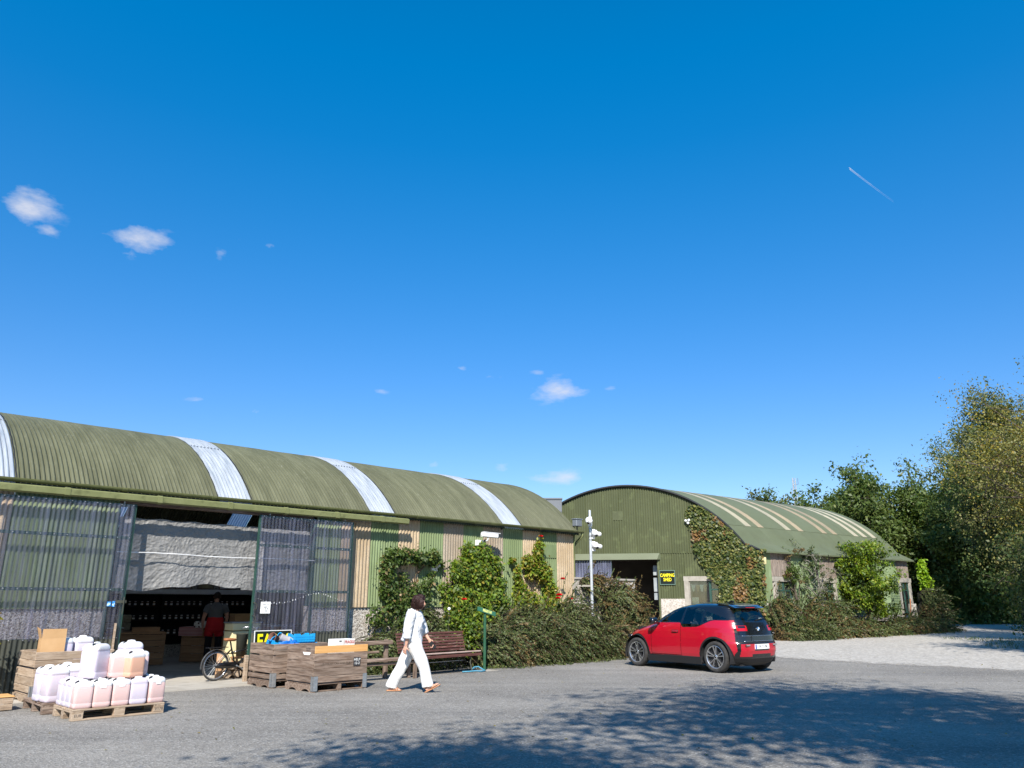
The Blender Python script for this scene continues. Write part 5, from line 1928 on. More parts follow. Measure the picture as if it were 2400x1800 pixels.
MB().add([(-.010, .40, .655), (-.010, .12, .655), (-.010, .17, .61), (-.010, .35, .61), (-.006, .40, .655), (-.006, .12, .655), (-.006, .17, .61), (-.006, .35, .61)],
         [(0, 1, 2, 3), (7, 6, 5, 4), (0, 4, 5, 1), (1, 5, 6, 2), (2, 6, 7, 3), (3, 7, 4, 0)]).build('white_label', M['paper'], b1)
b2_ = bulk_bin('dark weathered bin by the right door holding blue crates', -.30, -1.84, 1.10, .96, .765, 'old_wood', RAD(-.5), 6, slots=(0, 1, 4))
b3_ = bulk_bin('pale weathered bin behind the juice jugs with jugs on top', -4.06, -1.39, 1.15, .98, .76, 'pale_wood', RAD(1), 5, slots=(0, 3))
MB().box(.045, .10, -.0085, -.005, .16, .26).build('green_tag', mat('tag_green', (.28, .36, .30), rough=.6), b3_)
for lx, ly, lb in ((.40, .25, 'left of two pale jugs standing in the bin behind the cardboard box'), (.72, .30, 'right of two pale jugs standing in the bin behind the cardboard box')):
    jug('l', 0, lb, -4.06 + lx, -1.39 + ly, .50, RAD(4))
MB()
sup = thing('upturned_crate', 'upturned slatted crate inside the pale bin under its jugs', 'crate', A(-3.5, -.9), FROT)
for k in range(4):
    pbox('slat', M['pale_wood'], sup, -.5, .55, -.38 + k * .2, -.22 + k * .2, .44, .495)
for ys_ in (-.38, .36):
    pbox('side_slat', M['pale_wood'], sup, -.5, .55, ys_, ys_ + .02, .15, .438)
pbox('top_slat', M['new_pine'], sup, .05, .5, .30, .38, .76, .80)

# open cardboard box on the pale bin
cbx = thing('cardboard_box', 'open cardboard box standing in the pale bin at the left', 'box', A(-3.99, -1.28, .50), FROT + RAD(-6))
cb_ = MB()
cb_.box(0, .34, 0, .004, 0, .46)
cb_.box(0, .004, .004, .30, 0, .46)
cb_.box(.336, .34, .004, .30, 0, .44)
cb_.box(0, .34, .30, .304, 0, .44)
cb_.box(0, .34, .004, .30, 0, .004)
cb_.build('carton', M['cardboard'], cbx)
MB().add([(.0, -.001, .46), (.34, -.001, .46), (.335, -.012, .60), (.0, -.012, .60)], [(0, 1, 2, 3)]).build('front_flap', M['cardboard'], cbx)
MB().add([(-.001, 0, .46), (-.001, .30, .46), (-.05, .29, .63), (-.03, .0, .60)], [(0, 1, 2, 3)]).build('side_flap', M['cardboard'], cbx)
# small pine box at the picture edge
pbx = thing('pine_box', 'small pale wooden box on the asphalt at the left picture edge', 'box', A(-4.60, -1.98), FROT)
for k in range(2):
    pbox('board', M['pale_wood'], pbx, -.55, .20, 0, .02, .012 + k * .085, .092 + k * .085)
    pbox('board', M['pale_wood'], pbx, .18, .20, .021, .42, .012 + k * .085, .092 + k * .085)
pbox('lid', M['new_pine'], pbx, -.56, .21, -.01, .43, .185, .20)

# ------------------------------------------------------------------ contents of the right-hand bins
M['blue_plastic'] = mat('blue_plastic', (.012, .27, .58), (.015, .33, .66), 5, .4, spec=.5)
M['blue_dark'] = mat('blue_dark', (.010, .12, .42), rough=.4)


def blue_crate(label, loc, rot, L_=.42, W_=.30, H_=.16):
    t = thing('blue_crate', label, 'crate', loc, 0, 'blue plastic crates in the bin')
    t.rotation_euler = rot
    m_ = MB()
    m_.box(-L_ / 2, L_ / 2, -W_ / 2, W_ / 2, 0, .012)
    m_.build('base', M['blue_plastic'], t)
    for s_, horiz, ln in ((-1, True, L_), (1, True, L_), (-1, False, W_), (1, False, W_)):
        m_ = MB()
        off = (W_ if horiz else L_) / 2
        prof = []
        n = 5
        poly = [(-ln / 2, .012), (ln / 2, .012), (ln / 2, H_), (ln * .36, H_), (ln * .30, H_ * .74), (ln * .16, H_ * .74), (ln * .12, H_ * .93), (-ln * .12, H_ * .93), (-ln * .16, H_ * .74), (-ln * .30, H_ * .74), (-ln * .36, H_), (-ln / 2, H_)]
        if horiz:
            m_.prism(poly, s_ * off - .006, s_ * off + .006, 'xz')
            for zz in (.05, H_ * .62):
                m_.box(-ln / 2, ln / 2, s_ * off - .011, s_ * off + .011, zz, zz + .012)
            for i in range(8):
                xx = -ln / 2 + .02 + i * (ln - .04) / 7
                m_.box(xx - .004, xx + .004, s_ * off - .010, s_ * off + .010, .01, H_ * .7)
        else:
            m_.prism(poly, s_ * off - .0062, s_ * off + .0062, 'yz')
            for zz in (.05, H_ * .62):
                m_.box(s_ * off - .011, s_ * off + .011, -ln / 2, ln / 2, zz, zz + .012)
        m_.build('side', M['blue_plastic'], t)
    return t


def Abin2(x, y, z):
    return A(-.30 + x, -1.84 + y, z)


blue_crate('upright blue plastic crate on top of the pile in the bin', Abin2(.78, .42, .765), (0, 0, FROT + RAD(-2)))
blue_crate('blue plastic crate under the upright one in the bin', Abin2(.80, .46, .60), (0, 0, FROT + RAD(3)), .5, .36)
blue_crate('blue crate tipped on its side left of the pipes in the bin', Abin2(.28, .40, .69), (RAD(28), RAD(-20), FROT + RAD(25)), .4, .28)
blue_crate('blue crate lying at the near left corner of the bin', Abin2(.25, .20, .62), (RAD(8), RAD(10), FROT + RAD(-8)), .36, .24)
blue_crate('small blue crate half sunk at the right of the bin', Abin2(1.0, .70, .66), (RAD(-6), 0, FROT + RAD(8)), .26, .24, .16)
M['pot_grey'] = mat('pot_grey', (.33, .31, .30), (.42, .40, .40), 6, .6)
pp = thing('grey_pipe', 'grey plastic pipe bend lying across the blue crates in the bin', 'pipe', Abin2(.42, .42, .83), FROT)
MB().lathe([(.075, 0), (.078, .02), (.075, .03), (.075, .16), (.083, .165), (.083, .21), (.075, .215), (.075, .34), (.067, .34), (.067, .0)], 20, Matrix.Rotation(RAD(115), 4, 'Y') @ Matrix.Rotation(RAD(12), 4, 'X') @ Matrix.Translation((0, 0, -.1)), cap=False).build('pipe_body', M['pot_grey'], pp, 'angle')
p3 = thing('brown_pot', 'brown pot rim tipped behind the grey pipe in the bin', 'pot', Abin2(.26, .50, .84), FROT)
MB().lathe([(.06, -.08), (.085, .06), (.095, .065), (.095, .09), (.085, .09), (.055, -.07)], 18, Matrix.Rotation(RAD(-70), 4, 'Y') @ Matrix.Rotation(RAD(20), 4, 'X'), cap=False).build('pot_body', mat('pot_brown', (.16, .075, .055), rough=.7), p3, True)
bg = thing('blue_bag', 'crumpled deep blue plastic bag between the crates and pipe', 'bag', Abin2(.42, .22, .70), FROT)
def bagfn(a_, b_):
    th, ph = a_ * 2 * math.pi, (b_ - .5) * math.pi
    k = 1 + .35 * mnoise.noise(Vector((math.cos(th) * 2.2, math.sin(th) * 2.2, ph * 2.2)))
    return (.26 * k * math.cos(th) * math.cos(ph), .16 * k * math.sin(th) * math.cos(ph), .10 * k * math.sin(ph))
MB().grid(bagfn, 26, 14).build('sheet', M['blue_dark'], bg)
# white FRAGILE carton in the front bin
fc_ = thing('white_carton', 'white carton marked FRAGILE showing above the front bin', 'box', A(.62, -2.62, .57), FROT + RAD(3))
MB().box(-.10, .32, 0, .26, 0, .28).build('carton', mat('carton_white', (.76, .74, .70), rough=.8), fc_, bevel=.004)
text('print', 'FRAGILE', .07, mat('print_red', (.45, .05, .05), rough=.8), fc_, face_matrix((.20, -.0015, .225), (1, 0, 0), (0, 0, 1)), .0003, .002, .85)
MB().box(-.03, .02, -.002, -.0005, .235, .255).build('print_mark', M['ink'], fc_)
MB().box(.072, .076, -.002, .2, .18, .281).build('seam', M['ink'], fc_)

pk = thing('packing_case', 'brown packing case deep in the front bin under the white carton', 'box', A(.62, -2.62, .142), FROT + RAD(3))
MB().box(-.14, .34, -.02, .30, 0, .424).build('carton', M['old_wood'], pk, bevel=.004)
MB().box(-.14, .34, .12, .16, .4245, .4265).build('tape', M['cardboard'], pk)

# FARM sign leaning on the right-hand door
fs = thing('farm_sign', 'black board with yellow FARM lettering and white border behind the bins', 'sign', A(.02, -.42, .40), FROT)
MB().box(0, .80, 0, .012, 0, .56).build('sign_board', mat('sign_black_b', (.010, .016, .008), rough=.4), fs)
m_ = MB()
m_.box(-.008, .808, -.003, .0145, .548, .563)
m_.box(-.008, .006, -.003, .0145, -.003, .547)
m_.box(.794, .808, -.003, .0145, -.003, .547)
m_.build('border', M['white_paint'], fs)
text('lettering', 'FARM', .40, M['yellow'], fs, face_matrix((.40, -.004, .335), (1, 0, 0), (0, 0, 1)), .001, .008, .70)
fs.rotation_euler = (RAD(-4), 0, FROT)
fl_ = thing('sign_stand', 'wooden support holding up the farm sign', 'stand', A(.05, -.40, 0), FROT)
for xa in (.02, .66):
    pbox('stand_leg', M['pale_wood'], fl_, xa, xa + .05, .03, .07, .0, .44)
pbox('stand_rail', M['pale_wood'], fl_, .02, .71, -.02, .03, .36, .40)

# ------------------------------------------------------------------ slatted bench
M['bench_wood'] = mat('bench_wood', (.085, .032, .027), (.13, .055, .043), 2.4, .6, .25, 30, stretch=(1.2, 10, 10), c3=(.34, .24, .19), c3scale=3, c3amt=.6, c3lo=.58, c3hi=.7, obj_rand=.2)
M['bench_wood_pale'] = mat('bench_wood_pale', (.34, .24, .20), (.44, .34, .29), 2.4, .7, .25, 30, stretch=(1.2, 10, 10), obj_rand=.1)
bn = thing('park_bench', 'dark red slatted park bench in front of the climbers', 'bench', A(2.86, -1.92), FROT + RAD(5))
BL = 2.05
for k in range(7):                                             # seat slats, front to back
    yy = .03 + k * .068
    zz = .415 + .012 * math.cos(k / 6 * 3.1) - .02 * (k > 4)
    pbox('seat_slat', M['bench_wood_pale'] if k == 0 else M['bench_wood'], bn, 0, BL, yy - .028, yy + .028, zz, zz + .028, .005)
pbox('front_slat', M['bench_wood'], bn, 0, BL, -.018, .0, .345, .405, .005)
for k in range(7):                                             # backrest slats
    f = k / 6
    yy, zz = .52 + .10 * f, .47 + .37 * f
    o = pbox('back_slat', M['bench_wood'], bn, 0, BL, yy - .012, yy + .012, zz - .024, zz + .024, .005)
    o.rotation_euler = (RAD(-13), 0, 0)
for xa in (.42, BL - .30):
    m_ = MB()
    m_.tube([(xa, -.02, .0), (xa, .0, .05), (xa, .06, .20), (xa, .04, .33), (xa, .06, .395)], .016, 6)
    m_.tube([(xa, .60, .0), (xa, .55, .08), (xa, .48, .22), (xa, .49, .36), (xa, .55, .50), (xa, .64, .86)], .016, 6)
    m_.tube([(xa, .05, .395), (xa, .25, .40), (xa, .49, .385)], .015, 6)
    m_.tube([(xa, .06, .20), (xa, .27, .24), (xa, .48, .22)], .010, 6)
    m_.build('leg_frame', M['kick'], bn, True)
MB().bar((.42, .27, .245), (BL - .30, .27, .245), .02, .012).build('stretcher', M['steel'], bn)

# rustic seat: rails on posts between the bin and the bench
rs = thing('rustic_bench', 'low rustic grey timber bench between the front bin and the walking woman', 'bench', A(1.06, -2.05), FROT + RAD(-1))
pbox('back_rail', M['old_wood'], rs, 0, 1.42, .40, .47, .66, .745, .012)
pbox('middle_rail', M['old_wood'], rs, -.05, 1.1, .42, .455, .50, .545, .008)
pbox('seat_plank', M['old_wood'], rs, -.02, 1.92, -.02, .10, .36, .415, .01)
pbox('seat_plank', M['old_wood'], rs, -.02, 1.90, .13, .26, .36, .415, .01)
pbox('front_rail', M['old_wood'], rs, 0, 1.85, .03, .075, .285, .345, .008)
for xa in (.12, 1.28):
    pbox('back_post', M['old_wood'], rs, xa, xa + .08, .475, .555, 0, .76, .008)
for xa in (.12, 1.70):
    for ya in (.0, .22):
        pbox('leg', M['old_wood'], rs, xa, xa + .07, ya + .005, ya + .065, 0, .284, .006)

# green sign post with a finger plate
gp_ = thing('sign_post', 'dark green post with a small angled sign plate right of the bench', 'sign post', A(5.06, -1.68), FROT)
MB().box(-.025, .025, -.025, .025, .0, 1.30).build('post', mat('post_green', (.022, .085, .045), (.035, .11, .06), 5, .5), gp_, bevel=.006)
MB().box(-.26, .26, -.20, .20, .0, .012).build('base_plate', M['frame_conc'], gp_, bevel=.003)
pm = Matrix.Translation((.02, -.03, 1.30)) @ Matrix.Rotation(RAD(-18), 4, 'Z') @ Matrix.Rotation(RAD(16), 4, 'Y') @ Matrix.Rotation(RAD(-28), 4, 'X')
MB(pm).box(-.24, .24, -.01, .01, -.05, .06).build('plate', mat('plate_green', (.025, .10, .06), rough=.5), gp_)
MB(pm).box(-.10, .14, -.014, -.0105, -.03, .045).build('plate_panel', mat('plate_yellow', (.42, .44, .14), (.2, .26, .1), 18, .6, lo=.45, hi=.6), gp_)
hs_ = MB().tube([(0, 0, .02), (.06, .08, .05), (.16, .12, .09), (.27, .10, .10), (.34, .02, .04), (.30, -.1, .02), (.16, -.12, .02), (.04, -.06, .03), (-.1, .0, .02), (-.25, .05, .02)], .016, 6)
tag(hs_.build('blue_hose', mat('hose_blue', (.07, .25, .36), rough=.5), None, True, loc=A(4.6, -1.78), rot=(0, 0, FROT)), 'short coil of pale blue hose at the foot of the green post', 'hose')
sp2 = MB()
dome = thing('garden_ball', 'small white ball light on a thin stake behind the bench', 'lamp', A(4.55, -.98), FROT)
MB().lathe([(.004, -.04), (.028, -.028), (.04, 0), (.028, .028), (.004, .04)], 12, Matrix.Translation((0, 0, 1.36))).build('ball', M['white_plastic'], dome, True)
MB().tube([(0, 0, 0), (.005, 0, 1.33)], .006, 5).build('stake', M['kick'], dome)

# ------------------------------------------------------------------ security cameras, siren, floodlight, pole
def bullet_cam(t, M0):
    MB(M0).slices([(-.26, 0, 0, .062, .055, 5), (-.25, 0, 0, .066, .06, 5), (.22, 0, 0, .066, .06, 5)], 20).build('housing', M['white_plastic'], t, 'angle')
    MB(M0).box(-.074, .074, .055, .072, -.24, .29).build('sunshield', M['white_plastic'], t, bevel=.006)
    MB(M0).lathe([(.05, .22), (.05, .235), (.04, .24)], 16).build('lens', M['black_plastic'], t, True)


cc = thing('security_camera', 'white box security camera on a bracket high on the near shed wall', 'camera', A(6.33, -.04, 3.20), FROT)
bullet_cam(cc, Matrix.Translation((.10, -.30, .02)) @ Matrix.Rotation(RAD(-8), 4, 'Z') @ Matrix.Rotation(RAD(92), 4, 'Y') @ Matrix.Rotation(RAD(90), 4, 'Z'))
MB().tube([(.02, -.30, -.05), (.03, -.28, -.11), (-.02, -.20, -.14), (-.08, -.06, -.16)], [.022, .025, .025, .03], 8).build('arm', M['white_plastic'], cc, True)
MB().box(-.17, .02, -.09, .0, -.25, -.10).build('junction_box', M['white_plastic'], cc, bevel=.01)
MB().lathe([(.04, 0), (.04, .02)], 12, Matrix.Translation((-.02, -.23, -.13)) @ Matrix.Rotation(RAD(90), 4, 'X')).build('knob', M['black_plastic'], cc)
si = thing('siren', 'white siren housing on the shed wall inside the ring climber', 'siren', A(4.80, -.05, 2.35), FROT)
MB().slices([(-.10, 0, 0, .075, .05, 4), (-.08, 0, 0, .10, .07, 4), (.06, 0, 0, .105, .075, 4), (.10, 0, 0, .07, .05, 4)], 18).build('cover', M['white_plastic'], si, True)
MB().lathe([(.05, 0), (.055, .05), (.03, .07)], 12, Matrix.Translation((.07, -.06, .03)) @ Matrix.Rotation(RAD(80), 4, 'X')).build('sounder', M['white_plastic'], si, True)
po = thing('camera_pole', 'galvanised pole with white cameras in front of the pebbledash wall', 'pole', A(10.42, -.42), FROT)
M['pole_grey'] = mat('pole_grey', (.50, .52, .54), (.58, .60, .62), 6, .4, metal=.35, spec=.5)
MB().lathe([(.044, 0), (.044, 3.35), (.034, 3.36), (.034, 4.18), (.03, 4.19)], 14).build('shaft', M['pole_grey'], po, 'angle')
for z in (1.35, 1.98):
    m_ = MB()
    m_.bar((-.36, .30, z), (.0, .0, z), .05, .05)
    m_.box(-.46, -.30, .30, .36, z - .10, z + .06)
    m_.build('wall_bracket', M['frame_conc'], po)
for z in (3.30, 3.62, 3.42):
    MB().lathe([(.05, 0), (.05, .03)], 14, Matrix.Translation((0, 0, z))).build('clamp', M['steel'], po)


def dome_cam(label, z, side, yaw):
    t = thing('dome_camera', label, 'camera', po.matrix_basis @ Vector((side, -.05, z)), FROT + yaw, 'white cameras on the pole')
    MB().box(-.055, .055, .0, .06, -.16, .13).build('back_box', M['white_plastic'], t, bevel=.01)
    MB().slices([(-.06, .0, -.07, .07, .07, 3), (-.03, 0, -.07, .085, .085, 3), (.05, 0, -.07, .085, .085, 3), (.10, 0, -.05, .06, .06, 3)], 18).build('housing', M['white_plastic'], t, True)
    MB().lathe([(.045, 0), (.06, .03), (.06, .11), (.048, .12)], 16, Matrix.Translation((.10, -.10, .0)) @ Matrix.Rotation(RAD(110), 4, 'X')).build('turret', M['white_plastic'], t, True)
    MB().lathe([(.04, 0), (.036, .012)], 14, Matrix.Translation((.02, -.135, -.07)) @ Matrix.Rotation(RAD(105), 4, 'X')).build('lens', M['black_plastic'], t, True)
    return t


po.rotation_euler = (0, 0, FROT)
bpy.context.view_layer.update()
dome_cam('top white camera on the left side of the pole', 3.86, -.07, RAD(-75))
dome_cam('middle white camera on the right side of the pole', 3.50, .09, RAD(-20))
dome_cam('lowest white camera on the right side of the pole', 3.14, .10, RAD(-15))
fdl = thing('floodlight', 'small grey floodlight on the roof end of the near shed', 'lamp', A(10.22, -.05, 3.70), FROT)
MB().box(-.10, .16, -.10, .08, .02, .24).build('housing', mat('flood_grey', (.20, .22, .24), rough=.5, metal=.3), fdl, bevel=.015)
MB().box(-.12, .18, -.12, .10, .225, .25).build('lid', M['steel'], fdl, bevel=.006)
MB().tube([(.03, .0, -.10), (.03, 0, .03)], .02, 6).build('stem', M['kick'], fdl)

# pebbledash wall between the sheds
yw = thing('yard_wall', 'low pebbledash wall behind the camera pole between the two sheds', 'wall', A(10.14, .0), FROT)
m_ = MB().box(.0, 2.95, .02, .24, -.05, 2.16)
m_.build('wall_body', M['pebbledash'], yw, bevel=.01)
pbox('coping', M['frame_conc'], yw, .0, 2.97, -.01, .27, 2.165, 2.23, .012)

# contrail: two thin white lines high in the sky
ct = thing('contrail', 'thin double white contrail in the blue sky at the upper right', 'contrail', (0, 0, 0))
def skyp(az_, el_, r=9000.0):
    a_, e_ = RAD(az_), RAD(el_)
    return Vector((math.sin(a_) * math.cos(e_) * r, math.cos(a_) * math.cos(e_) * r, math.sin(e_) * r))
cm_, nt, N, L, b = new_mat('contrail_ice')
tr_ = N.new('ShaderNodeBsdfTransparent')
df_ = N.new('ShaderNodeBsdfDiffuse')
df_.inputs['Color'].default_value = (.9, .9, .9, 1)
tc = N.new('ShaderNodeTexCoord')
no = N.new('ShaderNodeTexNoise')
no.inputs['Scale'].default_value = .004
L.new(tc.outputs['Object'], no.inputs['Vector'])
mr = N.new('ShaderNodeMapRange')
mr.inputs['From Min'].default_value = .3
mr.inputs['From Max'].default_value = .7
mr.inputs['To Min'].default_value = .10
mr.inputs['To Max'].default_value = .5
L.new(no.outputs['Fac'], mr.inputs['Value'])
mx = N.new('ShaderNodeMixShader')
sx_ = N.new('ShaderNodeSeparateXYZ')
L.new(tc.outputs['Object'], sx_.inputs[0])
fd_ = N.new('ShaderNodeMapRange')                          # the older end of the trail has spread and thinned
fd_.inputs['From Min'].default_value = skyp(26.4, 28.8).x
fd_.inputs['From Max'].default_value = skyp(29.0, 26.05).x
fd_.inputs['To Min'].default_value = 1.0
fd_.inputs['To Max'].default_value = .12
L.new(sx_.outputs[0], fd_.inputs['Value'])
ml_ = N.new('ShaderNodeMath')
ml_.operation = 'MULTIPLY'
L.new(mr.outputs[0], ml_.inputs[0])
L.new(fd_.outputs[0], ml_.inputs[1])
L.new(ml_.outputs[0], mx.inputs[0])
L.new(tr_.outputs[0], mx.inputs[1])
L.new(df_.outputs[0], mx.inputs[2])
L.new(mx.outputs[0], N['Material Output'].inputs['Surface'])
for dz in (0, .10):
    MB().tube([skyp(26.4 + 2.6 * f, 28.8 - 2.75 * f + dz) for f in np.linspace(0, 1, 8)], [4.2 - 3.0 * f for f in np.linspace(0, 1, 8)], 5).build('trail', cm_, ct)
# ------------------------------------------------------------------ the red car (rear axle at the origin, x forwards, y to its left)
M['car_red'] = mat('car_red', (.40, .002, .016), rough=.28, spec=.5, coat=1.0)
M['car_black'] = mat('car_black', (.006, .006, .007), rough=.22, spec=.5, coat=1.0)
M['car_trim'] = mat('car_trim', (.016, .016, .017), rough=.55)
M['rubber'] = mat('rubber', (.030, .029, .028), (.05, .048, .046), 12, .85)
M['alloy'] = mat('alloy', (.62, .63, .65), rough=.25, metal=.9, spec=.6)
M['alloy_dark'] = mat('alloy_dark', (.02, .02, .022), rough=.4)
M['tail_red'] = mat('tail_red', (.45, .006, .012), rough=.12, coat=1.0)
M['chrome'] = mat('chrome', (.7, .7, .72), rough=.12, metal=1.0)
M['car_glass'] = clear_sheet_mat('car_glass', (.58, .66, .66), .3, .0, .02)
M['seat_cloth'] = mat('seat_cloth', (.05, .055, .06), (.09, .10, .11), 6, .9)
M['car_inner'] = mat('car_inner', (.02, .02, .021), rough=.8)
HEAD = math.atan2(.806, -.592)
car = thing('car', 'small red hatchback with black roof and tailgate parked before the sheds', 'car', (5.20, 18.66, 0), HEAD)
car.scale = (.95, .95, .95)


def interp(tbl, z):
    return np.interp(z, [a_ for a_, b_ in tbl], [b_ for a_, b_ in tbl])


XR = [(.17, -.50), (.24, -.60), (.35, -.665), (.5, -.69), (.66, -.69), (.70, -.665), (.85, -.65), (1.0, -.615), (1.13, -.57), (1.25, -.50), (1.40, -.395), (1.455, -.36), (1.47, -.415), (1.50, -.40), (1.53, -.22), (1.56, .08), (1.58, .35), (1.592, .62)]
XF = [(.17, 3.02), (.26, 3.16), (.40, 3.24), (.55, 3.26), (.70, 3.22), (.80, 3.14), (.88, 3.0), (.95, 2.78), (1.0, 2.55), (1.05, 2.36), (1.12, 2.22), (1.25, 1.98), (1.40, 1.66), (1.48, 1.42), (1.53, 1.2), (1.56, 1.02), (1.58, .86), (1.592, .70)]
WW = [(.17, .78), (.26, .845), (.40, .875), (.55, .885), (.75, .885), (.90, .876), (1.0, .862), (1.08, .842), (1.16, .81), (1.30, .745), (1.42, .685), (1.48, .645), (1.52, .59), (1.55, .50), (1.575, .36), (1.592, .10)]
EX = [(.17, 3.6), (.5, 4.6), (.9, 4.4), (1.1, 4.0), (1.45, 3.8), (1.592, 2.6)]
zs = np.concatenate([np.linspace(.17, 1.47, 186), np.linspace(1.474, 1.53, 12), np.linspace(1.534, 1.592, 16)])
NT = 820
Vc = []
for z in zs:
    xr, xf, w_, ex = interp(XR, z), interp(XF, z), interp(WW, z), interp(EX, z)
    c_, h_ = (xr + xf) / 2, (xf - xr) / 2
    th = np.linspace(0, 2 * np.pi, 4000, endpoint=False)
    # corners: tighter at the tail than at the nose
    e2 = np.where(np.cos(th) < 0, ex * 1.15, ex * .78)
    x = c_ + h_ * np.sign(np.cos(th)) * np.abs(np.cos(th)) ** (2 / e2)
    y = w_ * np.sign(np.sin(th)) * np.abs(np.sin(th)) ** (2 / e2)
    # slight taper of the nose and hips over the rear wheels
    y *= 1 - .05 * np.clip((x - 1.6) / 1.6, 0, 1) ** 2
    y *= 1 + .022 * np.exp(-((x - .05) / .55) ** 2) * np.exp(-((z - .72) / .3) ** 2)
    ds = np.hypot(np.diff(np.append(x, x[0])), np.diff(np.append(y, y[0])))
    s_ = np.concatenate([[0], np.cumsum(ds)[:-1]])
    tt = np.linspace(0, ds.sum(), NT, endpoint=False)
    Vc.append(np.stack([np.interp(tt, np.append(s_, ds.sum()), np.append(x, x[0])), np.interp(tt, np.append(s_, ds.sum()), np.append(y, y[0])), np.full(NT, z)], 1))
Vc = np.array(Vc)
nz_ = len(zs)
idx = np.arange(nz_ * NT).reshape(nz_, NT)
Qc = np.stack([idx[:-1], np.roll(idx[:-1], -1, 1), np.roll(idx[1:], -1, 1), idx[1:]], -1).reshape(-1, 4)
Vf = Vc.reshape(-1, 3)
cen = Vf[Qc].mean(1)
nr = unit(np.cross(Vf[Qc[:, 1]] - Vf[Qc[:, 0]], Vf[Qc[:, 3]] - Vf[Qc[:, 0]]))


def inpoly(px_, pz_, poly):
    r = np.zeros(len(px_), bool)
    n = len(poly)
    for i in range(n):
        x0, z0 = poly[i]
        x1, z1 = poly[(i + 1) % n]
        c_ = ((z0 > pz_) != (z1 > pz_)) & (px_ < (x1 - x0) * (pz_ - z0) / (z1 - z0 + 1e-12) + x0)
        r ^= c_
    return r


cx_, cy_, cz_ = cen.T
rear = nr[:, 0] < -.62
front = (nr[:, 0] > .60) & (cx_ > 1.0)
side = ~rear & ~front
cls = np.full(len(Qc), 'black_shell', dtype=object)
# red side skin
red_poly = [(-.44, .33), (2.55, .33), (3.3, .36), (3.3, .80), (3.0, .90), (2.75, .965), (2.30, 1.03), (1.95, 1.095), (1.07, 1.105), (1.03, 1.09), (.985, 1.015), (.93, 1.0), (.52, 1.015), (.42, 1.04), (.12, 1.16), (.02, 1.175), (-.52, 1.18), (-.62, 1.12), (-.69, .85), (-.69, .64), (-.47, .42)]
red = side & inpoly(cx_, cz_, red_poly) & ((cx_ > -.56) | (np.abs(nr[:, 1]) > .80))
cls[red] = 'body_panel'
door = red & (cx_ > 1.02) & (cx_ < 2.02)
cls[door] = 'front_door'
rd = red & (cx_ > .47) & (cx_ <= 1.02)
cls[rd] = 'rear_door'
for gx_ in (2.02, 1.02):
    cls[red & (np.abs(cx_ - gx_ - (.03 * np.clip((.75 - cz_), 0, 1))) < .0055)] = 'gap'
cls[red & (np.abs(cx_ - 1.52) < .5) & (np.abs(cz_ - .345) < .007)] = 'gap'
# nose: red below the black bonnet
nose_red = front & (cz_ < .82) & (cz_ > .36) & (np.abs(cy_) > .35)
cls[nose_red] = 'body_panel'
# side glass
cls[side & inpoly(cx_, cz_, [(1.93, 1.12), (1.60, 1.40), (1.45, 1.455), (.99, 1.468), (1.04, 1.128)])] = 'front_window'
cls[side & inpoly(cx_, cz_, [(.93, 1.468), (.50, 1.445), (.36, 1.405), (.40, 1.08), (.50, 1.035), (.92, 1.022), (.97, 1.04)])] = 'rear_window'
cls[side & inpoly(cx_, cz_, [(.31, 1.39), (.05, 1.32), (-.30, 1.215), (-.02, 1.195), (.15, 1.185), (.33, 1.12)])] = 'quarter_window'
# windscreen and rear glass
cls[front & (cz_ > 1.10) & (cz_ < 1.49) & (np.abs(cy_) < interp(WW, cz_) * .86)] = 'windscreen'
rg_w = .60 - .10 * np.clip((cz_ - 1.17) / .25, 0, 1)
cls[rear & (cz_ > 1.165 + .03 * (cy_ / .6) ** 2) & (cz_ < 1.44) & (np.abs(cy_) < rg_w)] = 'rear_glass'
# bumper insert in red, lower bumper black trim
ins = rear & (cz_ > .375) & (cz_ < .655) & (np.abs(cy_) < .66) & ~((cz_ < .43) & (np.abs(cy_) < .34)) & ~((np.abs(cy_) < .26) & (cz_ > .50))
cls[ins] = 'bumper_insert'
cls[(cz_ < .335) & (cls == 'black_shell')] = 'lower_trim'
cls[rear & (cz_ > .675) & (cz_ < .70)] = 'lower_trim'
# chrome lines on the tailgate
# lamps: flattened U in the black tailgate
for s_ in (-1, 1):
    a_ = np.abs(cy_ * s_ - .53)
    lamp = rear & (a_ < .135) & (cz_ > .945) & (cz_ < 1.09) & ~((a_ < .095) & (cz_ > 1.005) & (cz_ < 1.055))
    cls[lamp & (cz_ < 1.06)] = 'tail_lamp_l' if s_ > 0 else 'tail_lamp_r'
# wheel arches
for xw in (0.0, 2.57):
    d_ = np.hypot(cx_ - xw, (cz_ - .352) * 1.0)
    sm = np.abs(cy_) > .55
    cls[sm & (d_ < .415)] = 'gap'
    cls[sm & (d_ >= .415) & (d_ < .458) & (cz_ > .30)] = 'arch_trim'
names = {'black_shell': ('black_panel', 'car_black'), 'body_panel': ('body_panel', 'car_red'), 'front_window': ('side_window', 'car_glass'), 'rear_window': ('side_window', 'car_glass'), 'quarter_window': ('side_window', 'car_glass'), 'windscreen': ('windscreen', 'car_glass'),
         'rear_glass': ('rear_window', 'car_glass'), 'bumper_insert': ('rear_bumper', 'car_red'), 'lower_trim': ('lower_trim', 'car_trim'), 'tail_lamp_l': ('tail_lamp', 'tail_red'), 'tail_lamp_r': ('tail_lamp', 'tail_red'),
         'arch_trim': ('arch_trim', 'car_trim'), 'front_door': ('door', 'car_red'), 'rear_door': ('rear_door', 'car_red')}


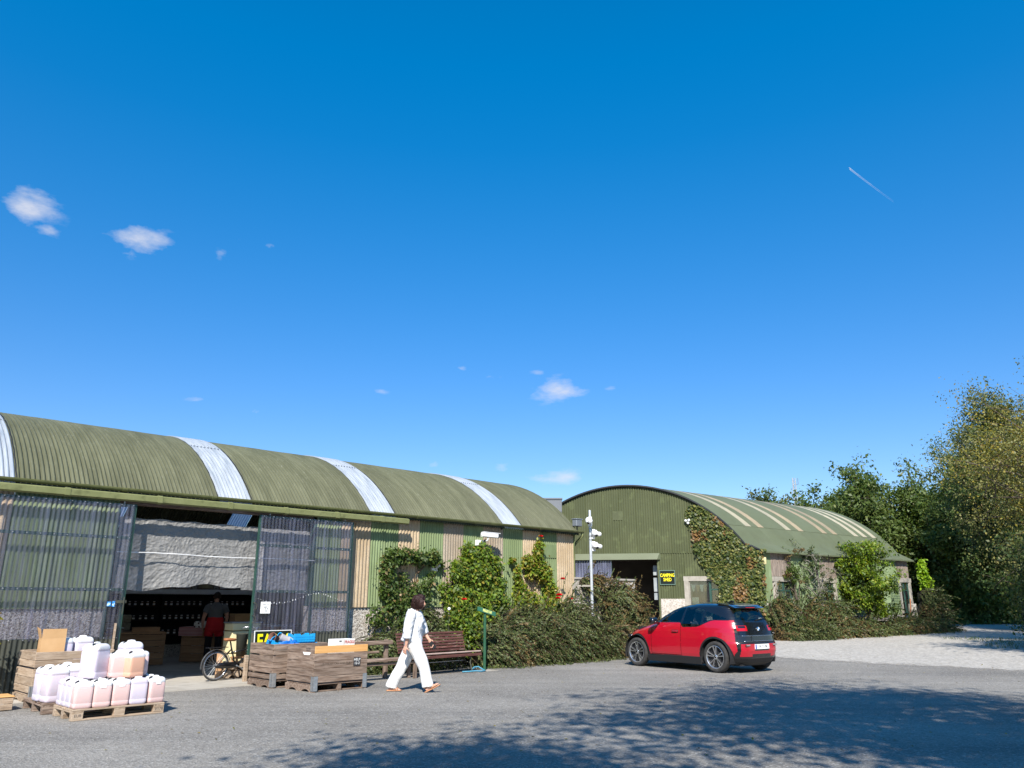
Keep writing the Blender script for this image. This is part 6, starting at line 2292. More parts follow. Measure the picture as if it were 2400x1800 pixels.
def car_piece(nm, sel, matname, off=0.0):
    q = Qc[sel]
    if not len(q):
        return None
    u_, inv = np.unique(q, return_inverse=True)
    me = fast_mesh(nm, Vf[u_], inv.reshape(-1, 4))
    me.polygons.foreach_set('use_smooth', np.ones(len(q), bool))
    me.materials.append(M[matname])
    return obj(nm, me, None, car)


for k, (nm, mt) in names.items():
    sel = cls == k
    if k in ('front_window', 'rear_window', 'quarter_window', 'front_door', 'rear_door'):
        for s_ in (1, -1):
            o = car_piece(nm, sel & (cy_ * s_ > 0), mt)
            if k == 'front_door' and o is not None:
                MB().slices([(-.016, 0, 0, .085, .012, 3), (0, 0, 0, .10, .018, 3), (.016, 0, 0, .085, .012, 3)], 16).build('handle', M['car_red'], o, True, loc=(1.20, s_ * .893, .90))
                MB().slices([(-.03, 0, 0, .105, .004, 3), (.03, 0, 0, .105, .004, 3)], 16).build('handle_recess', M['car_trim'], o, True, loc=(1.20, s_ * .882, .90))
    elif k == 'arch_trim':
        for s_ in (1, -1):
            for xw in (0, 2.57):
                car_piece(nm, sel & (cy_ * s_ > 0) & (np.abs(cx_ - xw) < 1), mt)
    elif k == 'body_panel':
        for s_ in (1, -1):
            car_piece('rear_quarter_panel', sel & (cy_ * s_ > 0) & (cx_ < .8), mt)
            car_piece('front_wing', sel & (cy_ * s_ > 0) & (cx_ > 1.6), mt)
    else:
        car_piece(nm, sel, mt)
# roof cap
cap = MB()
top = Vc[-1]
cap.add([tuple(p) for p in top[::10]], [tuple(range(len(top[::10])))])
cap.build('roof_cap', M['car_black'], car)
# inner liner below the windows and floor
sel = (zs < 1.0)
lin = Vc[sel].copy()
lin[..., 0] = 1.285 + (lin[..., 0] - 1.285) * .975
lin[..., 1] *= .955
ks_ = range(0, lin.shape[0], 9)
lm_ = MB()
nn_ = lin.shape[1] // 10
pts = [tuple(p) for i in ks_ for p in lin[i][::10]]
rows_ = len(list(ks_))
fc2 = []
for i in range(rows_ - 1):
    for j in range(nn_):
        q = [i * nn_ + j, i * nn_ + (j + 1) % nn_, (i + 1) * nn_ + (j + 1) % nn_, (i + 1) * nn_ + j]
        c_ = np.mean([pts[a_] for a_ in q], 0)
        if min(math.hypot(c_[0], c_[2] - .35), math.hypot(c_[0] - 2.57, c_[2] - .35)) > .46:
            fc2.append(tuple(q))
lm_.add(pts, fc2)
lm_.box(-.5, 3.0, -.55, .55, .16, .20)
lm_.box(-.55, .45, -.7, .7, .78, .80)
lm_.box(1.95, 2.6, -.72, .72, .55, .98)
lm_.build('inner_liner', M['car_inner'], car)
# seats
for yy in (-.36, .36):
    for xx in (1.20, .35):
        s_ = MB()
        s_.slices([(.35, xx + .1, yy, .26, .23, 4), (.48, xx + .1, yy, .28, .25, 4), (.55, xx + .08, yy, .25, .22, 4)], 16)
        s_.slices([(.48, xx - .18, yy, .09, .23, 4), (.80, xx - .24, yy, .08, .24, 4), (1.10, xx - .30, yy, .06, .20, 4), (1.15, xx - .31, yy, .03, .1, 4)], 16)
        s_.slices([(1.14, xx - .31, yy, .03, .10, 4), (1.18, xx - .31, yy, .05, .13, 4), (1.30, xx - .33, yy, .05, .12, 4), (1.34, xx - .33, yy, .02, .08, 4)], 14)
        s_.build('seat', M['seat_cloth'], car, True)
# steering wheel
MB().tube([(1.78 + .06 * math.cos(a_), .36 + .18 * math.cos(a_ + 1.57), .93 + .17 * math.sin(a_ + 1.57)) for a_ in np.linspace(0, 2 * math.pi, 17)], .014, 5).build('steering_wheel', M['car_inner'], car)
# wheels
def wheel(x, y, side_):
    t = part_empty('wheel', car, (x, y, .352), (0, 0, 0 if side_ > 0 else math.pi))
    RM = Matrix.Rotation(RAD(-90), 4, 'X')                       # lathe axis z -> +y (outer face)
    MB().lathe([(.255, -.085), (.31, -.092), (.338, -.083), (.350, -.055), (.352, 0), (.350, .055), (.338, .083), (.31, .092), (.258, .086), (.252, .06), (.252, -.06)], 48, RM, cap=False).build('tyre', M['rubber'], t, True)
    r_ = MB()
    r_.lathe([(.256, -.07), (.250, -.06), (.248, .05), (.256, .078), (.262, .084), (.250, .088), (.240, .080), (.238, .04)], 48, RM, cap=False)
    for k in range(5):
        for dl_ in (-.19, .19):
            a_ = 2 * math.pi * k / 5 + .3
            def P(rr, aa, dep):
                return (rr * math.cos(aa), dep, rr * math.sin(aa))
            i0, o0 = a_ + dl_ * .55, a_ + dl_
            w_i, w_o = .18, .055
            q = [P(.045, i0 - w_i, .062), P(.045, i0 + w_i, .062), P(.243, o0 + w_o, .080), P(.243, o0 - w_o, .080)]
            q2 = [(p[0], p[1] - .03, p[2]) for p in q]
            r_.add(q + q2, [(0, 1, 2, 3), (7, 6, 5, 4), (0, 4, 5, 1), (1, 5, 6, 2), (2, 6, 7, 3), (3, 7, 4, 0)])
    r_.lathe([(.052, .03), (.052, .066), (.035, .074)], 20, RM)
    r_.build('rim', M['alloy'], t, 'angle')
    d_ = MB()
    d_.lathe([(.243, .0), (.243, .012)], 32, RM)
    d_.lathe([(.15, .012), (.15, .03)], 32, RM)
    d_.build('brake_disc', M['alloy_dark'], t, 'angle')
    MB().lathe([(.028, .073), (.028, .077)], 18, RM).build('hub_badge', M['car_black'], t)
    return t


for xw in (0.0, 2.57):
    for s_ in (1, -1):
        wheel(xw, s_ * .785, s_)
        l_ = MB()
        pts = [(xw + .425 * math.cos(a_), 0, .352 + .425 * math.sin(a_)) for a_ in np.linspace(-.35, math.pi + .35, 25)]
        v_ = [(p[0], s_ * .50, p[2]) for p in pts] + [(p[0], s_ * .862, p[2]) for p in pts]
        n = len(pts)
        l_.add(v_, [(i, i + 1, n + i + 1, n + i) for i in range(n - 1)])
        l_.add([(xw, s_ * .50, .352)] + v_[:n], [(0, i + 1, i + 2) for i in range(n - 1)])
        l_.build('wheel_arch', M['car_inner'], car)
# sill
for s_ in (1, -1):
    MB().prism([(.42, .16), (2.16, .16), (2.19, .30), (1.70, .315), (1.62, .335), (.41, .335)], s_ * .80, s_ * .872, 'xz').build('sill', M['car_trim'], car, bevel=.01)
    # mirrors
    mb_ = MB(Matrix.Translation((1.84, s_ * .95, 1.13)))
    mb_.slices([(-.07, 0, 0, .07, .095, 3), (-.05, 0, 0, .09, .11, 3.5), (.06, 0, 0, .08, .11, 3.5), (.08, 0, 0, .05, .08, 3)], 18)
    mb_.tube([(-.02, -s_ * .17, -.05), (0, -s_ * .05, -.02)], [.045, .03], 8)
    mb_.build('mirror', M['car_black'], car, True)
for zc in (.835, .718):
    i_ = int(np.argmin(np.abs(zs - zc)))
    ring_ = [p for p in Vc[i_] if p[0] < interp(XR, zc) + .06 and abs(p[1]) < .74]
    ring_.sort(key=lambda p: p[1])
    MB().tube([(p[0] - .002, p[1], zc) for p in ring_[::6]], .0065, 5).build('chrome_strip', M['chrome'], car, True)
# plate, badge, spoiler, wiper, aerial, lower lamps
rm = lambda z: float(interp(XR, z))
pl_ = MB().box(rm(.6) - .020, rm(.6) + .02, -.26, .26, .535, .645).build('number_plate', M['white_plastic'], car, bevel=.004)
MB().box(rm(.6) - .0215, rm(.6) - .019, .215, .258, .54, .64).build('plate_band', mat('plate_blue', (.02, .06, .35), rough=.5), pl_)
text('plate_lettering', '191-T-196', .085, M['ink'], pl_, face_matrix((rm(.6) - .0215, -.02, .588), (0, -1, 0), (0, 0, 1)), .0004, .0015, .92)
bz = .985
bx_ = rm(bz)
BM_ = Matrix.Translation((bx_ - .004, 0, bz)) @ Matrix.Rotation(RAD(-96), 4, 'Y')
bd = MB().lathe([(.056, 0), (.056, .010), (.05, .014)], 28, BM_).build('badge', M['chrome'], car, 'angle')
for k in range(4):
    pts = [(0, 0, .0152)] + [(.040 * math.cos(a_), .040 * math.sin(a_), .0152) for a_ in np.linspace(k * math.pi / 2, (k + 1) * math.pi / 2, 8)]
    MB(BM_).add(pts, [tuple(range(len(pts)))]).build('badge_quarter', M['white_plastic'] if k % 2 else mat('badge_blue', (.02, .22, .55), rough=.3), bd)
MB(BM_).lathe([(.041, .0145), (.050, .0148)], 28, None, cap=False).build('badge_ring', M['car_black'], bd)
text('model_lettering', 'i3s', .05, M['chrome'], car, face_matrix((rm(.88) - .004, -.56, .885), (0, -1, 0), (0, 0, 1)), .001)
sp = MB()
sp.prism([(-.44, 1.462), (-.40, 1.452), (.1, 1.545), (.1, 1.572), (-.25, 1.525)], -.56, .56, 'xz')
sp.build('spoiler', M['car_black'], car, bevel=.006)
MB().box(-.452, -.438, -.16, .16, 1.462, 1.474).build('brake_lamp', M['tail_red'], car)
MB().bar((rm(1.2) - .03, -.02, 1.175), (rm(1.235) - .03, -.38, 1.235), .022, .014).build('wiper', M['car_trim'], car)
MB().prism([(.02, 1.572), (.24, 1.585), (.20, 1.60), (.07, 1.635), (.03, 1.63)], -.022, .022, 'xz').build('aerial', M['car_black'], car, bevel=.006)
MB().box(rm(1.3) + .02, rm(1.3) + .024, -.42, -.30, 1.20, 1.23).build('window_sticker', M['paper'], car)
for s_ in (1, -1):
    MB().box(rm(.63) - .006, rm(.63) + .03, s_ * .50 - .07, s_ * .50 + .07, .612, .645).build('reflector', M['chrome'], car)
    MB().slices([(.70, 3.0, s_ * .58, .10, .13, 3), (.77, 2.97, s_ * .58, .10, .13, 3)], 16).build('headlight', M['car_black'], car, True)
# ------------------------------------------------------------------ people
def remesh(mb, name, mat_, parent, voxel=.008, smooth_it=4):
    me0 = mb.mesh(name)
    bm = bmesh.new()
    bm.from_mesh(me0)
    bmesh.ops.recalc_face_normals(bm, faces=bm.faces)
    bm.to_mesh(me0)
    bm.free()
    tmp = bpy.data.objects.new(name, me0)
    col.objects.link(tmp)
    r = tmp.modifiers.new('r', 'REMESH')
    r.mode = 'VOXEL'
    r.voxel_size = voxel
    s_ = tmp.modifiers.new('s', 'SMOOTH')
    s_.factor = .5
    s_.iterations = smooth_it
    dg = bpy.context.evaluated_depsgraph_get()
    me = bpy.data.meshes.new_from_object(tmp.evaluated_get(dg))
    bpy.data.objects.remove(tmp)
    me.materials.clear()
    me.polygons.foreach_set('use_smooth', [True] * len(me.polygons))
    return obj(name, me, mat_, parent)


M['skin'] = mat('skin', (.50, .27, .19), (.56, .32, .23), 8, .55, spec=.35)
M['skin_dim'] = M['skin']
M['white_linen'] = mat('white_linen', (.60, .61, .63), (.68, .685, .70), 4, .9, .5, 22, bdist=.03)
M['white_cotton'] = mat('white_cotton', (.63, .625, .61), (.69, .685, .67), 4, .9, .4, 14, bdist=.03)
M['hair_red'] = mat('hair_red', (.016, .006, .005), (.036, .011, .008), 30, .5, .8, 60, stretch=(3, 3, .4))
M['hair_dark'] = mat('hair_dark', (.018, .012, .009), (.03, .02, .015), 30, .6, .6, 60)
M['sandal'] = mat('sandal_tan', (.42, .20, .10), (.5, .26, .14), 10, .6)


def hand(mb, wrist, d, palm_n, thumb, s=1.0, curl=.5):
    """palm and five bent fingers; d = pointing direction, palm_n = palm normal, thumb = thumb side"""
    w, d, pn, th = Vector(wrist), Vector(d).normalized(), Vector(palm_n).normalized(), Vector(thumb).normalized()
    mb.tube([w - d * .02, w + d * .03 * s, w + d * .085 * s], [.026 * s, .038 * s, .040 * s], 10, [.018 * s, .019 * s, .015 * s], side=th)
    for k, (o_, ln) in enumerate(((.030, .070), (.010, .080), (-.011, .074), (-.031, .058))):
        b0 = w + d * .080 * s + th * o_ * s
        b1 = b0 + (d * math.cos(curl * .5) + pn * math.sin(curl * .5)) * ln * .45 * s
        b2q = b1 + (d * math.cos(curl * 1.2) + pn * math.sin(curl * 1.2)) * ln * .32 * s
        b3 = b2q + (d * math.cos(curl * 1.8) + pn * math.sin(curl * 1.8)) * ln * .26 * s
        mb.tube([b0 - d * .012, b1, b2q, b3], [.0092 * s, .009 * s, .0085 * s, .007 * s], 7)
    t0 = w + d * .025 * s + th * .030 * s
    t1 = t0 + (d * .6 + th * .75 + pn * .25).normalized() * .038 * s
    t2 = t1 + (d * .9 + th * .25 + pn * .4).normalized() * .032 * s
    mb.tube([t0 - th * .012, t1, t2], [.013 * s, .011 * s, .008 * s], 7)


# woman in white striding to the right (x = walking direction, y = her left, away from the camera)
wm = thing('person', 'woman in white shirt and wide white trousers striding to the right', 'person', (-1.70, 14.40, 0), RAD(-3))
skin = MB()
# torso core, neck, head as one body with limbs
skin.tube([(-.05, 0, .80), (-.06, 0, .95), (-.05, 0, 1.10), (-.05, 0, 1.24), (-.03, 0, 1.34), (-.005, 0, 1.40), (.012, 0, 1.45)], [.10, .11, .105, .11, .075, .045, .045], 14, [.14, .14, .13, .15, .13, .048, .045], side=(1, 0, 0))
HC = Vector((.030, .0, 1.502))
skin.tube([HC + Vector((-.02, 0, -.10)), HC + Vector((.005, 0, -.085)), HC + Vector((.012, 0, -.05)), HC + Vector((.004, 0, .0)), HC + Vector((-.008, 0, .05)), HC + Vector((-.016, 0, .085)), HC + Vector((-.018, 0, .102))], [.035, .062, .078, .092, .092, .065, .02], 16, [.032, .05, .062, .073, .074, .055, .018], side=(1, 0, 0))
skin.tube([HC + Vector((.088, 0, .012)), HC + Vector((.100, 0, -.018)), HC + Vector((.108, 0, -.030)), HC + Vector((.092, 0, -.036))], [.008, .011, .014, .010], 8)          # nose
skin.tube([HC + Vector((.082, -.025, -.062)), HC + Vector((.093, 0, -.060)), HC + Vector((.082, .025, -.062))], [.006, .009, .006], 6)                                    # mouth
for s_ in (-1, 1):
    skin.tube([HC + Vector((-.012, s_ * .070, .012)), HC + Vector((-.020, s_ * .083, .005)), HC + Vector((-.014, s_ * .076, -.028))], [.010, .012, .008], 7)
# near (right) arm hanging slightly back, far (left) arm forward
skin.tube([(-.07, -.185, 1.30), (-.115, -.225, 1.16), (-.125, -.235, 1.02), (-.125, -.235, .93), (-.135, -.23, .82), (-.145, -.225, .775)], [.055, .050, .043, .038, .030, .026], 10)
hand(skin, (-.145, -.225, .775), (-.30, .05, -1), (.9, .5, -.2), (.75, -.35, -.2), 1.0, .55)
skin.tube([(-.03, .185, 1.30), (.03, .235, 1.16), (.08, .245, 1.03), (.13, .235, .94), (.19, .215, .86)], [.055, .050, .042, .034, .027], 10)
hand(skin, (.19, .215, .86), (.55, -.15, -.75), (-.3, -.6, -.5), (.6, -.3, .5), 1.0, .6)
# legs: right leg forward, left leg behind
skin.tube([(-.04, -.09, .84), (.07, -.10, .62), (.17, -.10, .46), (.22, -.09, .26), (.245, -.085, .09)], [.085, .075, .055, .048, .034], 10)
skin.tube([(-.07, .09, .84), (-.12, .10, .62), (-.20, .10, .47), (-.34, .09, .27), (-.44, .085, .09)], [.085, .075, .055, .048, .034], 10)
# feet: right foot on its heel with the toes lifted, left foot flat
def foot(mb, ankle, heel, toe, wd=.038):
    a_, h_, t_ = Vector(ankle), Vector(heel), Vector(toe)
    mb.tube([h_ * 1.0, h_ + (t_ - h_) * .25, h_ + (t_ - h_) * .6, h_ + (t_ - h_) * .86, t_], [.028, .032, wd, wd * 1.02, wd * .6], 10, [.028, .034, .026, .018, .012], side=(0, 1, 0))
    mb.tube([a_ + Vector((0, 0, .05)), a_, h_ + (t_ - h_) * .18], [.034, .036, .034], 10)
    for k, o_ in enumerate((-.028, -.013, .001, .014, .026)):
        q = h_ + (t_ - h_) * (.93 - .02 * abs(k - 1))
        mb.tube([q + Vector((0, o_, 0)), q + (t_ - h_).normalized() * (.040 - .004 * k) + Vector((0, o_, -.004))], [.010, .008], 6)
foot(skin, (.245, -.085, .09), (.205, -.085, .045), (.415, -.085, .145))
foot(skin, (-.44, .085, .095), (-.485, .085, .042), (-.285, .085, .030))
remesh(skin, 'body', M['skin'], wm, .0062, 3)
# eyes
for s_ in (-1, 1):
    MB().lathe([(.002, -.009), (.008, -.006), (.0095, 0), (.008, .006), (.002, .009)], 10, Matrix.Translation(HC + Vector((.079, s_ * .030, .010)))).build('eye', M['ink'], wm, True)
# trousers: high waist, wide legs
tr = MB()
tr.tube([(-.06, 0, 1.02), (-.06, 0, .96), (-.07, 0, .88), (-.07, 0, .80), (-.06, 0, .74)], [.115, .125, .145, .15, .12], 18, [.155, .165, .18, .185, .17], side=(1, 0, 0))
tr.tube([(-.05, -.085, .86), (.02, -.095, .70), (.10, -.10, .56), (.165, -.10, .40), (.205, -.09, .24), (.235, -.085, .13), (.240, -.085, .095)], [.130, .120, .106, .096, .092, .096, .098], 16, [.092, .088, .080, .074, .072, .074, .074], side=(1, 0, 0))
tr.tube([(-.08, .085, .86), (-.13, .095, .70), (-.205, .10, .54), (-.285, .10, .38), (-.375, .09, .21), (-.430, .085, .10), (-.440, .085, .062)], [.130, .120, .106, .097, .093, .097, .099], 16, [.092, .088, .080, .074, .072, .074, .074], side=(1, 0, 0))
o = remesh(tr, 'trousers', M['white_cotton'], wm, .010, 3)
def folds(o_, amp, fq, seed, stretch=(1, 1, 1)):
    co = np.empty(len(o_.data.vertices) * 3, np.float32)
    o_.data.vertices.foreach_get('co', co)
    co = co.reshape(-1, 3)
    nn = np.array([v.normal for v in o_.data.vertices])
    k = np.array([1 - 2.2 * abs(mnoise.noise(Vector((p[0] * fq * stretch[0] + seed, p[1] * fq * stretch[1], p[2] * fq * stretch[2])))) for p in co])
    co += nn * (k * amp)[:, None]
    o_.data.vertices.foreach_set('co', co.ravel())
    o_.data.update()
folds(o, .011, 6.5, 3.0, (1, 1, .35))
# shirt: loose body with hem below the hip, sleeves to the forearm
sh = MB()
sh.tube([(-.085, 0, .845), (-.08, 0, .90), (-.065, 0, 1.00), (-.05, 0, 1.10), (-.045, 0, 1.20), (-.05, 0, 1.29), (-.05, 0, 1.345), (-.03, 0, 1.385), (-.015, 0, 1.405)], [.185, .172, .158, .158, .160, .145, .115, .07, .055], 20, [.20, .195, .18, .175, .18, .185, .15, .075, .058], side=(1, 0, 0))
sh.tube([(-.03, -.06, 1.20), (.05, -.05, 1.17), (.02, -.05, 1.08)], [.09, .075, .08], 12)
sh.tube([(-.03, .06, 1.20), (.05, .05, 1.17), (.02, .05, 1.08)], [.09, .075, .08], 12)
sh.tube([(-.055, -.12, 1.335), (-.075, -.185, 1.29), (-.105, -.225, 1.17), (-.12, -.24, 1.04), (-.125, -.238, .95), (-.128, -.236, .905)], [.06, .080, .075, .068, .066, .068], 14)
sh.tube([(-.03, .12, 1.335), (-.03, .185, 1.29), (.025, .235, 1.17), (.08, .25, 1.04), (.12, .24, .96)], [.06, .080, .075, .066, .064], 14)
o = remesh(sh, 'shirt', M['white_linen'], wm, .010, 3)
folds(o, .013, 8.5, 9.0, (1, 1, .7))
folds(o, .006, 17, 4.0, (1, 1, .7))
cf = MB()
cf.tube([(-.1275, -.2365, .965), (-.13, -.236, .895)], [.071, .072], 16)
o = cf.build('sleeve_cuff', M['white_linen'], wm, True)
# hair: a layered bob
hr = MB()
hr.tube([HC + Vector((-.045, 0, -.105)), HC + Vector((-.045, 0, -.06)), HC + Vector((-.035, 0, .0)), HC + Vector((-.025, 0, .06)), HC + Vector((-.018, 0, .105)), HC + Vector((-.015, 0, .122))], [.075, .088, .097, .098, .07, .02], 18, [.085, .102, .100, .094, .07, .02], side=(1, 0, 0))
for s_ in (-1, 1):
    hr.tube([HC + Vector((.03, s_ * .055, .075)), HC + Vector((.055, s_ * .078, .02)), HC + Vector((.045, s_ * .086, -.05)), HC + Vector((.02, s_ * .082, -.10))], [.03, .034, .034, .02], 10)
hr.tube([HC + Vector((-.02, 0, .11)), HC + Vector((.05, 0, .09)), HC + Vector((.085, .02, .055))], [.045, .04, .02], 10)
o = remesh(hr, 'hair', M['hair_red'], wm, .008, 2)
folds(o, .012, 22, 1.0, (1, 1, .35))
folds(o, .006, 55, 2.0, (1, 1, .25))
# loose strands over the bob
rgh = np.random.default_rng(77)
pth = []
for k in range(240):
    th_ = rgh.uniform(0, 2 * math.pi)
    if abs(math.atan2(math.sin(th_), math.cos(th_))) < .5:
        continue
    ex_, ey_ = math.cos(th_), math.sin(th_)
    ww_ = rgh.uniform(0, 6)
    row_ = []
    for i in range(7):
        f = i / 6
        r_ = .035 + .085 * math.sin(min(1.0, f * 1.25) * math.pi / 2) + .006 * math.sin(f * 9 + ww_) + rgh.normal() * .002
        row_.append((HC.x - .028 + ex_ * r_ * .98, HC.y + ey_ * r_ * 1.02, HC.z + .118 - .235 * f ** 1.6 + .008 * math.sin(f * 7 + ww_)))
    pth.append(row_)
V, Q = strands(np.array(pth), np.full(len(pth), .0045), np.full(len(pth), .0022))
me = fast_mesh('hair_strands', V, Q)
me.materials.append(M['hair_red'])
tag(obj('hair_strands', me, None, wm), kind='stuff')
# trouser seams and shirt collar
sm_ = MB()
sm_.tube([(-.055, -.178, .80), (.012, -.186, .68), (.09, -.182, .55), (.155, -.176, .40), (.197, -.165, .24), (.225, -.162, .12)], .0035, 4)
sm_.build('side_seam', mat('seam_grey', (.55, .55, .55), rough=.9), wm)
cl_ = MB()
cl_.tube([(.005 + .062 * math.cos(a_), .066 * math.sin(a_), 1.405 - .014 * math.cos(a_)) for a_ in np.linspace(.5, 2 * math.pi - .5, 15)], [.013] * 15, 7, [.02] * 15)
cl_.build('collar', M['white_linen'], wm, True)
# sandals
def sandal(heel, toe, lift):
    h_, t_ = Vector(heel), Vector(toe)
    d_ = (t_ - h_).normalized()
    u_ = d_.cross(Vector((0, 1, 0))) * -1
    if u_.z < 0:
        u_ = -u_
    t = part_empty('sandal', wm)
    m_ = MB()
    m_.tube([h_ - d_ * .035 - u_ * .034, h_ - d_ * .01 - u_ * .034, h_ + (t_ - h_) * .5 - u_ * .036, t_ + d_ * .01 - u_ * .030, t_ + d_ * .035 - u_ * .028], [.022, .036, .040, .044, .024], 12, [.011, .012, .011, .010, .008], side=(0, 1, 0))
    m_.build('sole', M['sandal'], t, True)
    s2 = MB()
    for f_, hh in ((.82, .028), (.66, .036), (.52, .040)):
        c_ = h_ + (t_ - h_) * f_
        pts = [c_ + Vector((0, .043 * math.cos(a_), 0)) + u_ * (hh * math.sin(a_) - .012) for a_ in np.linspace(-.25, math.pi + .25, 11)]
        s2.tube(pts, .007, 6)
    c_ = h_ + d_ * .02
    s2.tube([c_ + Vector((0, .036 * math.cos(a_), 0)) - d_ * .045 * math.sin(a_) + u_ * .03 for a_ in np.linspace(0, math.pi, 9)], .007, 6)
    s2.build('strap', M['sandal'], t, True)
sandal((.205, -.085, .045), (.415, -.085, .145), 0)
sandal((-.485, .085, .046), (-.285, .085, .046), 0)
ph = MB(Matrix.Translation((.265, .175, .765)) @ Matrix.Rotation(RAD(50), 4, 'Y')).box(-.07, .07, -.006, .006, -.035, .035)
tag(ph.build('phone', M['black_plastic'], None, bevel=.003, loc=wm.location, rot=wm.rotation_euler), 'small dark phone in the far hand of the walking woman', 'phone')

# shopkeeper seen from behind inside the shed (x = facing direction, into the shop)
mn = thing('person', 'person in grey T-shirt and red apron shorts standing with back turned inside the shop', 'person', A(1.17, 4.15, .012), FROT + RAD(78))
sk = MB()
sk.tube([(0, 0, .86), (0, 0, 1.0), (0, 0, 1.16), (-.005, 0, 1.32), (.0, 0, 1.43), (.01, 0, 1.50), (.02, 0, 1.55)], [.10, .105, .10, .11, .075, .050, .048], 14, [.15, .145, .14, .165, .14, .052, .05], side=(1, 0, 0))
HM = Vector((.035, 0, 1.635))
sk.tube([HM + Vector((-.02, 0, -.115)), HM + Vector((.005, 0, -.09)), HM + Vector((.01, 0, -.05)), HM, HM + Vector((-.006, 0, .055)), HM + Vector((-.014, 0, .105))], [.045, .065, .080, .096, .095, .03], 14, [.042, .055, .066, .076, .077, .025], side=(1, 0, 0))
sk.tube([HM + Vector((.09, 0, .01)), HM + Vector((.108, 0, -.028)), HM + Vector((.09, 0, -.036))], [.009, .014, .01], 7)
for s_ in (-1, 1):
    sk.tube([HM + Vector((-.01, s_ * .074, .015)), HM + Vector((-.02, s_ * .088, .0)), HM + Vector((-.012, s_ * .078, -.03))], [.010, .013, .008], 7)
    sk.tube([(0, s_ * .19, 1.40), (-.02, s_ * .25, 1.26), (.0, s_ * .285, 1.12), (.06, s_ * .28, .99), (.11, s_ * .26, .90)], [.058, .054, .044, .036, .028], 10)
    hand(sk, (.11, s_ * .26, .90), (.45, -s_ * .1, -.85), (.3, -s_ * .9, .1), (.8, 0, .3), 1.05, .5)
    sk.tube([(0, s_ * .095, .88), (.0, s_ * .105, .66), (.01, s_ * .11, .48), (-.01, s_ * .115, .28), (-.02, s_ * .12, .09)], [.09, .08, .058, .054, .038], 10)
    sk.tube([(-.05, s_ * .12, .035), (.03, s_ * .125, .05), (.13, s_ * .135, .03), (.19, s_ * .14, .02)], [.035, .045, .045, .025], 10, [.03, .045, .028, .015], side=(0, 1, 0))
remesh(sk, 'body', M['skin'], mn, .008, 3)
ts = MB()
ts.tube([(0, 0, 1.10), (0, 0, 1.2), (-.005, 0, 1.32), (0, 0, 1.42), (.01, 0, 1.48), (.012, 0, 1.505)], [.125, .125, .13, .10, .065, .055], 16, [.175, .17, .19, .17, .08, .06], side=(1, 0, 0))
for s_ in (-1, 1):
    ts.tube([(0, s_ * .14, 1.42), (-.01, s_ * .21, 1.37), (-.02, s_ * .26, 1.25)], [.07, .078, .07], 12)
o = remesh(ts, 't_shirt', mat('tshirt_grey', (.10, .105, .115), (.13, .135, .145), 5, .9, .3, 20), mn, .011, 3)
folds(o, .006, 7, 4)
rs_ = MB()
rs_.tube([(0, 0, 1.14), (0, 0, 1.06), (-.01, 0, .94), (-.01, 0, .84), (0, 0, .78)], [.128, .145, .175, .18, .14], 18, [.18, .195, .215, .22, .20], side=(1, 0, 0))
for s_ in (-1, 1):
    rs_.tube([(0, s_ * .11, .90), (0, s_ * .12, .75), (0, s_ * .125, .68)], [.13, .125, .125], 14, [.105, .105, .105], side=(1, 0, 0))
o = remesh(rs_, 'red_apron', mat('apron_red', (.42, .010, .016), (.5, .02, .022), 4, .85, .3, 20), mn, .011, 3)
folds(o, .008, 6, 7, (1, 1, .5))
tk = MB()
for s_ in (-1, 1):
    tk.tube([(0, s_ * .11, .78), (.0, s_ * .12, .5), (-.01, s_ * .12, .28), (-.02, s_ * .12, .06)], [.095, .082, .08, .078], 14)
remesh(tk, 'trousers', mat('trousers_black', (.012, .012, .014), rough=.9), mn, .011, 3)
hm = MB()
hm.tube([HM + Vector((-.05, 0, -.05)), HM + Vector((-.03, 0, .0)), HM + Vector((-.02, 0, .06)), HM + Vector((-.014, 0, .118))], [.065, .088, .095, .03], 16, [.068, .085, .085, .03], side=(1, 0, 0))
o = remesh(hm, 'hair', M['hair_dark'], mn, .009, 2)
folds(o, .006, 24, 2)
for s_ in (-1, 1):
    MB().slices([(.0, .06, s_ * .13, .15, .055, 3), (.05, .05, s_ * .13, .14, .055, 3), (.09, .0, s_ * .125, .08, .05, 3)], 14).build('shoe', M['black_plastic'], mn, True)
# ------------------------------------------------------------------ bicycle just inside the doorway, pointing along the front of the shed
bk = thing('bicycle', 'black utility bicycle with silver mudguard standing in the doorway', 'bicycle', A(-.50, .12, .012), FROT + RAD(4))
M['bike_black'] = mat('bike_black', (.010, .010, .011), rough=.3, coat=.5)
M['saddle'] = mat('saddle_leather', (.30, .12, .05), rough=.5)
WR = .285
def bwheel(x, z=WR):
    t = part_empty('wheel', bk, (x, 0, z))
    RM = Matrix.Rotation(RAD(90), 4, 'X')
    def ring(R_, r_, n=36, m=6):
        return [(R_ + r_ * math.cos(a_), r_ * math.sin(a_)) for a_ in np.linspace(0, 2 * math.pi, m + 1)]
    MB().lathe(ring(WR - .018, .018), 40, RM, cap=False).build('tyre', M['rubber'], t, True)
    MB().lathe(ring(WR - .042, .011), 40, RM, cap=False).build('rim', M['alloy'], t, True)
    s_ = MB()
    for k in range(28):
        a_ = 2 * math.pi * k / 28
        b_ = a_ + (.5 if k % 2 else -.5)
        s_.tube([(.022 * math.cos(b_), .025 * (1 if k % 4 < 2 else -1), .022 * math.sin(b_)), ((WR - .045) * math.cos(a_), 0, (WR - .045) * math.sin(a_))], .0018, 3)
    s_.build('spokes', M['steel'], t)
    MB().lathe([(.012, -.05), (.025, -.03), (.025, .03), (.012, .05)], 12, RM).build('hub', M['steel'], t)
bwheel(0)
bwheel(1.02)
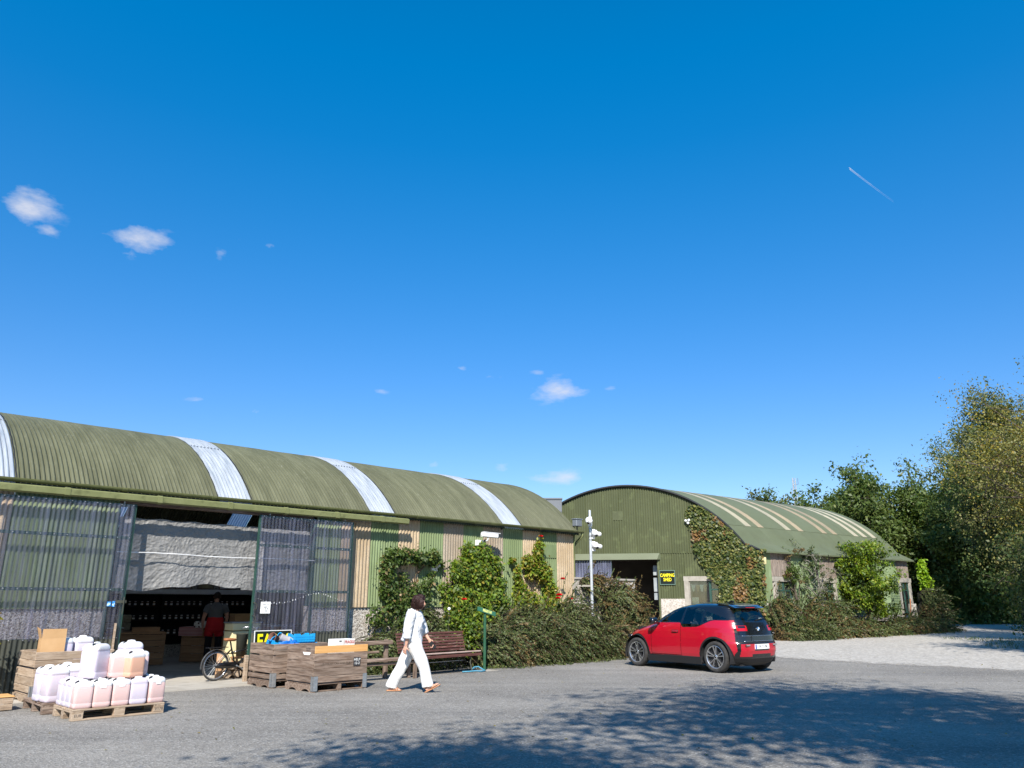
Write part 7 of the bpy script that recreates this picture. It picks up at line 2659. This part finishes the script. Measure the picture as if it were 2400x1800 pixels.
def arcpts(cx, cz, R_, a0, a1, n=16):
    return [(cx + R_ * math.cos(a_), 0, cz + R_ * math.sin(a_)) for a_ in np.linspace(RAD(a0), RAD(a1), n)]
for cx, a0, a1 in ((0, 15, 190), (1.02, 20, 165)):
    m_ = MB()
    p = arcpts(cx, WR, WR + .022, a0, a1)
    v_ = [(q[0], -.03, q[2]) for q in p] + [(cx + (q[0] - cx) * 1.02, 0, WR + (q[2] - WR) * 1.02) for q in p] + [(q[0], .03, q[2]) for q in p]
    n = len(p)
    m_.add(v_, [(i, i + 1, n + i + 1, n + i) for i in range(n - 1)] + [(n + i, n + i + 1, 2 * n + i + 1, 2 * n + i) for i in range(n - 1)])
    m_.build('mudguard', M['alloy'], bk, True)
f_ = MB()
bbk = (.42, 0, .27)
st_ = (.30, 0, .62)
f_.tube([bbk, st_, (.27, 0, .74)], .016, 8)
for s_ in (-.055, .055):
    f_.tube([(0, s_, WR), bbk], .010, 6)
    f_.tube([(0, s_, WR), (.305, s_ * .2, .58)], .009, 6)
f_.tube([bbk, (.80, 0, .55), (.86, 0, .66)], .02, 8)
f_.tube([(.31, 0, .52), (.83, 0, .60)], .016, 8)
f_.tube([(.865, 0, .55), (.84, 0, .85)], .018, 8)
for s_ in (-.05, .05):
    f_.tube([(.87, s_ * .5, .56), (.92, s_, .50), (1.02, s_, WR)], .011, 6)
f_.build('frame', M['bike_black'], bk, True)
MB().tube([(.66, -.27, .98), (.74, -.25, 1.0), (.84, -.10, .99), (.84, 0, .93), (.84, .10, .99), (.74, .25, 1.0), (.66, .27, .98)], .011, 7).build('handlebar', M['alloy'], bk, True)
MB().tube([(.84, 0, .84), (.84, 0, .94)], .014, 7).build('stem', M['alloy'], bk)
MB().slices([(.74, .27, 0, .10, .05, 2.4), (.765, .26, 0, .14, .085, 2.4), (.79, .25, 0, .12, .085, 2.4), (.80, .22, 0, .07, .06, 2.4)], 18).build('saddle', M['saddle'], bk, True)
rk = MB()
for yy in (-.07, 0, .07):
    rk.tube([(-.22, yy, WR * 2 + .055), (.20, yy, WR * 2 + .06)], .007, 5)
for xx in (-.2, -.05, .12):
    rk.tube([(xx, -.07, WR * 2 + .055), (xx, .07, WR * 2 + .055)], .006, 5)
for s_ in (-.07, .07):
    rk.tube([(0, s_, WR), (-.12, s_, WR * 2 + .05)], .006, 5)
rk.build('rack', M['bike_black'], bk)
cg = MB()
cg.slices([(-.008, 0, 0, .24, .055, 2.5), (.008, 0, 0, .24, .055, 2.5)], 24)
cg2 = MB(Matrix.Translation((.22, -.05, .285)) @ Matrix.Rotation(RAD(90), 4, 'X'))
cg2.slices([(-.008, 0, 0, .27, .06, 2.5), (.008, 0, 0, .27, .06, 2.5)], 24)
cg2.build('chain_guard', M['bike_black'], bk, True)
ck = MB()
ck.tube([(.42, -.07, .27), (.42, .07, .27)], .016, 8)
ck.tube([(.42, -.075, .27), (.56, -.085, .20)], .010, 6)
ck.tube([(.42, .075, .27), (.28, .085, .34)], .010, 6)
ck.box(.52, .60, -.16, -.09, .19, .212)
ck.box(.24, .32, .09, .16, .33, .352)
ck.build('crank', M['steel'], bk)

# ------------------------------------------------------------------ things behind the bicycle
def A3(x, y, z=.012):
    return A(x, y, z)
lg = thing('split_logs', 'small pile of split logs behind the bicycle wheel', 'logs', A3(-.1, .62), FROT)
for k, (x, z, r) in enumerate(((0, .09, .09), (.22, .085, .085), (.42, .09, .09), (.12, .24, .08), (.32, .24, .085))):
    MB(Matrix.Translation((x, 0, z)) @ Matrix.Rotation(RAD(90 + rnd.uniform(-4, 4)), 4, 'X') @ Matrix.Rotation(rnd.uniform(0, 3), 4, 'Z')).lathe([(r * .96, -.2), (r, -.19), (r, .19), (r * .96, .2)], 7).build('log', M['pale_wood'], lg, bevel=0)
ub = thing('leaning_board', 'upright split board leaning behind the bicycle wheel', 'board', A3(-.28, .46), FROT)
MB().box(-.06, .06, -.015, .015, 0, .50).build('board', mat('split_wood', (.46, .26, .13), (.58, .36, .2), 3, .8, .3, 30, stretch=(10, 10, 1)), ub, bevel=.006)
ub.rotation_euler = (RAD(-12), RAD(6), FROT)
wp = thing('timber_stake', 'weathered timber stake standing against the right door edge', 'post', A3(-.10, -.36, 0), FROT)
MB().box(-.04, .04, -.035, .035, 0, .50).build('stake', M['pale_wood'], wp, bevel=.01)
cr = thing('cream_cabinet', 'cream painted stand with a dark bin beside it just inside the door', 'cabinet', A3(.12, .85), FROT)
MC = mat('cream_paint', (.72, .64, .36), (.78, .70, .44), 3, .6)
for z0, z1 in ((.03, .44), (.46, .90), (.92, 1.06)):
    pbox('panel', MC, cr, .0, .62, 0, .40, z0, z1, .008)
MB().box(-.02, .66, -.02, .44, 1.065, 1.09).build('top', M['steel'], cr, bevel=.004)
db = thing('dark_bucket', 'dark grey bucket standing on the cream stand side by the door', 'bucket', A3(.22, .58, .42), FROT)
MB().lathe([(.09, .0), (.12, .44), (.13, .45), (.12, .455), (.085, .02)], 18).build('bucket_body', M['kick'], db, True)
sk2 = thing('bucket_stool', 'low wooden stool carrying the dark bucket', 'stool', A3(.22, .58), FROT)
pbox('seat', M['counter_wood'], sk2, -.16, .16, -.14, .14, .37, .405)
for xa in (-.14, .10):
    for ya in (-.12, .08):
        pbox('leg', M['counter_wood'], sk2, xa, xa + .04, ya, ya + .04, 0, .368)
gt = thing('display_table', 'pale topped table seen through the right clear door', 'table', A3(.95, .75), FROT)
pbox('table_top', M['steel'], gt, 0, 1.3, 0, .7, .98, 1.02, .006)
for xa in (.03, 1.2):
    for ya in (.03, .6):
        pbox('leg', M['steel'], gt, xa, xa + .05, ya, ya + .05, 0, .979)

# ------------------------------------------------------------------ counters, shelves and goods deeper in the shop
def counter(label, x, y, L_, W_, H_, n_pl=5, rz_=0.0):
    t = thing('plank_counter', label, 'counter', A3(x, y), FROT + rz_, 'plank counters in the shop')
    ph = (H_ - .06) / n_pl
    for k in range(n_pl):
        pbox('plank', M['counter_wood'], t, 0, L_, 0, .02, .02 + k * ph, .02 + (k + 1) * ph - .008)
        pbox('plank', M['counter_wood'], t, -.021, -.001, .0, W_, .02 + k * ph, .02 + (k + 1) * ph - .008)
        pbox('plank', M['counter_wood'], t, L_ + .001, L_ + .021, .0, W_, .02 + k * ph, .02 + (k + 1) * ph - .008)
    pbox('counter_top', M['counter_wood'], t, -.03, L_ + .03, -.03, W_, H_ - .035, H_, .005)
    return t


counter('left plank counter with boxes of goods inside the shop', -1.05, 5.25, 1.35, .8, .78, 5, RAD(-16))
counter('middle plank counter with a striped cloth inside the shop', .95, 5.55, 1.6, .7, .86, 4, RAD(-42))
counter('plank counter behind the shopkeeper inside the shop', 1.9, 5.0, 1.6, .7, .90, 4, RAD(5))
tb = thing('striped_cloth', 'red and white striped cloth over the middle counter', 'cloth', A3(.86, 5.55, .88), FROT + RAD(-42))
ms_, nt, N, L, b = new_mat('striped_cloth')
wv = N.new('ShaderNodeTexWave')
wv.bands_direction = 'Z'
wv.inputs['Scale'].default_value = 9
tc = N.new('ShaderNodeTexCoord')
L.new(tc.outputs['Object'], wv.inputs['Vector'])
rp = N.new('ShaderNodeValToRGB')
rp.color_ramp.elements[0].color = (.36, .03, .035, 1)
rp.color_ramp.elements[1].color = (.62, .45, .42, 1)
L.new(wv.outputs['Fac'], rp.inputs[0])
L.new(rp.outputs[0], b.inputs['Base Color'])
MB().grid(lambda a_, b_: (a_ * .62, -.05 - .012 * math.sin(a_ * 14) * b_, .012 - .22 * b_), 24, 6).grid(lambda a_, b_: (a_ * .62, -.05 + .5 * b_, .012), 24, 4).build('cloth', ms_, tb, True)
bt_ = thing('pennant_string', 'white pennants hanging from the middle counter', 'bunting', A3(1.45, 5.02, .80), FROT + RAD(-42))
for k in range(5):
    MB().add([(k * .09 - .04, -.08, 0), (k * .09 + .04, -.08, 0), (k * .09, -.085, -.14), (k * .09, -.078, -.14)], [(0, 1, 2), (0, 3, 1)]).build('pennant', M['paper'], bt_)
def spot_box(name, label, x, y, z, sx, sy, sz, m_, rz_=0.0, lid=None):
    t = thing(name, label, 'box', A3(x, y, z), FROT + rz_)
    MB().box(-sx / 2, sx / 2, -sy / 2, sy / 2, 0, sz * .8).build('tray', m_, t, bevel=.006)
    MB().box(-sx / 2 - .006, sx / 2 + .006, -sy / 2 - .006, sy / 2 + .006, sz * .805, sz).build('lid', lid or m_, t, bevel=.006)
    return t
M['cow'] = mat('cow_print', (.75, .72, .66), (.12, .03, .025), 7, .7, lo=.56, hi=.58)
spot_box('cow_print_box', 'white box with dark red blotches on the middle counter', 1.35, 5.2, .875, .44, .3, .16, M['cow'], RAD(-40))
spot_box('red_tray', 'red patterned tray in front of the blotched box', 1.6, 4.95, .875, .46, .25, .06, mat('tray_red', (.35, .04, .04), (.6, .4, .3), 12, .6), RAD(-40))
spot_box('brown_carton', 'brown carton on the counter right of the shopkeeper', 2.35, 5.15, .915, .55, .35, .30, M['cardboard'])
spot_box('goods_box', 'dark wooden box with a white label on the left counter', -.78, 5.38, .795, .36, .3, .12, M['old_wood'], RAD(-16), M['paper'])
spot_box('goods_box', 'low dark tray at the right of the left counter', -.1, 5.25, .795, .62, .36, .12, M['counter_wood'], RAD(-16))
wk = thing('wicker_basket', 'two stacked wicker hampers on a stand at the back left of the shop', 'basket', A3(-.4, 7.0, 0), FROT)
for k in range(2):
    MB().slices([(.80 + k * .2, 0, 0, .44, .22, 6), (.82 + k * .2, 0, 0, .46, .24, 6), (.97 + k * .2, 0, 0, .47, .25, 6), (.99 + k * .2, 0, 0, .45, .23, 6)], 24).build('hamper', mat('wicker', (.22, .19, .13), (.36, .31, .22), 18, .9, .8, 60), wk)
MB().box(-.5, .5, -.28, .28, .0, .795).build('stand', M['old_wood'], wk, bevel=.006)
sh_ = thing('wall_shelves', 'black shelf unit along the back wall of the shop', 'shelf', A3(-.2, 7.45), FROT)
MB().box(0, 4.0, .40, .42, .35, 1.72).build('back_panel', M['dark'], sh_)
SHZ = (.62, 1.02, 1.40)
for z in SHZ:
    pbox('shelf_board', M['dark'], sh_, 0, 4.0, .18, .40, z - .02, z)
for xa in (0, 1.32, 2.65, 3.96):
    pbox('upright', M['dark'], sh_, xa, xa + .03, .17, .40, .02, 1.70)
pbox('cornice', M['white_paint'], sh_, -.02, 4.02, .15, .42, 1.73, 1.86)
jar_b = MB().lathe([(.028, 0), (.034, .008), (.034, .085), (.026, .10), (.026, .108)], 10).mesh('jar_glass', 'angle')
jar_b.materials.append(mat('jar_dark', (.10, .05, .03), (.2, .12, .06), 3, .25, obj_rand=.4))
jar_l = MB().lathe([(.030, .108), (.030, .128)], 10).mesh('jar_lid', 'angle')
jar_l.materials.append(M['white_paint'])
jar_p = MB().lathe([(.0348, .028), (.0348, .07)], 10, cap=False).mesh('jar_label', True)
jar_p.materials.append(M['paper'])
kk = 0
shelf_nm = ('lowest', 'middle', 'top')
for zi, z in enumerate(SHZ):
    for blk in range(3):
        for q in range(7):
            jx = .12 + blk * 1.32 + q * .165
            t = thing('jar', 'small preserve jar with a white label on the %s black shelf' % shelf_nm[zi], 'jar', A(-.2 + jx, 7.45 + .26 + .03 * (q % 2), z + .013), FROT, 'jars on the %s back shelf' % shelf_nm[zi])
            obj('glass', jar_b, None, t)
            obj('lid', jar_l, None, t)
            obj('paper_label', jar_p, None, t)
for k, (x, w_, h_, mm) in enumerate(((.25, .42, .34, 'ink'), (.85, .5, .36, 'counter_wood'), (1.50, .48, .38, 'paper'), (2.15, .5, .36, 'new_pine'), (2.8, .55, .34, 'paper'))):
    lbs = ['round wreath print in a dark frame', 'dark framed print', 'pale framed print', 'framed print with a yellow field', 'wide pale print']
    t = thing('framed_picture', lbs[k] + ' above the black shelves', 'picture', A3(-.1 + x, 7.60, 1.88), FROT)
    MB().box(0, w_, 0, .02, 0, h_).build('frame', M['old_wood'], t, bevel=.004)
    MB().box(.03, w_ - .03, -.004, .0, .03, h_ - .03).build('print', M[mm] if mm != 'new_pine' else mat('print_yellow', (.42, .36, .2), (.25, .22, .15), 8, .8), t)
    if k == 0:
        MB().tube([(w_ / 2 + .11 * math.cos(a_), -.008, h_ / 2 + .11 * math.sin(a_)) for a_ in np.linspace(0, 2 * math.pi, 18)], .012, 6).build('wreath', M['paper'], t)
# ------------------------------------------------------------------ loose grit and fallen leaves
rg = np.random.default_rng(201)
n_ = 3600
X = rg.uniform(-7, 13, n_)
Y = rg.uniform(8, 24, n_)
near_gravel = np.array([max(gravel_edge(x), 12.4) - y for x, y in zip(X, Y)])
keep = (rg.random(n_) < np.clip(1 - near_gravel / 6.0, .10, 1)) & (near_gravel > -3)
X, Y = X[keep], Y[keep]
V, Q = [], []
for x, y in zip(X, Y):
    r = rg.uniform(.005, .012)
    a_ = rg.uniform(0, 3)
    c_, s_ = math.cos(a_) * r, math.sin(a_) * r
    b_ = len(V)
    z = gz(x, y) + .003
    V += [(x + c_, y + s_, z), (x - s_, y + c_, z), (x - c_, y - s_, z), (x + s_, y - c_, z), (x + c_ * .5, y + s_ * .5, z + r * .8), (x - s_ * .5, y + c_ * .5, z + r * .8), (x - c_ * .5, y - s_ * .5, z + r * .8), (x + s_ * .5, y - c_ * .5, z + r * .8)]
    Q += [(b_ + 4, b_ + 5, b_ + 6, b_ + 7)] + [(b_ + i, b_ + (i + 1) % 4, b_ + 4 + (i + 1) % 4, b_ + 4 + i) for i in range(4)]
me = fast_mesh('loose_grit', np.array(V), np.array(Q))
me.materials.append(mat('grit', (.24, .225, .205), (.34, .32, .295), 40, .9))
tag(obj('loose_grit', me, None), 'pale loose grit scattered over the asphalt towards the gravel', 'grit', kind='stuff')
n_ = 900
X = rg.uniform(-6, 12, n_)
Y = rg.uniform(8.5, 24, n_)
P = np.stack([X, Y, np.array([gz(x, y) for x, y in zip(X, Y)]) + .008], 1)
D = rdir(n_, rg) * np.array([1, 1, .15])
leaf_obj('fallen_leaves', P, D, rdir(n_, rg) * .25 + np.array([0, 0, 1]), .035 * (.5 + rg.random(n_)), .6, [LM['yellow'], LM['brown']], None, rg.integers(0, 2, n_))
tag(bpy.data.objects['fallen_leaves'], 'dry fallen leaves lying about the asphalt yard', 'leaves', kind='stuff')
